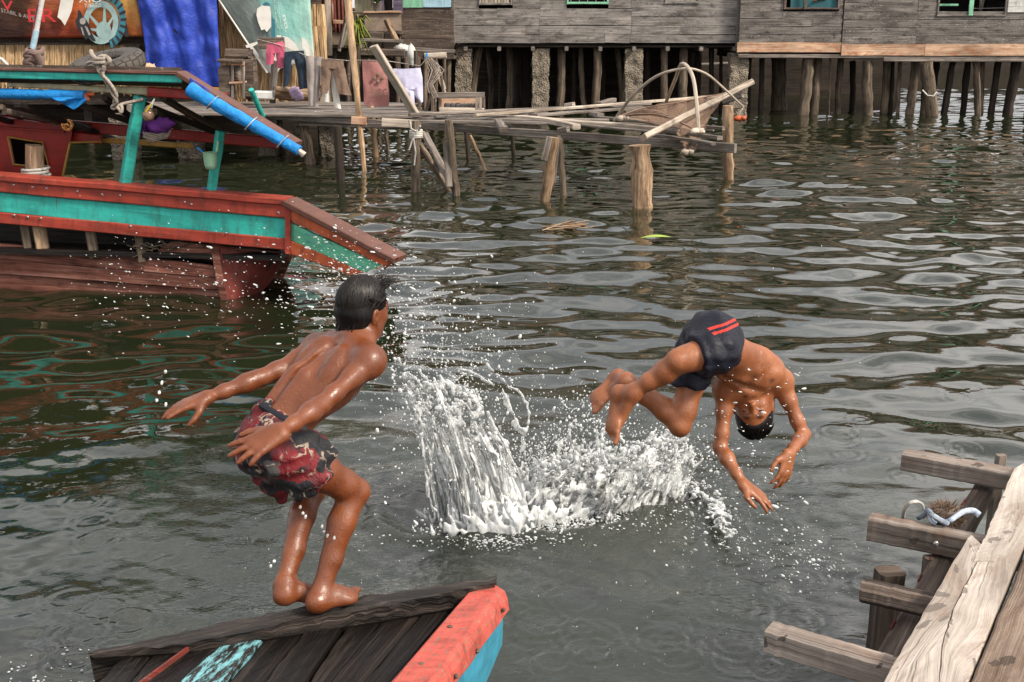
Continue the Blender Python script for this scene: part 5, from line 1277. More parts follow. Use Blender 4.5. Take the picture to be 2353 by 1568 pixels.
# ------------------------------------------------------------------ the dark bow the boy jumps from
fb = thing('wooden_bow', 'wet black wooden boat bow with a coral and blue painted edge under the jumping boy', 'boat', tuple(PZ(700, 1500, .3)))
ZR = .66
def zr(u): return .655 + (u - 757) / 900 * .06 if u < 757 else .655 + (u - 757) / 380 * .03
mb = MB()
farE = [(205, 1499), (390, 1458), (568, 1420), (700, 1395), (831, 1371), (985, 1347), (1140, 1325)]
nearE = [(200, 1503), (418, 1481), (612, 1442), (757, 1413), (905, 1387), (1040, 1360), (1140, 1338)]
faceB = [(215, 1512), (420, 1500), (600, 1471), (745, 1448), (897, 1424), (1033, 1399), (1130, 1372)]
def samp(L, k, n):
    x = k / n * (len(L) - 1); a = min(int(x), len(L) - 2); f = x - a
    return (L[a][0] * (1-f) + L[a+1][0] * f, L[a][1] * (1-f) + L[a+1][1] * f)
NR = 40; vs, uv, fs = [], [], []
for k in range(NR + 1):
    A, B, C_ = samp(farE, k, NR), samp(nearE, k, NR), samp(faceB, k, NR)
    j = lambda a: V((rnd.uniform(-a, a), rnd.uniform(-a, a), rnd.uniform(-a, a)))
    pa, pn = PZ(*A, zr(A[0])), PZ(*B, zr(B[0])); 
    dk_ = ray(*C_); pc = CAM + dk_ * (pn.y / dk_.y * 1.0)
    pd = V((pa.x, pa.y + .03, pa.z - .16)); pe = V((pc.x, pc.y + .02, pc.z - .03))
    col_ = [pd, pa + j(.004), pa.lerp(pn, .33) + j(.002), pa.lerp(pn, .66) + j(.002), pn + j(.004), pn.lerp(pc, .5) + j(.003), pc, pe]
    vs += col_
    L = k * .055; acc = 0
    for m in range(8):
        if m: acc += (col_[m] - col_[m-1]).length
        uv.append((L + 7, acc + 3))
for k in range(NR):
    for m in range(7): fs.append((k * 8 + m, (k+1) * 8 + m, (k+1) * 8 + m + 1, k * 8 + m + 1))
mb.add(vs, fs, uv); mb.build('rail', M['wet_rail'], fb)
ZD = .60
dkp = lambda u, v, z=ZD: PZ(u, v, z)
def ext(a, b, k=.9): return (a[0] + (a[0] - b[0]) * k, a[1] + (a[1] - b[1]) * k)
lines = [((225, 1568), (285, 1512)), ((300, 1568), (352, 1508)), ((344, 1568), (436, 1496)), ((420, 1568), (513, 1484)), ((524, 1568), (618, 1468)), ((612, 1568), (712, 1450)), ((706, 1568), (798, 1436)), ((762, 1568), (890, 1422)), ((842, 1568), (990, 1402)), ((905, 1568), (1080, 1360))]
mats = ['wet', 'wet', 'wet', 'blue_flake', 'wet', 'wet', 'wet', 'wet', 'wet']
for k in range(9):
    (b0, t0), (b1, t1) = lines[k], lines[k + 1]
    g = 3 if k != 6 else 8
    pts = [dkp(*ext((b0[0] + g, b0[1]), (t0[0] + g, t0[1]))), dkp(*ext((b1[0] - 1, b1[1]), (t1[0] - 1, t1[1]))), dkp(t1[0] - 1, t1[1] - 14), dkp(t0[0] + g, t0[1] - 14)]
    off_ = V((0, 0, -.03)); dz = V((0, 0, rnd.uniform(-.008, .008)))
    mb = MB(); a0, a1, c1, c0 = [p + dz for p in pts]; n = 14
    L0 = (c0 - a0).length; ou, ov = rnd.uniform(0, 40), rnd.uniform(0, 40); W0 = (a1 - a0).length
    vs, uv, fs = [], [], []
    for i in range(n + 1):
        p, q_ = a0.lerp(c0, i / n), a1.lerp(c1, i / n)
        jj = V((rnd.uniform(-.004, .004), 0, 0)); pr = [p + V((0, 0, -.03)), p + jj + V((0, 0, -.004)), p + V((.006, 0, 0)) + jj] + [p.lerp(q_, f) + V((0, 0, rnd.uniform(-.0025, .0025))) for f in (.3, .5, .7)] + [q_ - V((.006, 0, 0)), q_ + V((0, 0, -.004)), q_ + V((0, 0, -.03))]
        vs += pr; uv += [(ou + L0 * i / n, ov + W0 * f) for f in (-.1, 0, .05, .3, .5, .7, .95, 1, 1.1)]
    for i in range(n):
        for m in range(8): fs.append((i * 9 + m, i * 9 + m + 1, (i+1) * 9 + m + 1, (i+1) * 9 + m))
    mb.add(vs, fs, uv); mb.build('deck_plank', M[mats[k]], fb)
MB().prism([dkp(*ext((330, 1568), (425, 1496)), ZD + .006), dkp(*ext((338, 1568), (434, 1496)), ZD + .006), dkp(452, 1484, ZD + .006), dkp(446, 1484, ZD + .006)], (0, 0, .015)).build('red_batten', M['hull_red'], fb)
MB().prism([dkp(230, 1900, ZD - .06), dkp(900, 1900, ZD - .06), dkp(1080, 1360, ZD - .06), dkp(285, 1500, ZD - .06)], (0, 0, -.04)).build('hold', M['dark'], fb)
# painted edge: ridge line and outboard face
ZC = .665
r0, r1 = PZ(1136, 1329, ZC), PZ(*ext((894, 1568), (1077, 1356), .7), ZC)
o0, o1 = PZ(1158, 1352, ZC), PZ(*ext((996, 1568), (1158, 1358), .7), ZC)
i0 = PZ(1079, 1355, ZC)
def face_pts(pt, dz): return pt + V((.012, 0, -dz))
mb = MB(); n = 22; vs, uv, fs = [], [], []
for k in range(n + 1):
    f = k / n; a = i0.lerp(r1, f); b = o0.lerp(o1, f)
    if k == 0: a = r0.lerp(i0, .3)
    if k == 1: a = i0.lerp(r1, .02)
    jj = lambda s_: V((rnd.uniform(-s_, s_), rnd.uniform(-s_, s_), rnd.uniform(-s_, s_)))
    rowp = [a + V((-.004, 0, -.05)), a + V((0, 0, -.006)), a + V((.008, 0, 0)) + jj(.0015), a.lerp(b, .5) + jj(.0025), b + V((-.012, 0, 0)) + jj(.003), b + V((0, 0, -.008)) + jj(.003), b + V((.01, 0, -.035)) + jj(.002), b + V((.016, 0, -.075)) + jj(.002), b + V((.010, 0, -.085))]
    vs += rowp; acc = 0
    for m in range(9):
        if m: acc += (rowp[m] - rowp[m-1]).length
        uv.append((f * 1.1, acc))
for k in range(n):
    for m in range(8): fs.append((k * 9 + m, (k+1) * 9 + m, (k+1) * 9 + m + 1, k * 9 + m + 1))
mb.add(vs, fs, uv); mb.add([vs[m] for m in range(9)], [tuple(range(9))], [uv[m] for m in range(9)])
mb.build('coral_edge', M['coral'], fb)
mb = MB()
bb = [o0 + V((-.002, 0, -.08)), o1 + V((-.002, 0, -.08)), o1 + V((-.1, 0, -.55)), o0.lerp(o1, .25) + V((-.03, 0, -.34)), o0 + V((-.006, 0, -.20))]
mb.prism(bb, (-.03, .012, 0)); mb.build('blue_side', M['blue_hull'], fb)
hullp = [dkp(285, 1512, .5), o0 + V((-.06, .0, -.16)), o1 + V((-.08, 0, -.16)), dkp(250, 1900, .5)]
mb = MB(); btm = [p + V((.05 * (1 if i in (0, 3) else -1), -.15 if i < 2 else .15, -.55)) for i, p in enumerate(hullp)]
mb.add(hullp + btm, [(3, 2, 1, 0), (4, 5, 6, 7), (0, 1, 5, 4), (1, 2, 6, 5), (2, 3, 7, 6), (3, 0, 4, 7)]); mb.build('hull', M['wet'], fb)
for (f, dz) in ((.07, .045), (.33, .062), (.52, .05)):
    MB().ball(o0.lerp(o1, f) + V((.02, 0, -dz)), (.006, .008, .008), 8, 6).build('nail_head', M['wall_brown'], fb)
for (u, v) in ((1034, 1440), (968, 1526)): MB().ball(PZ(u, v, ZC + .001), (.009, .008, .004), 8, 6).build('nail_head', M['wall_brown'], fb)

# ------------------------------------------------------------------ the plank landing at the right
dkk = thing('plank_dock', 'sun bleached plank dock with jutting joists in the lower right corner', 'dock', tuple(PZ(2200, 1500, .5)))
ZK = .75
def board(name, poly, z, th, mat, edge=None):
    pts = [PZ(u, v, z) for u, v in poly]
    return pts
def slab(name, left, right, z, th, mat, n=40):
    """left / right: pixel polylines from the near end to the far end"""
    mb = MB(); vs, uv, fs = [], [], []; L = 0; ou, ov = rnd.uniform(0, 30), rnd.uniform(0, 30); prev = None
    m_ = 9
    for k in range(n + 1):
        a, b = PZ(*samp(left, k, n), z), PZ(*samp(right, k, n), z)
        a = a + V((rnd.uniform(-.003, .003), 0, 0))
        mid = a.lerp(b, .5); L += (mid - prev).length if prev else 0; prev = mid
        W_ = (b - a).length
        row = [a + V((0, 0, -th)), a + V((-.0, 0, -.008))] + [a.lerp(b, f) + V((0, 0, rnd.uniform(-.001, .001))) for f in np.linspace(.03, .97, m_ - 4)] + [b + V((0, 0, -.008)), b + V((0, 0, -th))]
        vs += row; uv += [(ou + L, ov + W_ * f) for f in [-.2, 0] + list(np.linspace(.03, .97, m_ - 4)) + [1, 1.2]]
    for k in range(n):
        for m in range(m_ - 1): fs.append((k * m_ + m, k * m_ + m + 1, (k+1) * m_ + m + 1, (k+1) * m_ + m))
    mb.add(vs, fs, uv)
    for e in (0, n): mb.add([vs[e * m_ + m] for m in range(m_)], [tuple(range(m_)) if e else tuple(range(m_ - 1, -1, -1))], [uv[e * m_ + m] for m in range(m_)])
    return mb.build(name, mat, dkk)
slab('deck_plank', [(1900, 1760), (2028, 1568), (2120, 1410), (2222, 1236), (2232, 1228)], [(2150, 1720), (2166, 1480), (2190, 1400), (2240, 1300), (2262, 1258)], ZK, .05, M['dock'])
slab('deck_plank', [(2150, 1716), (2166, 1478), (2190, 1398), (2240, 1298), (2304, 1130)], [(2120, 1800), (2222, 1568), (2288, 1408), (2340, 1280), (2400, 1140)], ZK + .001, .05, M['dock'])
slab('deck_plank', [(2236, 1290), (2242, 1270), (2262, 1236), (2280, 1190), (2328, 1078)], [(2288, 1290), (2300, 1270), (2330, 1236), (2352, 1190), (2410, 1030)], ZK + .002, .05, M['dock'])
slab('deck_plank', [(2130, 1800), (2230, 1568), (2296, 1408), (2360, 1262), (2460, 1010)], [(2420, 1800), (2480, 1568), (2520, 1408), (2560, 1262), (2620, 1010)], ZK - .004, .05, M['dock_brown'])
slab('deck_plank', [(2425, 1800), (2486, 1568), (2526, 1408), (2566, 1262), (2626, 1010)], [(2720, 1800), (2760, 1568), (2770, 1408), (2780, 1262), (2800, 1010)], ZK, .05, M['dock'])
def jst(f0, f1, n0, n1, hgt, mat, z=ZK - .055, round_=False, ex=.5):
    a0, a1, b0, b1 = PZ(*f0, z), PZ(*f1, z), PZ(*n0, z), PZ(*n1, z)
    c0, c1 = (a0 + b0) / 2, (a1 + b1) / 2; w_ = ((a0 - b0).length + (a1 - b1).length) / 2 * .96
    c1 = c1 + (c1 - c0) * ex
    o = MB().beam(c0 - V((0, 0, hgt / 2)), c1 - V((0, 0, hgt / 2)), w_, hgt, bev=.02 if round_ else .005, seg=30, jit=.0013).build('joist', mat, dkk)
    return b0, b1
jst((2082, 1030), (2330, 1072), (2073, 1042), (2325, 1090), .075, M['joist']); e2 = jst((2005, 1175), (2237, 1224), (1995, 1195), (2222, 1237), .085, M['joist'])
jst((1989, 1321), (2150, 1357), (1975, 1345), (2143, 1381), .07, M['joist_dark'], round_=True); jst((1777, 1425), (2061, 1506), (1759, 1450), (2050, 1536), .075, M['joist'])
MB().ball(e2[0].lerp(e2[1], .70) + V((0, -.004, -.04)), (.011, .008, .011), 10, 7).build('bolt', M['steel'], dkk)
zs = ZK - .19
MB().beam(PZ(2276, 1100, zs), PZ(2012, 1580, zs), .075, .08, seg=8).build('stringer', M['joist_dark'], dkk)
st0, st1 = PZ(2276, 1100, zs), PZ(2012, 1580, zs); sd = (st1 - st0).normalized(); nl = V((-sd.y, sd.x, 0)) * -1
for k in range(7):
    a = st0 + (st1 - st0) * (.2 + .1 * k); MB().beam(a + V((-.039, 0, .035)), a + sd * .06 + V((-.039, 0, .035)), .004, .018, jit=.002).build('red_paint', M['hull_red'], dkk)
def dpost(u, v, wpx, zt, name='post', mat='joist_dark', tilt=0):
    a = PZ(u, v, zt); t_ = a.y / ray(u, v).y; w_ = wpx * t_ / FOC
    return MB().beam(a, V((a.x + tilt, a.y + .03, -.6)), w_, w_ * .9, up=(0, 1, 0), seg=10, jit=.003, roll=.1).build(name, M[mat], dkk)
dpost(2044, 1312, 60, .56); dpost(2138, 1280, 30, .60); dpost(2300, 1046, 22, .70, mat='joist'); dpost(2420, 1200, 50, .66); dpost(2500, 1500, 50, .66)
hk = thing('coconut_husk', 'bristly brown coconut husk tied with blue rope between the dock joists', 'husk', tuple(PZ(2172, 1180, .66)))
c = PZ(2174, 1184, .70); mb = MB(); mb.ball(c, (.058, .05, .043), 16, 12, jit=.3)
mb.build('core', M['wall_brown'], hk); mb = MB()
for k in range(520):
    a = rnd.uniform(0, 6.28); z = rnd.uniform(-.6, 1); r_ = math.sqrt(max(0, 1 - z * z)); nrm = V((r_ * math.cos(a), r_ * math.sin(a), z))
    p = c + V((nrm.x * .056, nrm.y * .05, nrm.z * .041)); tg = V((rnd.gauss(0, 1), rnd.gauss(0, 1), rnd.gauss(0, 1)))
    e = p + nrm * rnd.uniform(.004, .018) + tg * .009
    mb.tube([p - nrm * .004, e], [.0016, .0008], 4, cap=False)
mb.build('bristles', plain('husk_fibre', (.17, .11, .075), .8, .2, .4, 60), hk)
mb = MB(); q = lambda u, v, z=.70: PZ(u, v, z)
mb.tube(bez([q(2110, 1190, .68), q(2122, 1184, .70), q(2132, 1174, .72), q(2140, 1182, .73), q(2152, 1190, .73), q(2166, 1198, .72), q(2178, 1204, .71)], 24), .010, 8)
mb.tube(bez([q(2170, 1200, .70), q(2184, 1196, .72), q(2198, 1186, .73), q(2215, 1176, .74), q(2236, 1174, .74), q(2250, 1184, .73)], 24), [.009 + .003 * (k / 24) for k in range(25)], 8)
mb.tube(bez([q(2134, 1176, .72), q(2140, 1196, .71), q(2150, 1204, .70)], 10), .008, 8)
lone('blue_rope', mb, M['rope_blue'], 'frayed blue grey rope looped beside the coconut husk on the dock', 'rope')
mb = MB(); mb.tube(bez([q(2075, 1192, .66), q(2078, 1172, .72), q(2088, 1158, .76), q(2104, 1153, .77), q(2118, 1158, .76), q(2122, 1168, .74)], 20), [.007 if k < 14 else .005 for k in range(21)], 8)
lone('frayed_rope', mb, M['rope_white'], 'white frayed cord arching over the second dock joist', 'cord')
# ------------------------------------------------------------------ bodies grown as one smooth surface from blended tapered shapes
import openvdb
class Field:
    def __init__(s, lo, hi, vox):
        s.lo = np.array(lo, dtype=float); s.vox = vox
        s.n = np.ceil((np.array(hi, dtype=float) - s.lo) / vox).astype(int) + 1
        s.a = np.full(tuple(s.n), .06, dtype=np.float32)
        s.ax = [(s.lo[i] + np.arange(s.n[i]) * vox).astype(np.float32) for i in range(3)]
    def box(s, lo, hi):
        i0 = np.clip(np.floor((np.array(lo) - s.lo) / s.vox).astype(int), 0, s.n); i1 = np.clip(np.ceil((np.array(hi) - s.lo) / s.vox).astype(int) + 1, 0, s.n)
        if (i1 <= i0).any(): return None
        sl = tuple(slice(a, b) for a, b in zip(i0, i1))
        return sl, s.ax[0][sl[0]][:, None, None], s.ax[1][sl[1]][None, :, None], s.ax[2][sl[2]][None, None, :]
    def put(s, sl, d, k, op):
        a = s.a[sl]
        if op == 'u':
            h = np.clip(.5 + .5 * (a - d) / k, 0, 1); s.a[sl] = a + (d - a) * h - k * h * (1 - h)
        elif op == 's':
            d = -d; h = np.clip(.5 + .5 * (d - a) / k, 0, 1); s.a[sl] = a + (d - a) * h + k * h * (1 - h)
    def cone(s, p, q, ra, rb, k=.02, op='u'):
        p, q = np.array(p, dtype=float), np.array(q, dtype=float); m = max(ra, rb) + k + .015
        r = s.box(np.minimum(p, q) - m, np.maximum(p, q) + m)
        if r is None: return
        sl, X, Y, Z = r; d = q - p; L2 = max(float(d @ d), 1e-9)
        h = np.clip(((X - p[0]) * d[0] + (Y - p[1]) * d[1] + (Z - p[2]) * d[2]) / L2, 0, 1)
        dd = np.sqrt((X - p[0] - d[0] * h) ** 2 + (Y - p[1] - d[1] * h) ** 2 + (Z - p[2] - d[2] * h) ** 2) - (ra + (rb - ra) * h)
        s.put(sl, dd, k, op)
    def chain(s, pts, rr, k=.02):
        for i in range(len(pts) - 1): s.cone(pts[i], pts[i+1], rr[i], rr[i+1], k)
    def ell(s, c, ax, r, k=.03, op='u'):
        c = np.array(c, dtype=float); m = max(r) + k + .015
        q = s.box(c - m, c + m)
        if q is None: return
        sl, X, Y, Z = q
        a = [(X - c[0]) * v[0] + (Y - c[1]) * v[1] + (Z - c[2]) * v[2] for v in ax]
        k0 = np.sqrt(sum((a[i] / r[i]) ** 2 for i in range(3))); k1 = np.sqrt(sum((a[i] / r[i] ** 2) ** 2 for i in range(3))) + 1e-6
        s.put(sl, k0 * (k0 - 1) / k1, k, op)
    def mesh(s, name, smooth=1):
        a = s.a
        for _ in range(smooth):
            for ax_ in range(3):
                b = a.copy(); sl0 = [slice(None)] * 3; sl1 = [slice(None)] * 3; slm = [slice(None)] * 3
                sl0[ax_] = slice(0, -2); sl1[ax_] = slice(2, None); slm[ax_] = slice(1, -1)
                b[tuple(slm)] = .5 * a[tuple(slm)] + .25 * (a[tuple(sl0)] + a[tuple(sl1)]); a = b
        g = openvdb.FloatGrid(.06); g.copyFromArray(np.ascontiguousarray(a)); 
        pts, tris, quads = g.convertToPolygons(isovalue=0.0, adaptivity=0.0)
        co = pts * s.vox + s.lo
        me = mesh_np(name, co, quads[:, ::-1] if len(quads) else tris)
        return me
def nv(v): return V(v).normalized()

def hand(S, w_, d, back, thumb, sc_=1., curl=(.25, .3, .35, .4), spread=(.12, .02, -.08, -.2), th=(.55, .75, -.2), k=.010):
    d = nv(d); back = V(back); back = nv(back - d * back.dot(d)); t = d.cross(back); t = nv(t) * (1 if t.dot(V(thumb)) > 0 else -1)
    offs = (.027, .009, -.009, -.026); kl = (.074, .078, .074, .066); fl = (.060, .068, .063, .049)
    for i in range(4):
        kn = w_ + (d * kl[i] + t * offs[i]) * sc_
        S.cone(w_ + t * (offs[i] * .55 * sc_), kn, .0165 * sc_, .0108 * sc_, .014)
        dr = nv(d + t * spread[i]); p = kn; rr = (.0094, .0086, .0076, .0062)
        for j in range(3):
            dr = nv(dr - back * math.tan(curl[i] * (.7 if j == 0 else 1.)))
            q = p + dr * (fl[i] * (.45, .31, .24)[j] * sc_)
            S.cone(p, q, rr[j] * sc_, rr[j + 1] * sc_, .0035 if j else .005); p = q
    b = w_ + (d * .016 + t * .020 - back * .004) * sc_
    d1 = nv(d * th[0] + t * th[1] + back * th[2]); d2 = nv(d * .85 + t * .4 + back * th[2]); d3 = nv(d * .95 + t * .2 + back * th[2])
    p1 = b + d1 * .036 * sc_; p2 = p1 + d2 * .028 * sc_; p3 = p2 + d3 * .021 * sc_
    S.cone(b, p1, .0145 * sc_, .0115 * sc_, .012); S.cone(p1, p2, .0110 * sc_, .0096 * sc_, .004); S.cone(p2, p3, .0096 * sc_, .0072 * sc_, .004)

def foot(S, ankle, heel, toe, up, big, r=.029):
    """heel, toe: sole points; big: direction of the big toe side"""
    d = toe - heel; L = d.length; d = nv(d); up = V(up); up = nv(up - d * up.dot(d)); lat = nv(d.cross(up)); lat = lat if lat.dot(V(big)) > 0 else -lat
    A = V(ankle); ax = (d, lat, up)
    S.ell(heel + d * .026 + up * .026, ax, (.026, .0225, .026), .016)
    S.cone(A, heel + d * .03 + up * .036, r, .026, .03)
    S.cone(heel + d * .04 + up * .024 - lat * .006, heel + d * (L * .68) + up * .019 - lat * .012, .023, .021, .02)
    S.cone(A + d * .014 - up * .004, heel + d * (L * .60) + up * .034 + lat * .006, .027, .022, .02); S.cone(heel + d * (L * .55) + up * .034 + lat * .006, heel + d * (L * .78) + up * .018 + lat * .004, .022, .015, .02); S.cone(A, heel + d * .045 + up * .03, .026, .024, .02)
    S.ell(heel + d * (L * .70) + up * .016, ax, (.038, .040, .019), .015)
    for s_ in (1, -1): S.ell(A + lat * (s_ * .027) - d * .004, ax, (.012, .010, .014), .012)
    for i in range(5):
        b = heel + d * (L * (.79 - .028 * i)) + lat * (.029 - .0150 * i) + up * .012
        tl = (.042, .036, .032, .028, .022)[i]; rr = (.0118, .0086, .0082, .0078, .0074)[i]
        m = b + d * tl * .55 + up * .003
        S.cone(b, m, rr, rr * .95, .006); S.cone(m, b + d * tl - up * .003, rr * .95, rr * .9, .003)

def head(S, c, up, f, sc_=1., k=.02):
    up = nv(up); f = nv(f - up * f.dot(up)); l = up.cross(f)
    q = lambda x, y, z: c + (l * x + f * y + up * z) * sc_
    ax = (l, f, up)
    e = lambda p, r, kk=.02, op='u': S.ell(p, ax, tuple(a * sc_ for a in r), kk * sc_, op)
    e(q(0, -.012, .022), (.0685, .086, .082)); e(q(0, .030, -.030), (.055, .054, .078), .03); e(q(0, .01, -.02), (.062, .06, .06), .03)
    e(q(0, .056, -.092), (.022, .020, .019), .03)
    for s_ in (1, -1):
        e(q(s_ * .032, .056, -.032), (.021, .020, .022), .02); e(q(s_ * .024, .074, .014), (.021, .010, .008), .014)
        S.cone(q(s_ * .055, -.005, -.055), q(s_ * .02, .05, -.094), .018 * sc_, .015 * sc_, .03)
        e(q(s_ * .030, .090, -.004), (.015, .013, .010), .012, 's'); e(q(s_ * .030, .072, -.004), (.0135, .0125, .0115), .004)
        # ear: rim, bowl, lobe
        e(q(s_ * .0775, -.012, -.018), (.008, .019, .031), .006); e(q(s_ * .087, -.008, -.013), (.007, .010, .016), .004, 's'); e(q(s_ * .072, -.006, -.044), (.006, .009, .010), .006)
        e(q(s_ * .010, .094, -.036), (.0075, .008, .006), .006)
    S.cone(q(0, .080, .004), q(0, .100, -.030), .0075 * sc_, .0105 * sc_, .010 * sc_)
    for (z, y, r) in ((-.0595, .0815, .0052), (-.069, .0795, .006)):
        S.cone(q(-.019, y - .007, z), q(0, y, z), .003 * sc_, r * sc_, .006 * sc_); S.cone(q(.019, y - .007, z), q(0, y, z), .003 * sc_, r * sc_, .006 * sc_)
    S.cone(q(-.017, .083, -.064), q(.017, .083, -.064), .0014, .0014, .003, 's')
    return l, f, up, q

def hair_cap(c, l, f, up, q, lo, hi, cuts, adds=(), off=.009, hs_=1., n_str=500, seed=3, crown=(0, -.03, .10), strand_r=.0016, fr=(-.2, 1.), spk=0.):
    S = Field(lo, hi, .004); ax = (l, f, up)
    S.ell(q(0, -.012, .022), ax, (.0685 * hs_ + off, .086 * hs_ + off, .082 * hs_ + off), .02)
    for (p0, p1, ra, rb) in adds: S.cone(q(*p0), q(*p1), ra, rb, .025)
    for (p, r, kk) in cuts: S.ell(q(*p), ax, tuple(x * hs_ for x in r), kk, 's')
    me = S.mesh('hair')
    return me

def skin_mat(name, kf, sat=(1, 1, 1)):
    t = NT(name); v = t.uv((1, 1, 1), 'Object')
    a = t.noise(v, 9, 7, .68); b = t.noise(v, 130, 3, .6)
    at = t.n('ShaderNodeAttribute', attribute_name='tone')
    c = t.ramp(a, [(.3, tuple(x * kf * y for x, y in zip((.17, .050, .020), sat))), (.5, tuple(x * kf * y for x, y in zip((.235, .073, .030), sat))), (.72, tuple(x * kf * y for x, y in zip((.31, .105, .046), sat)))])
    c = t.mix(1., c, t.ramp(at.outputs['Fac'], [(0., (.30, .24, .25)), (.5, (1., 1., 1.)), (1., (1.45, 1.35, 1.35))]), 'MULTIPLY')
    w_ = t.ramp(t.noise(t.uv((1, 1, .5), 'Object'), 22, 6, .7), [(.38, .28), (.62, .66)])
    vb_ = t.voro(v, 105); bead = t.math('MULTIPLY', t.ramp(vb_.outputs['Distance'], [(.0, 1.), (.22, .8), (.34, 0.)]), t.ramp(t.noise(v, 11, 3, .6), [(.50, 0.), (.60, 1.)]))
    n0 = t.bump(t.math('ADD', t.math('MULTIPLY', b, .5), t.math('MULTIPLY', a, 1.)), .34, .008)
    n1 = t.bump(bead, .28, .004, n0)
    bs = t.bsdf(c, w_, n1, .55)
    bs.inputs['Subsurface Weight'].default_value = .04; bs.inputs['Subsurface Radius'].default_value = (.02, .008, .004); bs.inputs['Subsurface Scale'].default_value = .4
    bs.inputs['Coat Weight'].default_value = .08; bs.inputs['Coat Roughness'].default_value = .22
    return t.m
M['skin'] = skin_mat('wet_brown_skin', .56, (1.10, .92, .60)); M['skin2'] = skin_mat('wet_tan_skin', 1.0, (1.04, 1.08, .90))
t = NT('black_hair'); tg = t.noise(t.uv((60, 60, 12), 'Object'), 1.3, 4, .6)
bs = t.bsdf(t.ramp(tg, [(.35, (.003, .0026, .003)), (.7, (.008, .006, .006))]), .5, t.bump(tg, .5, .006), .18); M['hair'] = t.m
t = NT('hair_strands'); bs = t.bsdf((.010, .0075, .0065), .38, None, .30); M['strand'] = t.m
M['eye'] = plain('dark_eye', (.012, .008, .006), .15, .6)
def finish(me, name, mat, parent, tone=None):
    me.materials.append(mat) if len(me.materials) == 0 else None
    n = len(me.vertices); co = np.empty(n * 3, dtype=np.float32); me.vertices.foreach_get('co', co); co = co.reshape(-1, 3)
    at = me.attributes.new('tone', 'FLOAT', 'POINT')
    val = np.full(n, .5, dtype=np.float32)
    if tone is not None: tone(co, val)
    at.data.foreach_set('value', val)
    me.name = name
    o = bpy.data.objects.new(name, me); link(o, parent); return o
def spots(*L):
    def fn(co, val):
        for (p, r, x) in L:
            d = np.linalg.norm(co - np.array(p, dtype=np.float32), axis=1); k = np.clip(1.6 - d / r * 1.2, 0, 1); val[:] = val * (1 - k) + x * k
    return fn
def strands(mb, lst):
    for pts, r in lst: mb.tube(pts, [r * (1 - .6 * k / (len(pts) - 1)) for k in range(len(pts))], 4, cap=False)

# ------------------------------------------------------------------ the boy about to jump, seen from behind
J = dict(pel=(634, 1018, 3.60), wai=(656, 960, 3.61), mid=(722, 885, 3.64), che=(775, 845, 3.66), nec=(822, 785, 3.68), SL=(727, 806, 3.78), SR=(846, 834, 3.56),
         EL=(602, 868, 3.68), WL=(476, 914, 3.60), ER=(739, 930, 3.42), WR=(645, 994, 3.27), HL=(604, 1030, 3.67), HR=(674, 1050, 3.53), KL=(722, 1120, 3.80), KR=(818, 1130, 3.69), AL=(655, 1346, 3.645), AR=(737, 1368, 3.625))
J = {k: P(*v) for k, v in J.items()}
pA = thing('person', 'boy in red and grey patterned shorts crouching on the boat bow with arms swung back', 'person', tuple(PZ(740, 1405, .66)))
S = Field((-1.28, 2.95, .55), (-.26, 3.95, 2.05), .0042)
lat = nv(J['SL'] - J['SR']); spu = nv(J['nec'] - J['pel']); fr = nv(lat.cross(spu)); lat = nv(spu.cross(fr)); AX = (lat, fr, spu)
S.ell(J['pel'], AX, (.115, .085, .10), .05)
S.ell(J['wai'].lerp(J['mid'], .3), AX, (.092, .068, .12), .06)
S.ell(J['mid'] + fr * .004, AX, (.108, .078, .12), .06)
S.ell(J['che'] + fr * .006 - spu * .01, AX, (.125, .082, .12), .06)
S.cone(J['che'] + lat * .08 + spu * .05, J['SL'], .052, .046, .04); S.cone(J['che'] - lat * .08 + spu * .05, J['SR'], .052, .046, .04)
S.cone(J['nec'] - spu * .01, J['SL'] + spu * .02, .036, .030, .05); S.cone(J['nec'] - spu * .01, J['SR'] + spu * .02, .036, .030, .05)
for s_ in (1, -1):
    S.ell(J['che'] + lat * (s_ * .068) - fr * .069 - spu * .005, (nv(lat + spu * .25 * s_), fr, nv(spu - lat * .25 * s_)), (.038, .021, .064), .022)
    S.cone(J['che'] + lat * (s_ * .098) - fr * .02, J['mid'] + lat * (s_ * .082) - spu * .04, .034, .026, .05)
    S.cone(J['mid'] + lat * s_ * .030 - fr * .066, J['wai'] + lat * s_ * .030 - fr * .056, .020, .022, .03)
S.cone(J['nec'] - fr * .055 - spu * .03, J['wai'] - fr * .084, .009, .011, .024, 's')
for s_ in (1, -1): S.cone(J['che'] + lat * (s_ * .036) - fr * .094 + spu * .045, J['che'] + lat * (s_ * .060) - fr * .094 - spu * .07, .005, .005, .02, 's')
for k in range(9):
    p = (J['nec'] - fr * .050 - spu * .03).lerp(J['wai'] - fr * .066, (k + .5) / 9); S.ell(p, AX, (.005, .006, .006), .012)
# arms
for sd, kk in (('L', 1), ('R', 1)):
    a, b, c = J['S' + sd], J['E' + sd], J['W' + sd]
    S.ell(a, AX, (.043, .043, .046), .04)
    S.chain([a, a.lerp(b, .35), a.lerp(b, .75), b], [.035, .031, .027, .027], .025)
    S.chain([b, b.lerp(c, .28), b.lerp(c, .7), c], [.027, .031, .023, .0195], .02)
    S.ell(b - spu * .006 + nv(b - a) * .01 - fr * .012, AX, (.022, .022, .022), .02)
S.a += .0028
hand(S, J['WL'], P(368, 950, 3.56) - J['WL'], IV(.15, .95, .25), IV(.1, -.6, .8), 1.0, (.10, .14, .16, .20), (.22, .06, -.05, -.14), (.6, .6, -.5))
hand(S, J['WR'] , P(545, 1046, 3.22) - J['WR'], IV(-.35, .35, .85), IV(-.3, .9, .1), 1.06, (.10, .10, .12, .14), (.30, .10, -.10, -.30), (.75, .65, -.1))
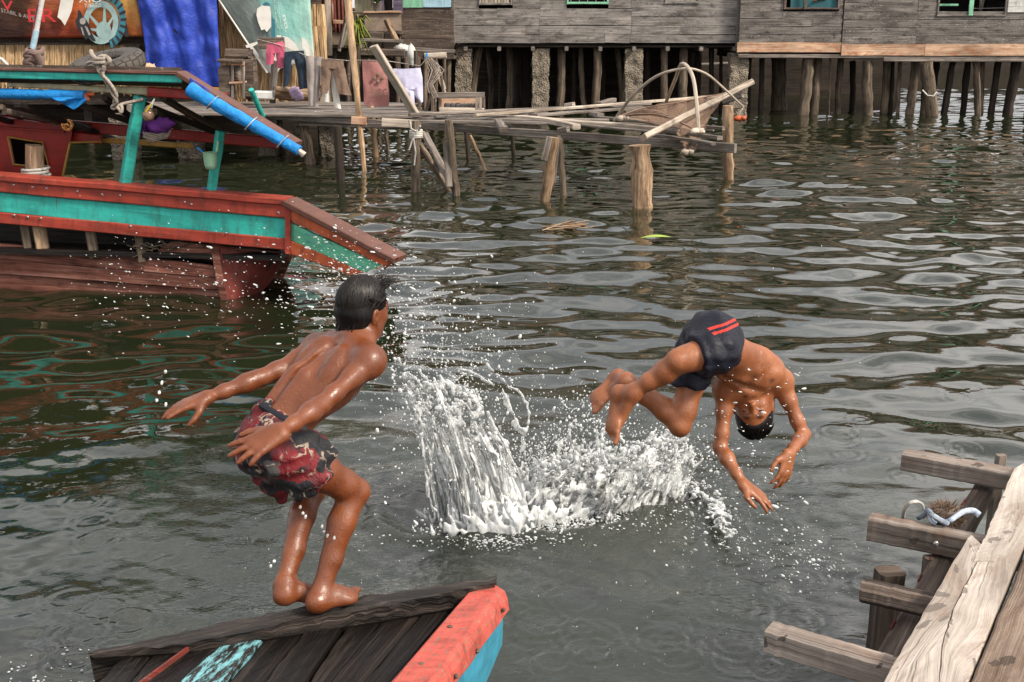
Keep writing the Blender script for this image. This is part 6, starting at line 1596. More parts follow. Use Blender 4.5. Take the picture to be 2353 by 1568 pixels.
# legs
for sd, kn_, cal, an, th in (('L', .038, .036, .025, .058), ('R', .039, .039, .0255, .061)):
    h_, k_, a_ = J['H' + sd], J['K' + sd], J['A' + sd]
    S.chain([h_, h_.lerp(k_, .4), h_.lerp(k_, .8), k_], [.082, th, .047, kn_], .02)
    sh = nv(a_ - k_); bk = nv(-fr - sh * (-fr).dot(sh))
    S.ell(k_ + nv(k_ - h_) * .010 + nv(k_ - a_) * .006, AX, (.030, .030, .032), .02)
    S.chain([k_, k_.lerp(a_, .3) + bk * .010, k_.lerp(a_, .65) + bk * .004, a_], [.039, cal, .031, an], .02)
    S.ell(k_.lerp(a_, .30) + bk * .022, (sh, bk, nv(sh.cross(bk))), (.085, .026, .034), .03)
    S.cone(k_.lerp(a_, .55) + bk * .022, a_ + bk * .022, .016, .012, .02)
    S.cone(h_.lerp(k_, .75) + bk * .045, k_ + sh * .03 + bk * .030 + lat * .018, .012, .010, .02)
upz = V((0, 0, 1))
foot(S, J['AR'], P(708, 1411, 3.595), P(832, 1370, 3.70), upz, lat); foot(S, J['AL'], P(628, 1390, 3.62), P(752, 1376, 3.72), V((0, -.1, 1)), -lat)
# head and neck
hc = P(836, 706, 3.70); hup = nv(V((.10, .02, 1))); hf = nv(V((.66, .75, -.06)))
l_, f_, u_, q_ = head(S, hc, hup, hf, .90)
S.cone(J['nec'] - spu * .02, hc - u_ * .045 - f_ * .018, .048, .046, .03); S.cone(J['nec'] + lat * -.02, hc - u_ * .07 + f_ * .01 - l_ * .02, .036, .030, .03)
me = S.mesh('body'); me.materials.append(M['skin'])
body = finish(me, 'body', M['skin'], pA, spots((q_(0, .09, -.064), .014, .2), (q_(0.0745, -.01, -.018), .02, .7)))
for s_ in (1, -1): MB().ball(q_(s_ * .030, .0765, -.004), .0105, 12, 9).build('eye', M['eye'], pA)
hlo, hhi = hc - V((.16,) * 3), hc + V((.16,) * 3)
hm = hair_cap(hc, l_, f_, u_, q_, hlo, hhi,
              cuts=[((0, .120, -.060), (.10, .075, .098), .012), ((.092, .018, -.062), (.05, .050, .062), .008), ((-.092, .018, -.060), (.05, .050, .062), .008), ((0, .07, -.16), (.12, .10, .09), .01)],
              adds=[((-.012, -.060, -.085), (-.020, -.060, -.138), .022, .006), ((0, -.058, -.02), (0, -.062, -.092), .046, .024), ((.035, -.045, -.02), (.026, -.056, -.094), .038, .018), ((-.035, -.045, -.02), (-.026, -.056, -.102), .038, .020)], off=.007, hs_=.9)
hm.materials.append(M['hair']); ho = finish(hm, 'hair', M['hair'], pA)
L = []; hr = random.Random(4)
for k in range(560):
    ph = hr.uniform(0, 6.28); end = hr.uniform(1.45, 2.15) if abs(ph - 4.71) < 1.5 else hr.uniform(1.1, 1.55); st = hr.uniform(.05, .8); pts = []
    for i in range(8):
        th_ = st + (end - st) * i / 7; o = .0815 + .012; w1 = ph + .12 * math.sin(i * .6 + k)
        pts.append(q_(math.cos(w1) * math.sin(th_) * .0785, -.014 + math.sin(w1) * math.sin(th_) * .0965, .022 + math.cos(th_) * .0925) + V((hr.uniform(-.001, .001),) * 3))
    if math.sin(ph) > .35 and end > 1.3: continue
    L.append((pts, hr.uniform(.0014, .0030)))
for k in range(60):   # the tousled fringe blown forward, and wet ends at the nape
    a = q_(hr.uniform(-.06, .05), .055 + hr.uniform(-.02, .02), .085 + hr.uniform(-.02, .012)); b = a + f_ * hr.uniform(.02, .05) + u_ * hr.uniform(-.02, .03) + l_ * hr.uniform(-.02, .02)
    L.append(([a - f_ * .03, a, a.lerp(b, .5) + u_ * .008, b, b + f_ * hr.uniform(0, .02) - u_ * hr.uniform(-.01, .03)], .0016))
for k in range(90):
    a = q_(hr.uniform(-.055, .055), -.085 + hr.uniform(0, .02), -.02); b = q_(hr.uniform(-.045, .045), -.076 + hr.uniform(-.012, .02), -.130 + hr.uniform(-.014, .035))
    L.append(([a, a.lerp(b, .5) - f_ * .012, b], .0022))
for k in range(70):
    s_ = hr.choice((1, -1)); a = q_(s_ * .070, -.01 + hr.uniform(-.04, .045), .05); b = q_(s_ * (.078), .0 + hr.uniform(-.05, .040), hr.uniform(.012, .034)); L.append(([a + l_ * s_ * .006, a.lerp(b, .5) + l_ * s_ * .006, b], .0018))
mb = MB(); strands(mb, L); mb.build('strands', M['strand'], ho)
# shorts
S = Field((-1.0, 3.05, .85), (-.35, 3.95, 1.45), .0045)
wt = J['wai'] + nv(J['pel'] - J['wai']) * .006
S.ell(J['pel'] + spu * .010 - fr * .004, AX, (.122, .096, .103), .05)
for sd in 'LR':
    h_, k_ = J['H' + sd], J['K' + sd]; e = h_.lerp(k_, .25 if sd == 'R' else .60)
    S.chain([h_, h_.lerp(k_, .45), e], [.092, .090, .086], .05)
    S.cone(h_.lerp(k_, .5) - upz * .03, e - upz * .03, .072, .070, .04)
    # cut the leg opening with a ball beyond the hem
    S.ell(e + nv(k_ - h_) * .110, (nv(k_ - h_), lat, nv(k_ - h_).cross(lat)), (.10, .20, .20), .006, 's')
S.cone(J['wai'].lerp(J['pel'], .35), J['pel'], .088, .1, .05)
# waist cut
S.ell(J['wai'] + spu * .095, AX, (.30, .30, .085), .006, 's')
X, Y, Z = np.meshgrid(*S.ax, indexing='ij')
cA = np.array(J['pel']); hn = np.array(nv(J['KR'] - J['HR'])); ln = np.array(lat)
pp = (X - cA[0]) * hn[0] + (Y - cA[1]) * hn[1] + (Z - cA[2]) * hn[2]; ql = (X - cA[0]) * ln[0] + (Y - cA[1]) * ln[1] + (Z - cA[2]) * ln[2]; rz = Z - cA[2]
S.a += (.0045 * np.sin(pp * 70 + 20 * rz + 3 * np.sin(ql * 30)) + .0035 * np.sin(rz * 95 - pp * 40 + 2 * np.sin(ql * 22)) + .003 * np.sin(ql * 80 + rz * 60)).astype(np.float32)
del X, Y, Z, pp, ql, rz
t = NT('patterned_shorts'); tc_ = t.n('ShaderNodeTexCoord')
wv = t.n('ShaderNodeTexNoise'); wv.inputs['Scale'].default_value = 16; wv.inputs['Detail'].default_value = 4; t.l(tc_.outputs['Object'], wv.inputs['Vector'])
ad = t.n('ShaderNodeMix', data_type='VECTOR'); ad.inputs[0].default_value = .09; t.l(tc_.outputs['Object'], ad.inputs[4]); t.l(wv.outputs['Color'], ad.inputs[5])
vo = t.voro(ad.outputs[1], 13); ve = t.voro(ad.outputs[1], 19, 'DISTANCE_TO_EDGE'); sp_ = t.n('ShaderNodeSeparateColor'); t.l(vo.outputs['Color'], sp_.inputs[0])
c = t.ramp(sp_.outputs[0], [(.0, (.16, .012, .017)), (.25, (.010, .010, .013)), (.62, (.085, .075, .073)), (.86, (.13, .018, .022))], 'CONSTANT')
big = t.ramp(t.noise(tc_.outputs['Object'], 5, 3, .5), [(.46, 0.), (.54, 1.)])
c = t.mix(big, c, t.ramp(sp_.outputs[1], [(0., (.15, .011, .016)), (.34, (.085, .075, .075)), (.46, (.012, .012, .015))], 'CONSTANT'))
vein = t.math('MULTIPLY', t.ramp(ve.outputs['Distance'], [(.025, .9), (.05, 0.)]), t.ramp(t.noise(tc_.outputs['Object'], 9, 3, .6), [(.52, 0.), (.57, 1.)]))
c = t.mix(vein, c, (.36, .28, .22))
fold = t.noise(t.uv((26, 26, 9), 'Object'), 1., 5, .6, 1.)
t.bsdf(c, .62, t.bump(fold, .9, .02), .35); M['shortsA'] = t.m
me = S.mesh('shorts'); me.materials.append(M['shortsA']); so_ = finish(me, 'shorts', M['shortsA'], pA)
# dark waistband
mb = MB(); wc = J['wai'] + spu * .010 - fr * .002
mb.tube([wc + lat * math.cos(a) * .100 - fr * math.sin(a) * (.079 if math.sin(a) > 0 else .072) - spu * (.012 + .014 * math.sin(a)) for a in np.linspace(0, 6.2832, 40)], .0125, 8)
mb.build('waistband', cloth('waistband', (.014, .016, .024), .5), pA)

# ------------------------------------------------------------------ the boy diving, upside down over the splash
J = dict(pel=(1636, 792, 4.52), wai=(1684, 822, 4.58), che=(1722, 858, 4.66), nec=(1738, 902, 4.74), SL=(1668, 898, 4.68), SR=(1793, 876, 4.72), EL=(1656, 1030, 4.66), WL=(1708, 1114, 4.56), ER=(1846, 1000, 4.72), WR=(1812, 1044, 4.57),
         HL=(1606, 812, 4.58), HR=(1648, 806, 4.42), KL=(1562, 978, 4.57), KR=(1556, 830, 4.37), AL=(1437, 876, 4.63), AR=(1455, 902, 4.44))
J = {k: P(*v) for k, v in J.items()}
pB = thing('person', 'boy in navy swim shorts with two red stripes diving head down over the splash', 'person', tuple(J['pel']))
S = Field((.28, 3.75, .35), (1.36, 4.85, 1.80), .0044)
lat = nv(J['SL'] - J['SR']); spu = nv(J['nec'] - J['wai']); fr = nv(lat.cross(spu)); lat = nv(spu.cross(fr)); AX = (lat, fr, spu)
plt_ = nv(J['HL'] - J['HR']); ps = nv(J['wai'] - J['pel']); pf_ = nv(plt_.cross(ps)); plt_ = nv(ps.cross(pf_)); PX = (plt_, pf_, ps)
S.ell(J['pel'], PX, (.118, .092, .105), .05); S.ell(J['pel'] - pf_ * .055 - ps * .02, PX, (.095, .065, .075), .05)
S.ell(J['wai'], (nv(lat + plt_), nv(fr + pf_), nv(spu + ps)), (.100, .074, .10), .06)
S.ell(J['che'] - spu * .012, AX, (.124, .084, .115), .06); S.ell(J['che'] + spu * .045, AX, (.118, .072, .065), .05)
for s_, nm in ((1, 'SL'), (-1, 'SR')):
    S.cone(J['che'] + lat * s_ * .07 + spu * .05, J[nm], .054, .046, .04); S.cone(J['nec'], J[nm] + spu * .01, .036, .032, .05)
    S.ell(J['che'] + lat * (s_ * .055) + fr * .058 + spu * .022, AX, (.05, .022, .036), .03)
    for k in range(4):
        z = -.028 - .022 * k; x = .045 + .006 * k
        S.cone(J['che'] + lat * (s_ * x) + fr * (.072 - .004 * k) + spu * (z + .012), J['che'] + lat * (s_ * (.100 - .004 * k)) + fr * .028 + spu * (z - .010), .0065, .0065, .014)
    S.cone(J['che'] + lat * s_ * .03 + fr * .066 - spu * .07, J['wai'] + lat * s_ * .03 + pf_ * .058, .014, .014, .03)
S.cone(J['che'] + fr * .094 + spu * .03, J['wai'] + pf_ * .086, .005, .006, .022, 's')
for sd in 'LR':
    a, b, c = J['S' + sd], J['E' + sd], J['W' + sd]
    S.ell(a, AX, (.043, .042, .045), .04)
    S.chain([a, a.lerp(b, .35), a.lerp(b, .75), b], [.036, .033, .028, .027], .025); S.chain([b, b.lerp(c, .28), b.lerp(c, .7), c], [.027, .031, .023, .020], .02)
    S.ell(b + nv(b - c) * .012, AX, (.024, .024, .024), .02)
S.a += .0028
hand(S, J['WL'], IV(.80, -.56, .05), IV(.45, .75, .5), IV(-.6, -.7, .2), 1.02, (.18, .12, .16, .22), (.35, .10, -.05, -.16), (.45, .9, -.1))
hand(S, J['WR'], IV(-.22, -.95, .10), IV(.6, -.1, .75), IV(-1, .1, .2), 1.02, (.34, .30, .30, .34), (.26, .05, -.08, -.22), (.5, .85, -.1))
for sd, th in (('L', .053), ('R', .057)):
    h_, k_, a_ = J['H' + sd], J['K' + sd], J['A' + sd]
    S.chain([h_, h_.lerp(k_, .4), h_.lerp(k_, .8), k_], [.076, th, .047, .040], .025)
    sh = nv(a_ - k_); tv = nv(k_ - h_); bk = nv(-tv + sh * tv.dot(sh))
    S.chain([k_, k_.lerp(a_, .3) + bk * .008, k_.lerp(a_, .65), a_], [.039, .040, .030, .026], .02)
    S.ell(k_.lerp(a_, .30) + bk * .026, (sh, bk, nv(sh.cross(bk))), (.085, .026, .034), .03); S.cone(k_.lerp(a_, .55) + bk * .022, a_ + bk * .02, .016, .012, .02)
    S.ell(k_ + nv(tv - sh) * .008, AX, (.031, .031, .031), .02)
foot(S, J['AR'], P(1411, 884, 4.46), P(1398, 1020, 4.45), IV(.80, .05, -.55), IV(.5, 0, .8)); foot(S, J['AL'], P(1424, 846, 4.66), P(1352, 938, 4.64), IV(.50, -.32, -.80), IV(.6, .5, .5))
hc = P(1732, 945, 4.73); hup = nv(IV(.06, -1, .02)); hf = nv(IV(-.24, .02, 1))
l_, f_, u_, q_ = head(S, hc, hup, hf)
S.cone(J['nec'] - spu * .02, hc - u_ * .05 - f_ * .02, .050, .046, .03)
me = S.mesh('body'); me.materials.append(M['skin2'])
body = finish(me, 'body', M['skin2'], pB, spots((J['che'] + lat * .06 + fr * .082 + spu * .012, .012, .05), (J['che'] - lat * .06 + fr * .082 + spu * .012, .012, .05), (J['wai'] + pf_ * .08, .012, .1), (q_(0, .09, -.064), .016, .15), (q_(.026, .082, .016), .014, .0), (q_(-.026, .082, .016), .014, .0)))
for s_ in (1, -1): MB().ball(q_(s_ * .030, .0745, -.005), (.0125, .0095, .0065), 12, 9, ax=(l_, f_, u_)).build('eye', M['eye'], pB)
hlo, hhi = hc - V((.16,) * 3), hc + V((.16,) * 3)
hm = hair_cap(hc, l_, f_, u_, q_, hlo, hhi, cuts=[((0, .120, -.030), (.11, .082, .105), .012), ((.085, .03, -.08), (.045, .052, .065), .01), ((-.085, .03, -.08), (.045, .052, .065), .01), ((0, .02, -.15), (.14, .14, .085), .01)], adds=[((0, -.055, -.02), (0, -.058, -.055), .055, .04)], off=.007)
hm.materials.append(M['hair']); ho = finish(hm, 'hair', M['hair'], pB)
L = []
for k in range(420):
    ph = hr.uniform(0, 6.28); st = hr.uniform(.0, .9); end = st + hr.uniform(.15, .4); pts = []
    if math.sin(ph) > 0: end = min(end, 1.0)
    for i in range(4):
        th_ = st + (end - st) * i / 3; r_ = 1 + .03 * i
        pts.append(q_(math.cos(ph) * math.sin(th_) * .076 * r_, -.014 + math.sin(ph) * math.sin(th_) * .0935 * r_, .022 + math.cos(th_) * .0895 * r_))
    L.append((pts, .0018))
mb = MB(); strands(mb, L); mb.build('strands', M['strand'], ho)
S = Field((.40, 3.85, 1.05), (1.12, 4.75, 1.85), .0045)
S.ell(J['pel'], PX, (.123, .098, .108), .05); S.ell(J['pel'] - pf_ * .055 - ps * .02, PX, (.100, .070, .080), .05)
S.cone(J['pel'], J['pel'].lerp(J['wai'], .75), .105, .096, .04)
for sd in 'LR':
    h_, k_ = J['H' + sd], J['K' + sd]; tv = nv(k_ - h_); e = h_.lerp(k_, .42 if sd == 'R' else .44)
    S.chain([h_, e], [.088, .083], .05)
    S.ell(e + tv * .100, (tv, nv(tv.cross(ps)), nv(tv.cross(tv.cross(ps)))), (.088, .17, .17), .006, 's')
S.ell(J['pel'].lerp(J['wai'], .34) + ps * .09, PX, (.30, .30, .085), .006, 's')
X, Y, Z = np.meshgrid(*S.ax, indexing='ij'); S.a += (.0022 * np.sin(X * 90 + 40 * Z) + .002 * np.sin(Z * 120 - Y * 50 + 30 * X)).astype(np.float32); del X, Y, Z
t = NT('navy_shorts'); at = t.n('ShaderNodeAttribute', attribute_name='tone')
fn_ = t.noise(t.uv((20, 20, 20), 'Object'), 1., 5, .6, .8)
c = t.mix(t.ramp(at.outputs['Fac'], [(.70, 0.), (.78, 1.)]), t.mix(fn_, (.004, .005, .011), (.009, .010, .020)), (.48, .03, .02))
t.bsdf(c, .5, t.bump(fn_, .7, .012), .22); M['shortsB'] = t.m
me = S.mesh('shorts'); me.materials.append(M['shortsB'])
s0, s1 = P(1628, 768, 4.40), P(1694, 748, 4.44); sa = nv(s1 - s0); sn = nv(UPV - sa * UPV.dot(sa))
def stripes(co, val):
    d = (co - np.array(s0)) @ np.array(sn); near_ = (co - np.array(J['pel'])) @ np.array(-plt_)
    m = (((np.abs(d - .002) < .0042) | (np.abs(d - .020) < .0042)) & (near_ > .02) & (((co - np.array(s0)) @ np.array(sa)) > -.005)); val[m] = 1.
finish(me, 'shorts', M['shortsB'], pB, stripes)
# ------------------------------------------------------------------ somebody at the teal window, only a forearm in view
pW = thing('person', 'person leaning a forearm on the sill inside the teal window of the right house', 'person', tuple(PY(1880, 5, YR + .35)))
a = PY(1884, 2, YR - .02); S = Field((a.x - .75, a.y - .3, a.z - .75), (a.x + .75, a.y + .9, a.z + 1.0), .012)
sh_ = a + V((.20, .38, .42)); c0 = a + V((0, .45, .25))
S.ell(c0, (V((1, 0, 0)), V((0, 1, 0)), V((0, 0, 1))), (.19, .12, .32), .05); S.chain([sh_, a + V((.16, .06, .06)), a + V((-.10, -.02, .05))], [.055, .045, .034], .03)
S.chain([c0 + V((-.18, 0, .2)), c0 + V((-.26, -.1, 0)), c0 + V((-.12, -.25, -.1))], [.055, .045, .035], .03)
hand(S, a + V((-.10, -.02, .05)), V((-.8, -.1, -.5)), V((-.3, -.2, 1)), V((0, -1, 0)), 1.15); S.cone(c0 + V((0, 0, .25)), c0 + V((0, -.03, .42)), .05, .05, .03)
head(S, c0 + V((0, -.04, .52)), V((0, 0, 1)), V((0, -1, 0)), 1.1)
me = S.mesh('body'); me.materials.append(M['skin2']); finish(me, 'body', M['skin2'], pW)
# ------------------------------------------------------------------ the splash: curtains of water, foam and flying drops
sr = random.Random(21)
def splash_mat(name, white, trans, rough):
    t = NT(name); v = t.uv((1, 1, 1), 'Object')
    n1 = t.noise(t.uv((1, 1, .45), 'Object'), 26, 4, .65, .6)
    m = t.ramp(n1, [(.36, 0.), (.54, 1.)])
    b1 = t.n('ShaderNodeBsdfPrincipled'); b1.inputs['Base Color'].default_value = (.93, .96, .96, 1); b1.inputs['Transmission Weight'].default_value = trans; b1.inputs['Roughness'].default_value = rough; b1.inputs['IOR'].default_value = 1.33
    b2 = t.n('ShaderNodeBsdfPrincipled'); b2.inputs['Base Color'].default_value = (.93, .95, .95, 1); b2.inputs['Roughness'].default_value = .35; b2.inputs['Specular IOR Level'].default_value = .6
    nb = t.bump(t.noise(v, 90, 3, .6), .5, .006); t.l(nb, b1.inputs['Normal']); t.l(nb, b2.inputs['Normal'])
    tl = t.n('ShaderNodeBsdfTranslucent'); tl.inputs['Color'].default_value = (.95, .97, .97, 1)
    a0 = t.n('ShaderNodeMixShader'); a0.inputs[0].default_value = .4; t.l(b2.outputs[0], a0.inputs[1]); t.l(tl.outputs[0], a0.inputs[2])
    ms = t.n('ShaderNodeMixShader'); t.l(t.math('MULTIPLY', m, white), ms.inputs[0]); t.l(b1.outputs[0], ms.inputs[1]); t.l(a0.outputs[0], ms.inputs[2]); t.l(ms.outputs[0], t.out.inputs[0])
    return t.m
M['splash'] = splash_mat('splash_water', .6, 1., .03); M['foam'] = splash_mat('foam', 1.0, .6, .3); M['drop'] = splash_mat('water_drop', .9, .8, .08)
spt = thing('splash', 'tall white splash of water thrown up between the two boys', 'splash', tuple(PZ(1180, 1180, 0)))
def arc(b, e, lift, n=7):
    c = b.lerp(e, .5) + lift; return [b * (1 - k / n) ** 2 + c * (2 * k / n * (1 - k / n)) + e * (k / n) ** 2 for k in range(n + 1)]
S = Field((-.80, 4.75, -.06), (1.30, 6.35, 1.05), .0065)
tips = []
def strand(ub, vb, ut, vt, dt, r0, r1, lift, k=.012, wob=.012):
    b = PZ(ub, vb, -.02); b = V((b.x, b.y, -.09)); t0 = b.y / ray(ub, vb).y
    e = P(ut, vt, t0 + dt)
    if e.z < .02: e.z = .02 + .05 * sr.random()
    pts = arc(b, e, lift); n = len(pts) - 1
    for i in range(1, n + 1): pts[i] = pts[i] + V((sr.gauss(0, wob), sr.gauss(0, wob), sr.gauss(0, wob)))
    for i in range(n):
        a_ = (i / n) ** .8; b_ = ((i + 1) / n) ** .8
        S.cone(pts[i], pts[i + 1], r0 + (r1 - r0) * a_, r0 + (r1 - r0) * b_, k)
    pass
    tips.append((pts[-1], (pts[-1] - pts[-2])))
# torn lace: points scattered over a thrown sheet, tied to their neighbours by ligaments of water
def lace(pts, flow, nn, r_lig, r_node, k=.009, mx=.14):
    A_ = np.array([p[:] for p in pts]); fl = np.array(flow); Q = A_ - np.outer(A_ @ fl, fl) * .55
    for i in range(len(pts)):
        d = np.linalg.norm(Q - Q[i], axis=1); o = np.argsort(d)[1:nn + 1]
        for j in o:
            if j < i and i in np.argsort(np.linalg.norm(Q - Q[j], axis=1))[1:nn + 1]: continue
            if np.linalg.norm(A_[i] - A_[j]) > mx: continue
            m_ = (A_[i] + A_[j]) / 2 + np.array([sr.gauss(0, .006) for _ in range(3)]); ra, rb = r_lig * sr.uniform(.6, 1.7), r_lig * sr.uniform(.6, 1.7)
            S.cone(A_[i], m_, ra, ra * .7, k); S.cone(m_, A_[j], ra * .7, rb, k)
        r_ = r_node * sr.uniform(.5, 1.6); S.ell(A_[i], AXW, (r_, r_, r_ * sr.uniform(1, 1.8)), k)
AXW = ((1, 0, 0), (0, 1, 0), (0, 0, 1))
def sheet_point(b0, b1, t0, t1, i, j, dt):
    ub, vb = b0[0] + (b1[0] - b0[0]) * i, b0[1] + (b1[1] - b0[1]) * i; ut, vt = t0[0] + (t1[0] - t0[0]) * i, t0[1] + (t1[1] - t0[1]) * i
    b = PZ(ub, vb, -.03); tb = b.y / ray(ub, vb).y; e = P(ut, vt, tb + dt); c = b.lerp(e, .5) + V((.04, 0, .09))
    return b * (1-j)**2 + c * (2*j*(1-j)) + e * j * j + V((sr.gauss(0, .012), sr.gauss(0, .035), sr.gauss(0, .012)))
LP = []
for k in range(620):
    i = sr.random(); j = sr.random() ** 1.15
    if mnoise.noise(V((i * 4.5, j * 3.2, 3.3))) < -.22 and j > .12: continue
    LP.append(sheet_point((1040, 1222), (1222, 1176), (905, 838), (1085, 900), i, j, sr.uniform(-.06, .08)))
lace(LP, nv(IV(-.35, .9, 0)), 3, .0042, .0075)
for k in range(85):
    s_ = sr.random(); h_ = sr.random() ** .5
    ub = 1040 + 180 * s_ + sr.gauss(0, 8); vb = min(1232, 1215 - 45 * s_ + sr.gauss(0, 12)); ut_ = 900 + 185 * s_ + sr.gauss(0, 30); vt_ = 840 + 60 * s_ * s_ + sr.gauss(0, 22)
    strand(ub, vb, ub + (ut_ - ub) * h_, vb + (vt_ - vb) * h_, sr.uniform(-.2, .2) * h_, sr.choice((.005, .008, .013)) * sr.uniform(.7, 1.2), sr.uniform(.0015, .004), V((.05 * (1 - s_) + sr.gauss(0, .04), sr.gauss(0, .03), .10 * h_)), wob=.014)
# thin arching rim strings right of the curtain
for (pts_, r_) in ((((1215, 1090), (1200, 1010), (1165, 930), (1110, 870), (1050, 845)), .006), (((1195, 1040), (1212, 985), (1215, 940), (1195, 905), (1160, 880), (1120, 840)), .007), (((1130, 1010), (1160, 960), (1172, 925), (1150, 890)), .005), (((1210, 990), (1190, 985), (1180, 970)), .006), (((1060, 800), (1085, 850), (1120, 880)), .004), (((985, 1140), (975, 1040), (965, 960), (930, 880)), .007), (((1000, 1190), (985, 1120), (995, 1020), (985, 950)), .006)):
    q_ = bez([P(u, v, 5.62 + .02 * i) for i, (u, v) in enumerate(pts_)], 26)
    q_ = [p + V((sr.gauss(0, .004), sr.gauss(0, .004), sr.gauss(0, .004))) for p in q_]
    for i in range(26): S.cone(q_[i], q_[i+1], r_ * sr.uniform(.6, 1.5), r_ * sr.uniform(.6, 1.5), .008)
# right burst: low and dense, thrown to the right
LP = []
for k in range(700):
    i = sr.random(); j = sr.random() ** 1.2
    LP.append(sheet_point((1222, 1196), (1545, 1150), (1225, 1062), (1590, 985), i, j, sr.uniform(-.10, .18)))
lace(LP, nv(IV(.3, .9, 0)), 3, .0040, .0078)
for k in range(110):
    s_ = sr.random(); h_ = sr.random() ** .8
    ub = 1225 + 315 * s_ + sr.gauss(0, 10); vb = 1172 - 40 * s_ + min(18, max(-40, sr.gauss(0, 18))); vt_ = 1068 - 75 * s_ + sr.gauss(0, 30); ut_ = ub - 15 + 80 * s_ + sr.gauss(0, 48)
    strand(ub, vb, ub + (ut_ - ub) * h_, vb + (vt_ - vb) * h_, sr.uniform(-.12, .12), sr.choice((.004, .006, .010)) * sr.uniform(.7, 1.2), sr.uniform(.0015, .004), V((sr.gauss(0, .04), sr.gauss(0, .03), .06 * h_)), wob=.014)
# back jets fanning behind the trough
for k in range(110):
    a = sr.uniform(R(20), R(140)); L_ = sr.uniform(25, 95)
    strand(1240 + sr.gauss(0, 25), 1130 + sr.gauss(0, 12), 1250 + math.cos(a) * L_, 1120 - math.sin(a) * L_ * 1.1, sr.uniform(0, .15), .007, .0025, V((0, 0, .03)), wob=.005)
for k in range(26):  # spiky crown above the right burst
    u = sr.uniform(1290, 1400); strand(u, 1150, u + sr.gauss(10, 25), sr.uniform(925, 1040), sr.uniform(-.05, .15), .009, .005, V((sr.gauss(0, .03), 0, .06)), wob=.018)
# trail of thrown water to the lower right
tr = bez([PZ(u, v, .03) for u, v in ((1490, 1130), (1545, 1112), (1600, 1135), (1640, 1165), (1655, 1205), (1672, 1250))], 40)
for i in range(40):
    for j in range(14):
        p = tr[i] + V((sr.gauss(0, .03), sr.gauss(0, .06), sr.uniform(-.03, .03) + abs(sr.gauss(0, .03)))); e_ = p + V((sr.uniform(-.01, .05), sr.uniform(-.04, .01), sr.uniform(-.01, .02))); S.cone(p, e_, sr.uniform(.003, .010), .002, .009)
me = S.mesh('water_sheet'); me.materials.append(M['splash']); finish(me, 'water_sheet', M['splash'], spt)['kind'] = 'stuff'
# thin clear curtains between the strands, torn along their upper edge
def curtain(b0, b1, t0, t1, dt, seed, name='water_curtain'):
    def fn(i, j):
        ub, vb = b0[0] + (b1[0] - b0[0]) * i, b0[1] + (b1[1] - b0[1]) * i; ut, vt = t0[0] + (t1[0] - t0[0]) * i, t0[1] + (t1[1] - t0[1]) * i
        b = PZ(ub, vb, -.01); tb = b.y / ray(ub, vb).y; e = P(ut, vt, tb + dt)
        c = b.lerp(e, .5) + V((.04, 0, .10)); p = b * (1-j)**2 + c * (2*j*(1-j)) + e * j * j
        q = V((i * 5 + seed, j * 2.2, seed)); return p + V((.012 * mnoise.noise(q * 2), .05 * mnoise.noise(q) + .018 * mnoise.noise(V((i * 22, j * 3, seed))), .012 * mnoise.noise(q * 3)))
    mk = lambda i, j: j < .60 + .5 * mnoise.noise(V((i * 6.5, seed, 0))) + .25 * mnoise.noise(V((i * 23, seed, 2))) and mnoise.noise(V((i * 11, j * 5, seed + 4))) < .22 + .5 * (1 - j) and j > .02 + .05 * mnoise.noise(V((i * 14, seed, 7)))
    return MB().grid(fn, 70, 60, mask=mk).build(name, M['sheet'], spt, thick=.004)
def sheet_mat():
    t = NT('clear_water_sheet'); v = t.uv((13, 1.6, 1)); n1 = t.noise(v, 1., 5, .65, .5)
    b1 = t.n('ShaderNodeBsdfPrincipled'); b1.inputs['Base Color'].default_value = (.95, .97, .97, 1); b1.inputs['Transmission Weight'].default_value = 1; b1.inputs['Roughness'].default_value = .04; b1.inputs['IOR'].default_value = 1.33
    b2 = t.n('ShaderNodeBsdfPrincipled'); b2.inputs['Base Color'].default_value = (.93, .95, .95, 1); b2.inputs['Roughness'].default_value = .3
    t.l(t.bump(n1, .5, .012), b1.inputs['Normal'])
    ms = t.n('ShaderNodeMixShader'); n2 = t.noise(t.uv((7, 4, 1)), 1.6, 7, .72, .8); t.l(t.ramp(t.math('ADD', t.math('MULTIPLY', n2, .75), t.math('MULTIPLY', n1, .25)), [(.47, .05), (.58, .9)]), ms.inputs[0]); t.l(b1.outputs[0], ms.inputs[1]); t.l(b2.outputs[0], ms.inputs[2]); t.l(ms.outputs[0], t.out.inputs[0]); return t.m
M['sheet'] = sheet_mat()
curtain((1000, 1185), (1215, 1165), (900, 850), (1075, 900), .05, 1); curtain((1050, 1225), (1225, 1190), (960, 870), (1110, 960), -.12, 2); curtain((1215, 1205), (1550, 1150), (1225, 1075), (1610, 985), -.05, 3); curtain((1250, 1180), (1540, 1130), (1260, 1040), (1590, 980), .15, 4); curtain((1370, 1204), (1565, 1162), (1395, 1075), (1630, 1005), -.10, 5); curtain((1010, 1222), (1120, 1238), (900, 860), (1010, 870), -.16, 6)
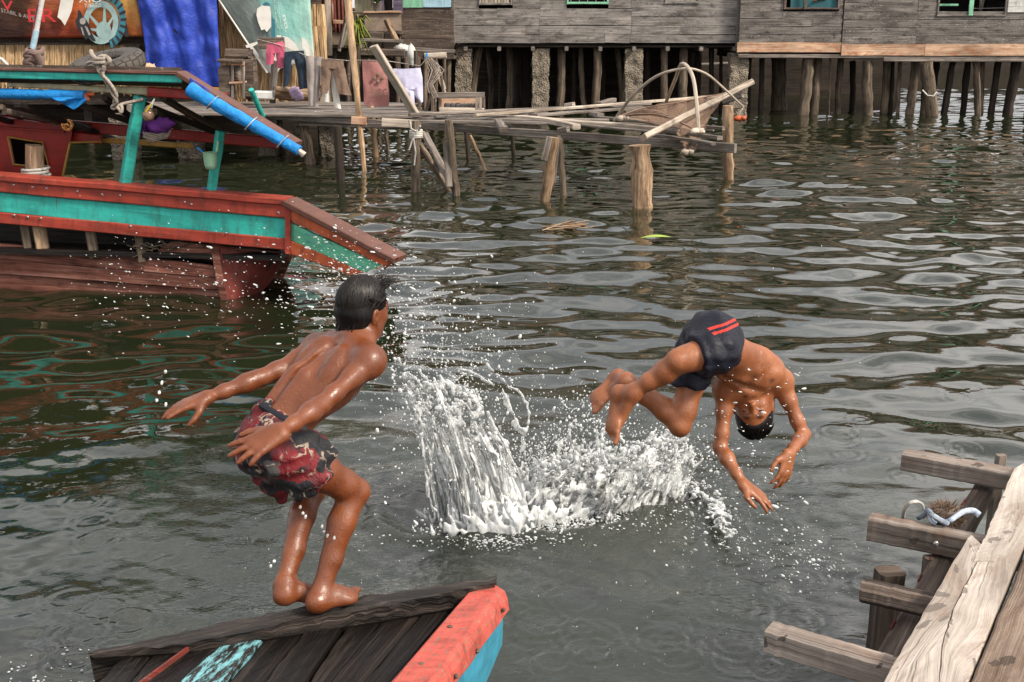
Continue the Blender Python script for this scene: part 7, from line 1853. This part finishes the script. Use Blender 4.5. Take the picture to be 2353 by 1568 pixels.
# foam churned up inside
fm = Field((-.55, 4.9, -.05), (1.2, 6.1, .40), .0065)
for k in range(3100):
    if k < 1900: u = 1165 + 365 * sr.random() ** 1.5; v = 1172 - 52 * ((u - 1165) / 365) + max(-60, min(46 if u < 1360 else 20, sr.gauss(8, 28))); zz = abs(sr.gauss(0, .05)) * (1.3 if u < 1330 else .7); ln = V((.25 + .5 * (u - 1250) / 300, .1, 1))
    else: u = sr.gauss(1125, 62); v = min(1236, sr.gauss(1200, 28)); zz = abs(sr.gauss(0, .06)); ln = V((-.35, 0, 1))
    p = PZ(u, v, .0) + V((0, 0, zz - .02)); L_ = sr.uniform(.015, .075); r_ = sr.uniform(.004, .011)
    e_ = p + (ln + V((sr.gauss(0, .35), sr.gauss(0, .35), 0))) * L_
    fm.cone(p, e_, r_, r_ * .35, .012)
me = fm.mesh('foam'); me.materials.append(M['foam']); finish(me, 'foam', M['foam'], spt)['kind'] = 'stuff'
# drops
OCT_V, OCT_F = [], []
def _ico():
    import bmesh
    bm = bmesh.new(); bmesh.ops.create_icosphere(bm, subdivisions=2, radius=1); v = np.array([x.co[:] for x in bm.verts]); f = np.array([[y.index for y in x.verts] for x in bm.faces]); bm.free(); return v, f
ICV, ICF = _ico()
def drops(name, items, mat, parent=None):
    """items: (centre, radius, axis, stretch)"""
    co, fc = [], []; b = 0
    for (c, r, ax_, st) in items:
        ax_ = nv(ax_); s1 = ax_.cross(V((.3, .5, .81))).normalized(); s2 = ax_.cross(s1); m = np.array([ax_ * (r * st), s1 * r, s2 * r])
        w_ = 1 + .15 * np.sin(ICV[:, :1] * 3 + b)
        co.append((ICV * w_) @ m + np.array(c)); fc.append(ICF + b); b += len(ICV)
    me = mesh_np(name, np.concatenate(co), np.concatenate(fc)); me.materials.append(mat)
    o = bpy.data.objects.new(name, me); link(o, parent); return o
D = []
def zone(n, fu, fv, ft, px_, ax_, st=(1., 1.5)):
    for _ in range(n):
        u, v = fu(), fv(); t_ = ft(); p = P(u, v, t_)
        if p.z < .015: continue
        r = min(1.9, .22 + sr.expovariate(3.2)) * px_; D.append((p, r * t_ / FOC / 2, ax_ + V((sr.gauss(0, .25), sr.gauss(0, .25), sr.gauss(0, .25))), sr.uniform(*st)))
G, U_ = sr.gauss, sr.uniform
for (p, d) in tips:
    for _ in range(5):
        D.append((p + d * U_(.1, 1.6) + V((G(0, .03), G(0, .03), G(0, .03))), U_(.0014, .0050), d, U_(1, 1.6)))
zone(520, lambda: G(1000, 95), lambda: G(800, 85), lambda: U_(5.3, 5.9), 4.2, V((-.4, 0, 1)))
zone(420, lambda: G(1030, 75), lambda: G(1000, 100), lambda: U_(5.35, 5.7), 4.6, V((-.3, 0, 1)))
zone(300, lambda: G(1130, 70), lambda: G(870, 75), lambda: U_(5.4, 5.8), 4.2, V((0, 0, 1)))
zone(600, lambda: G(1440, 100), lambda: G(1040, 60), lambda: U_(5.2, 5.7), 4.8, V((.5, 0, .8)))
zone(350, lambda: G(1560, 60), lambda: G(1060, 55), lambda: U_(4.9, 5.5), 4.6, V((.7, 0, .5)))
zone(260, lambda: G(1340, 60), lambda: G(960, 45), lambda: U_(5.2, 5.7), 4.6, V((.2, 0, 1)))
zone(380, lambda: G(1680, 85), lambda: G(1190, 65), lambda: U_(4.6, 5.4), 4.2, V((.9, 0, -.5)), (1.2, 2.2))
zone(200, lambda: G(1850, 70), lambda: G(1290, 40), lambda: U_(4.4, 5.0), 3.8, V((.9, 0, -.5)), (1.3, 2.4))
zone(900, lambda: G(985, 90), lambda: G(850, 90), lambda: U_(5.3, 5.9), 2.2, V((-.4, 0, 1)))
zone(700, lambda: G(1450, 120), lambda: G(1030, 70), lambda: U_(5.1, 5.7), 2.3, V((.5, 0, .8)))
zone(350, lambda: G(1130, 90), lambda: G(880, 90), lambda: U_(5.4, 5.8), 2.2, V((0, 0, 1)))
splashdrops = drops('droplets', D, M['drop'], spt); splashdrops['kind'] = 'stuff'
D = []
zone(900, lambda: min(1000, U_(240, 930) ** 1.0 if sr.random() < .35 else G(800, 85)), lambda: G(655, 62), lambda: U_(4.6, 6.2), 2.7, V((1, 0, -.22)), (1.8, 3.4))
zone(180, lambda: U_(160, 700), lambda: G(650, 70), lambda: U_(4.6, 6.2), 2.2, V((1, 0, -.2)), (2, 3.4))
zone(330, lambda: G(930, 60), lambda: G(740, 60), lambda: U_(4.8, 5.8), 3.4, V((.8, 0, -.6)), (1.3, 2.4))
zone(170, lambda: U_(1640, 1850), lambda: U_(840, 1150), lambda: U_(4.15, 4.4), 3.0, V((1, 0, -.2)), (2., 3.2))
zone(240, lambda: U_(560, 2000), lambda: U_(1180, 1540), lambda: U_(3.9, 4.6), 2.6, V((.3, 0, -1)), (1.2, 2.2))
zone(70, lambda: U_(900, 2100), lambda: U_(560, 860), lambda: U_(5, 6), 2.6, V((0, 0, 1)))
for (u, v) in ((380, 855), (372, 880), (366, 902), (360, 921), (381, 930), (690, 1165), (696, 1180), (702, 1188), (740, 1210), (744, 1222), (752, 1232), (768, 1236), (630, 1290), (622, 1302)):
    t_ = 3.55 if u < 500 else 3.6; D.append((P(u, v, t_), .0045, V((.2, 0, 1)), 1.5))
o = drops('spray_droplets', D, M['drop']); tag(o, 'cloud of fine spray drops flying across the water and before the red boat', 'spray', kind='stuff')
# low churn at the lower left corner beside the bow
D = []
for _ in range(130):
    p = PZ(U_(-40, 225), U_(1490, 1640), 0); D.append((p + V((0, 0, U_(-.004, .012))), U_(.0012, .0042), V((1, G(0, .5), 0)), U_(1, 2.4)))
for _ in range(1300):
    u = G(1270, 140); v = 1236 - 75 * max(0, (u - 1150) / 450) + G(4, 16); p = PZ(u, v, 0); D.append((p + V((0, 0, U_(0, .03))), U_(.0012, .0045), V((1, G(0, .6), 0)), U_(1, 2.6)))
o = drops('foam_flecks', D, M['foam']); tag(o, 'flecks of foam on the water at the foot of the splash and beside the dark bow', 'foam', kind='stuff')
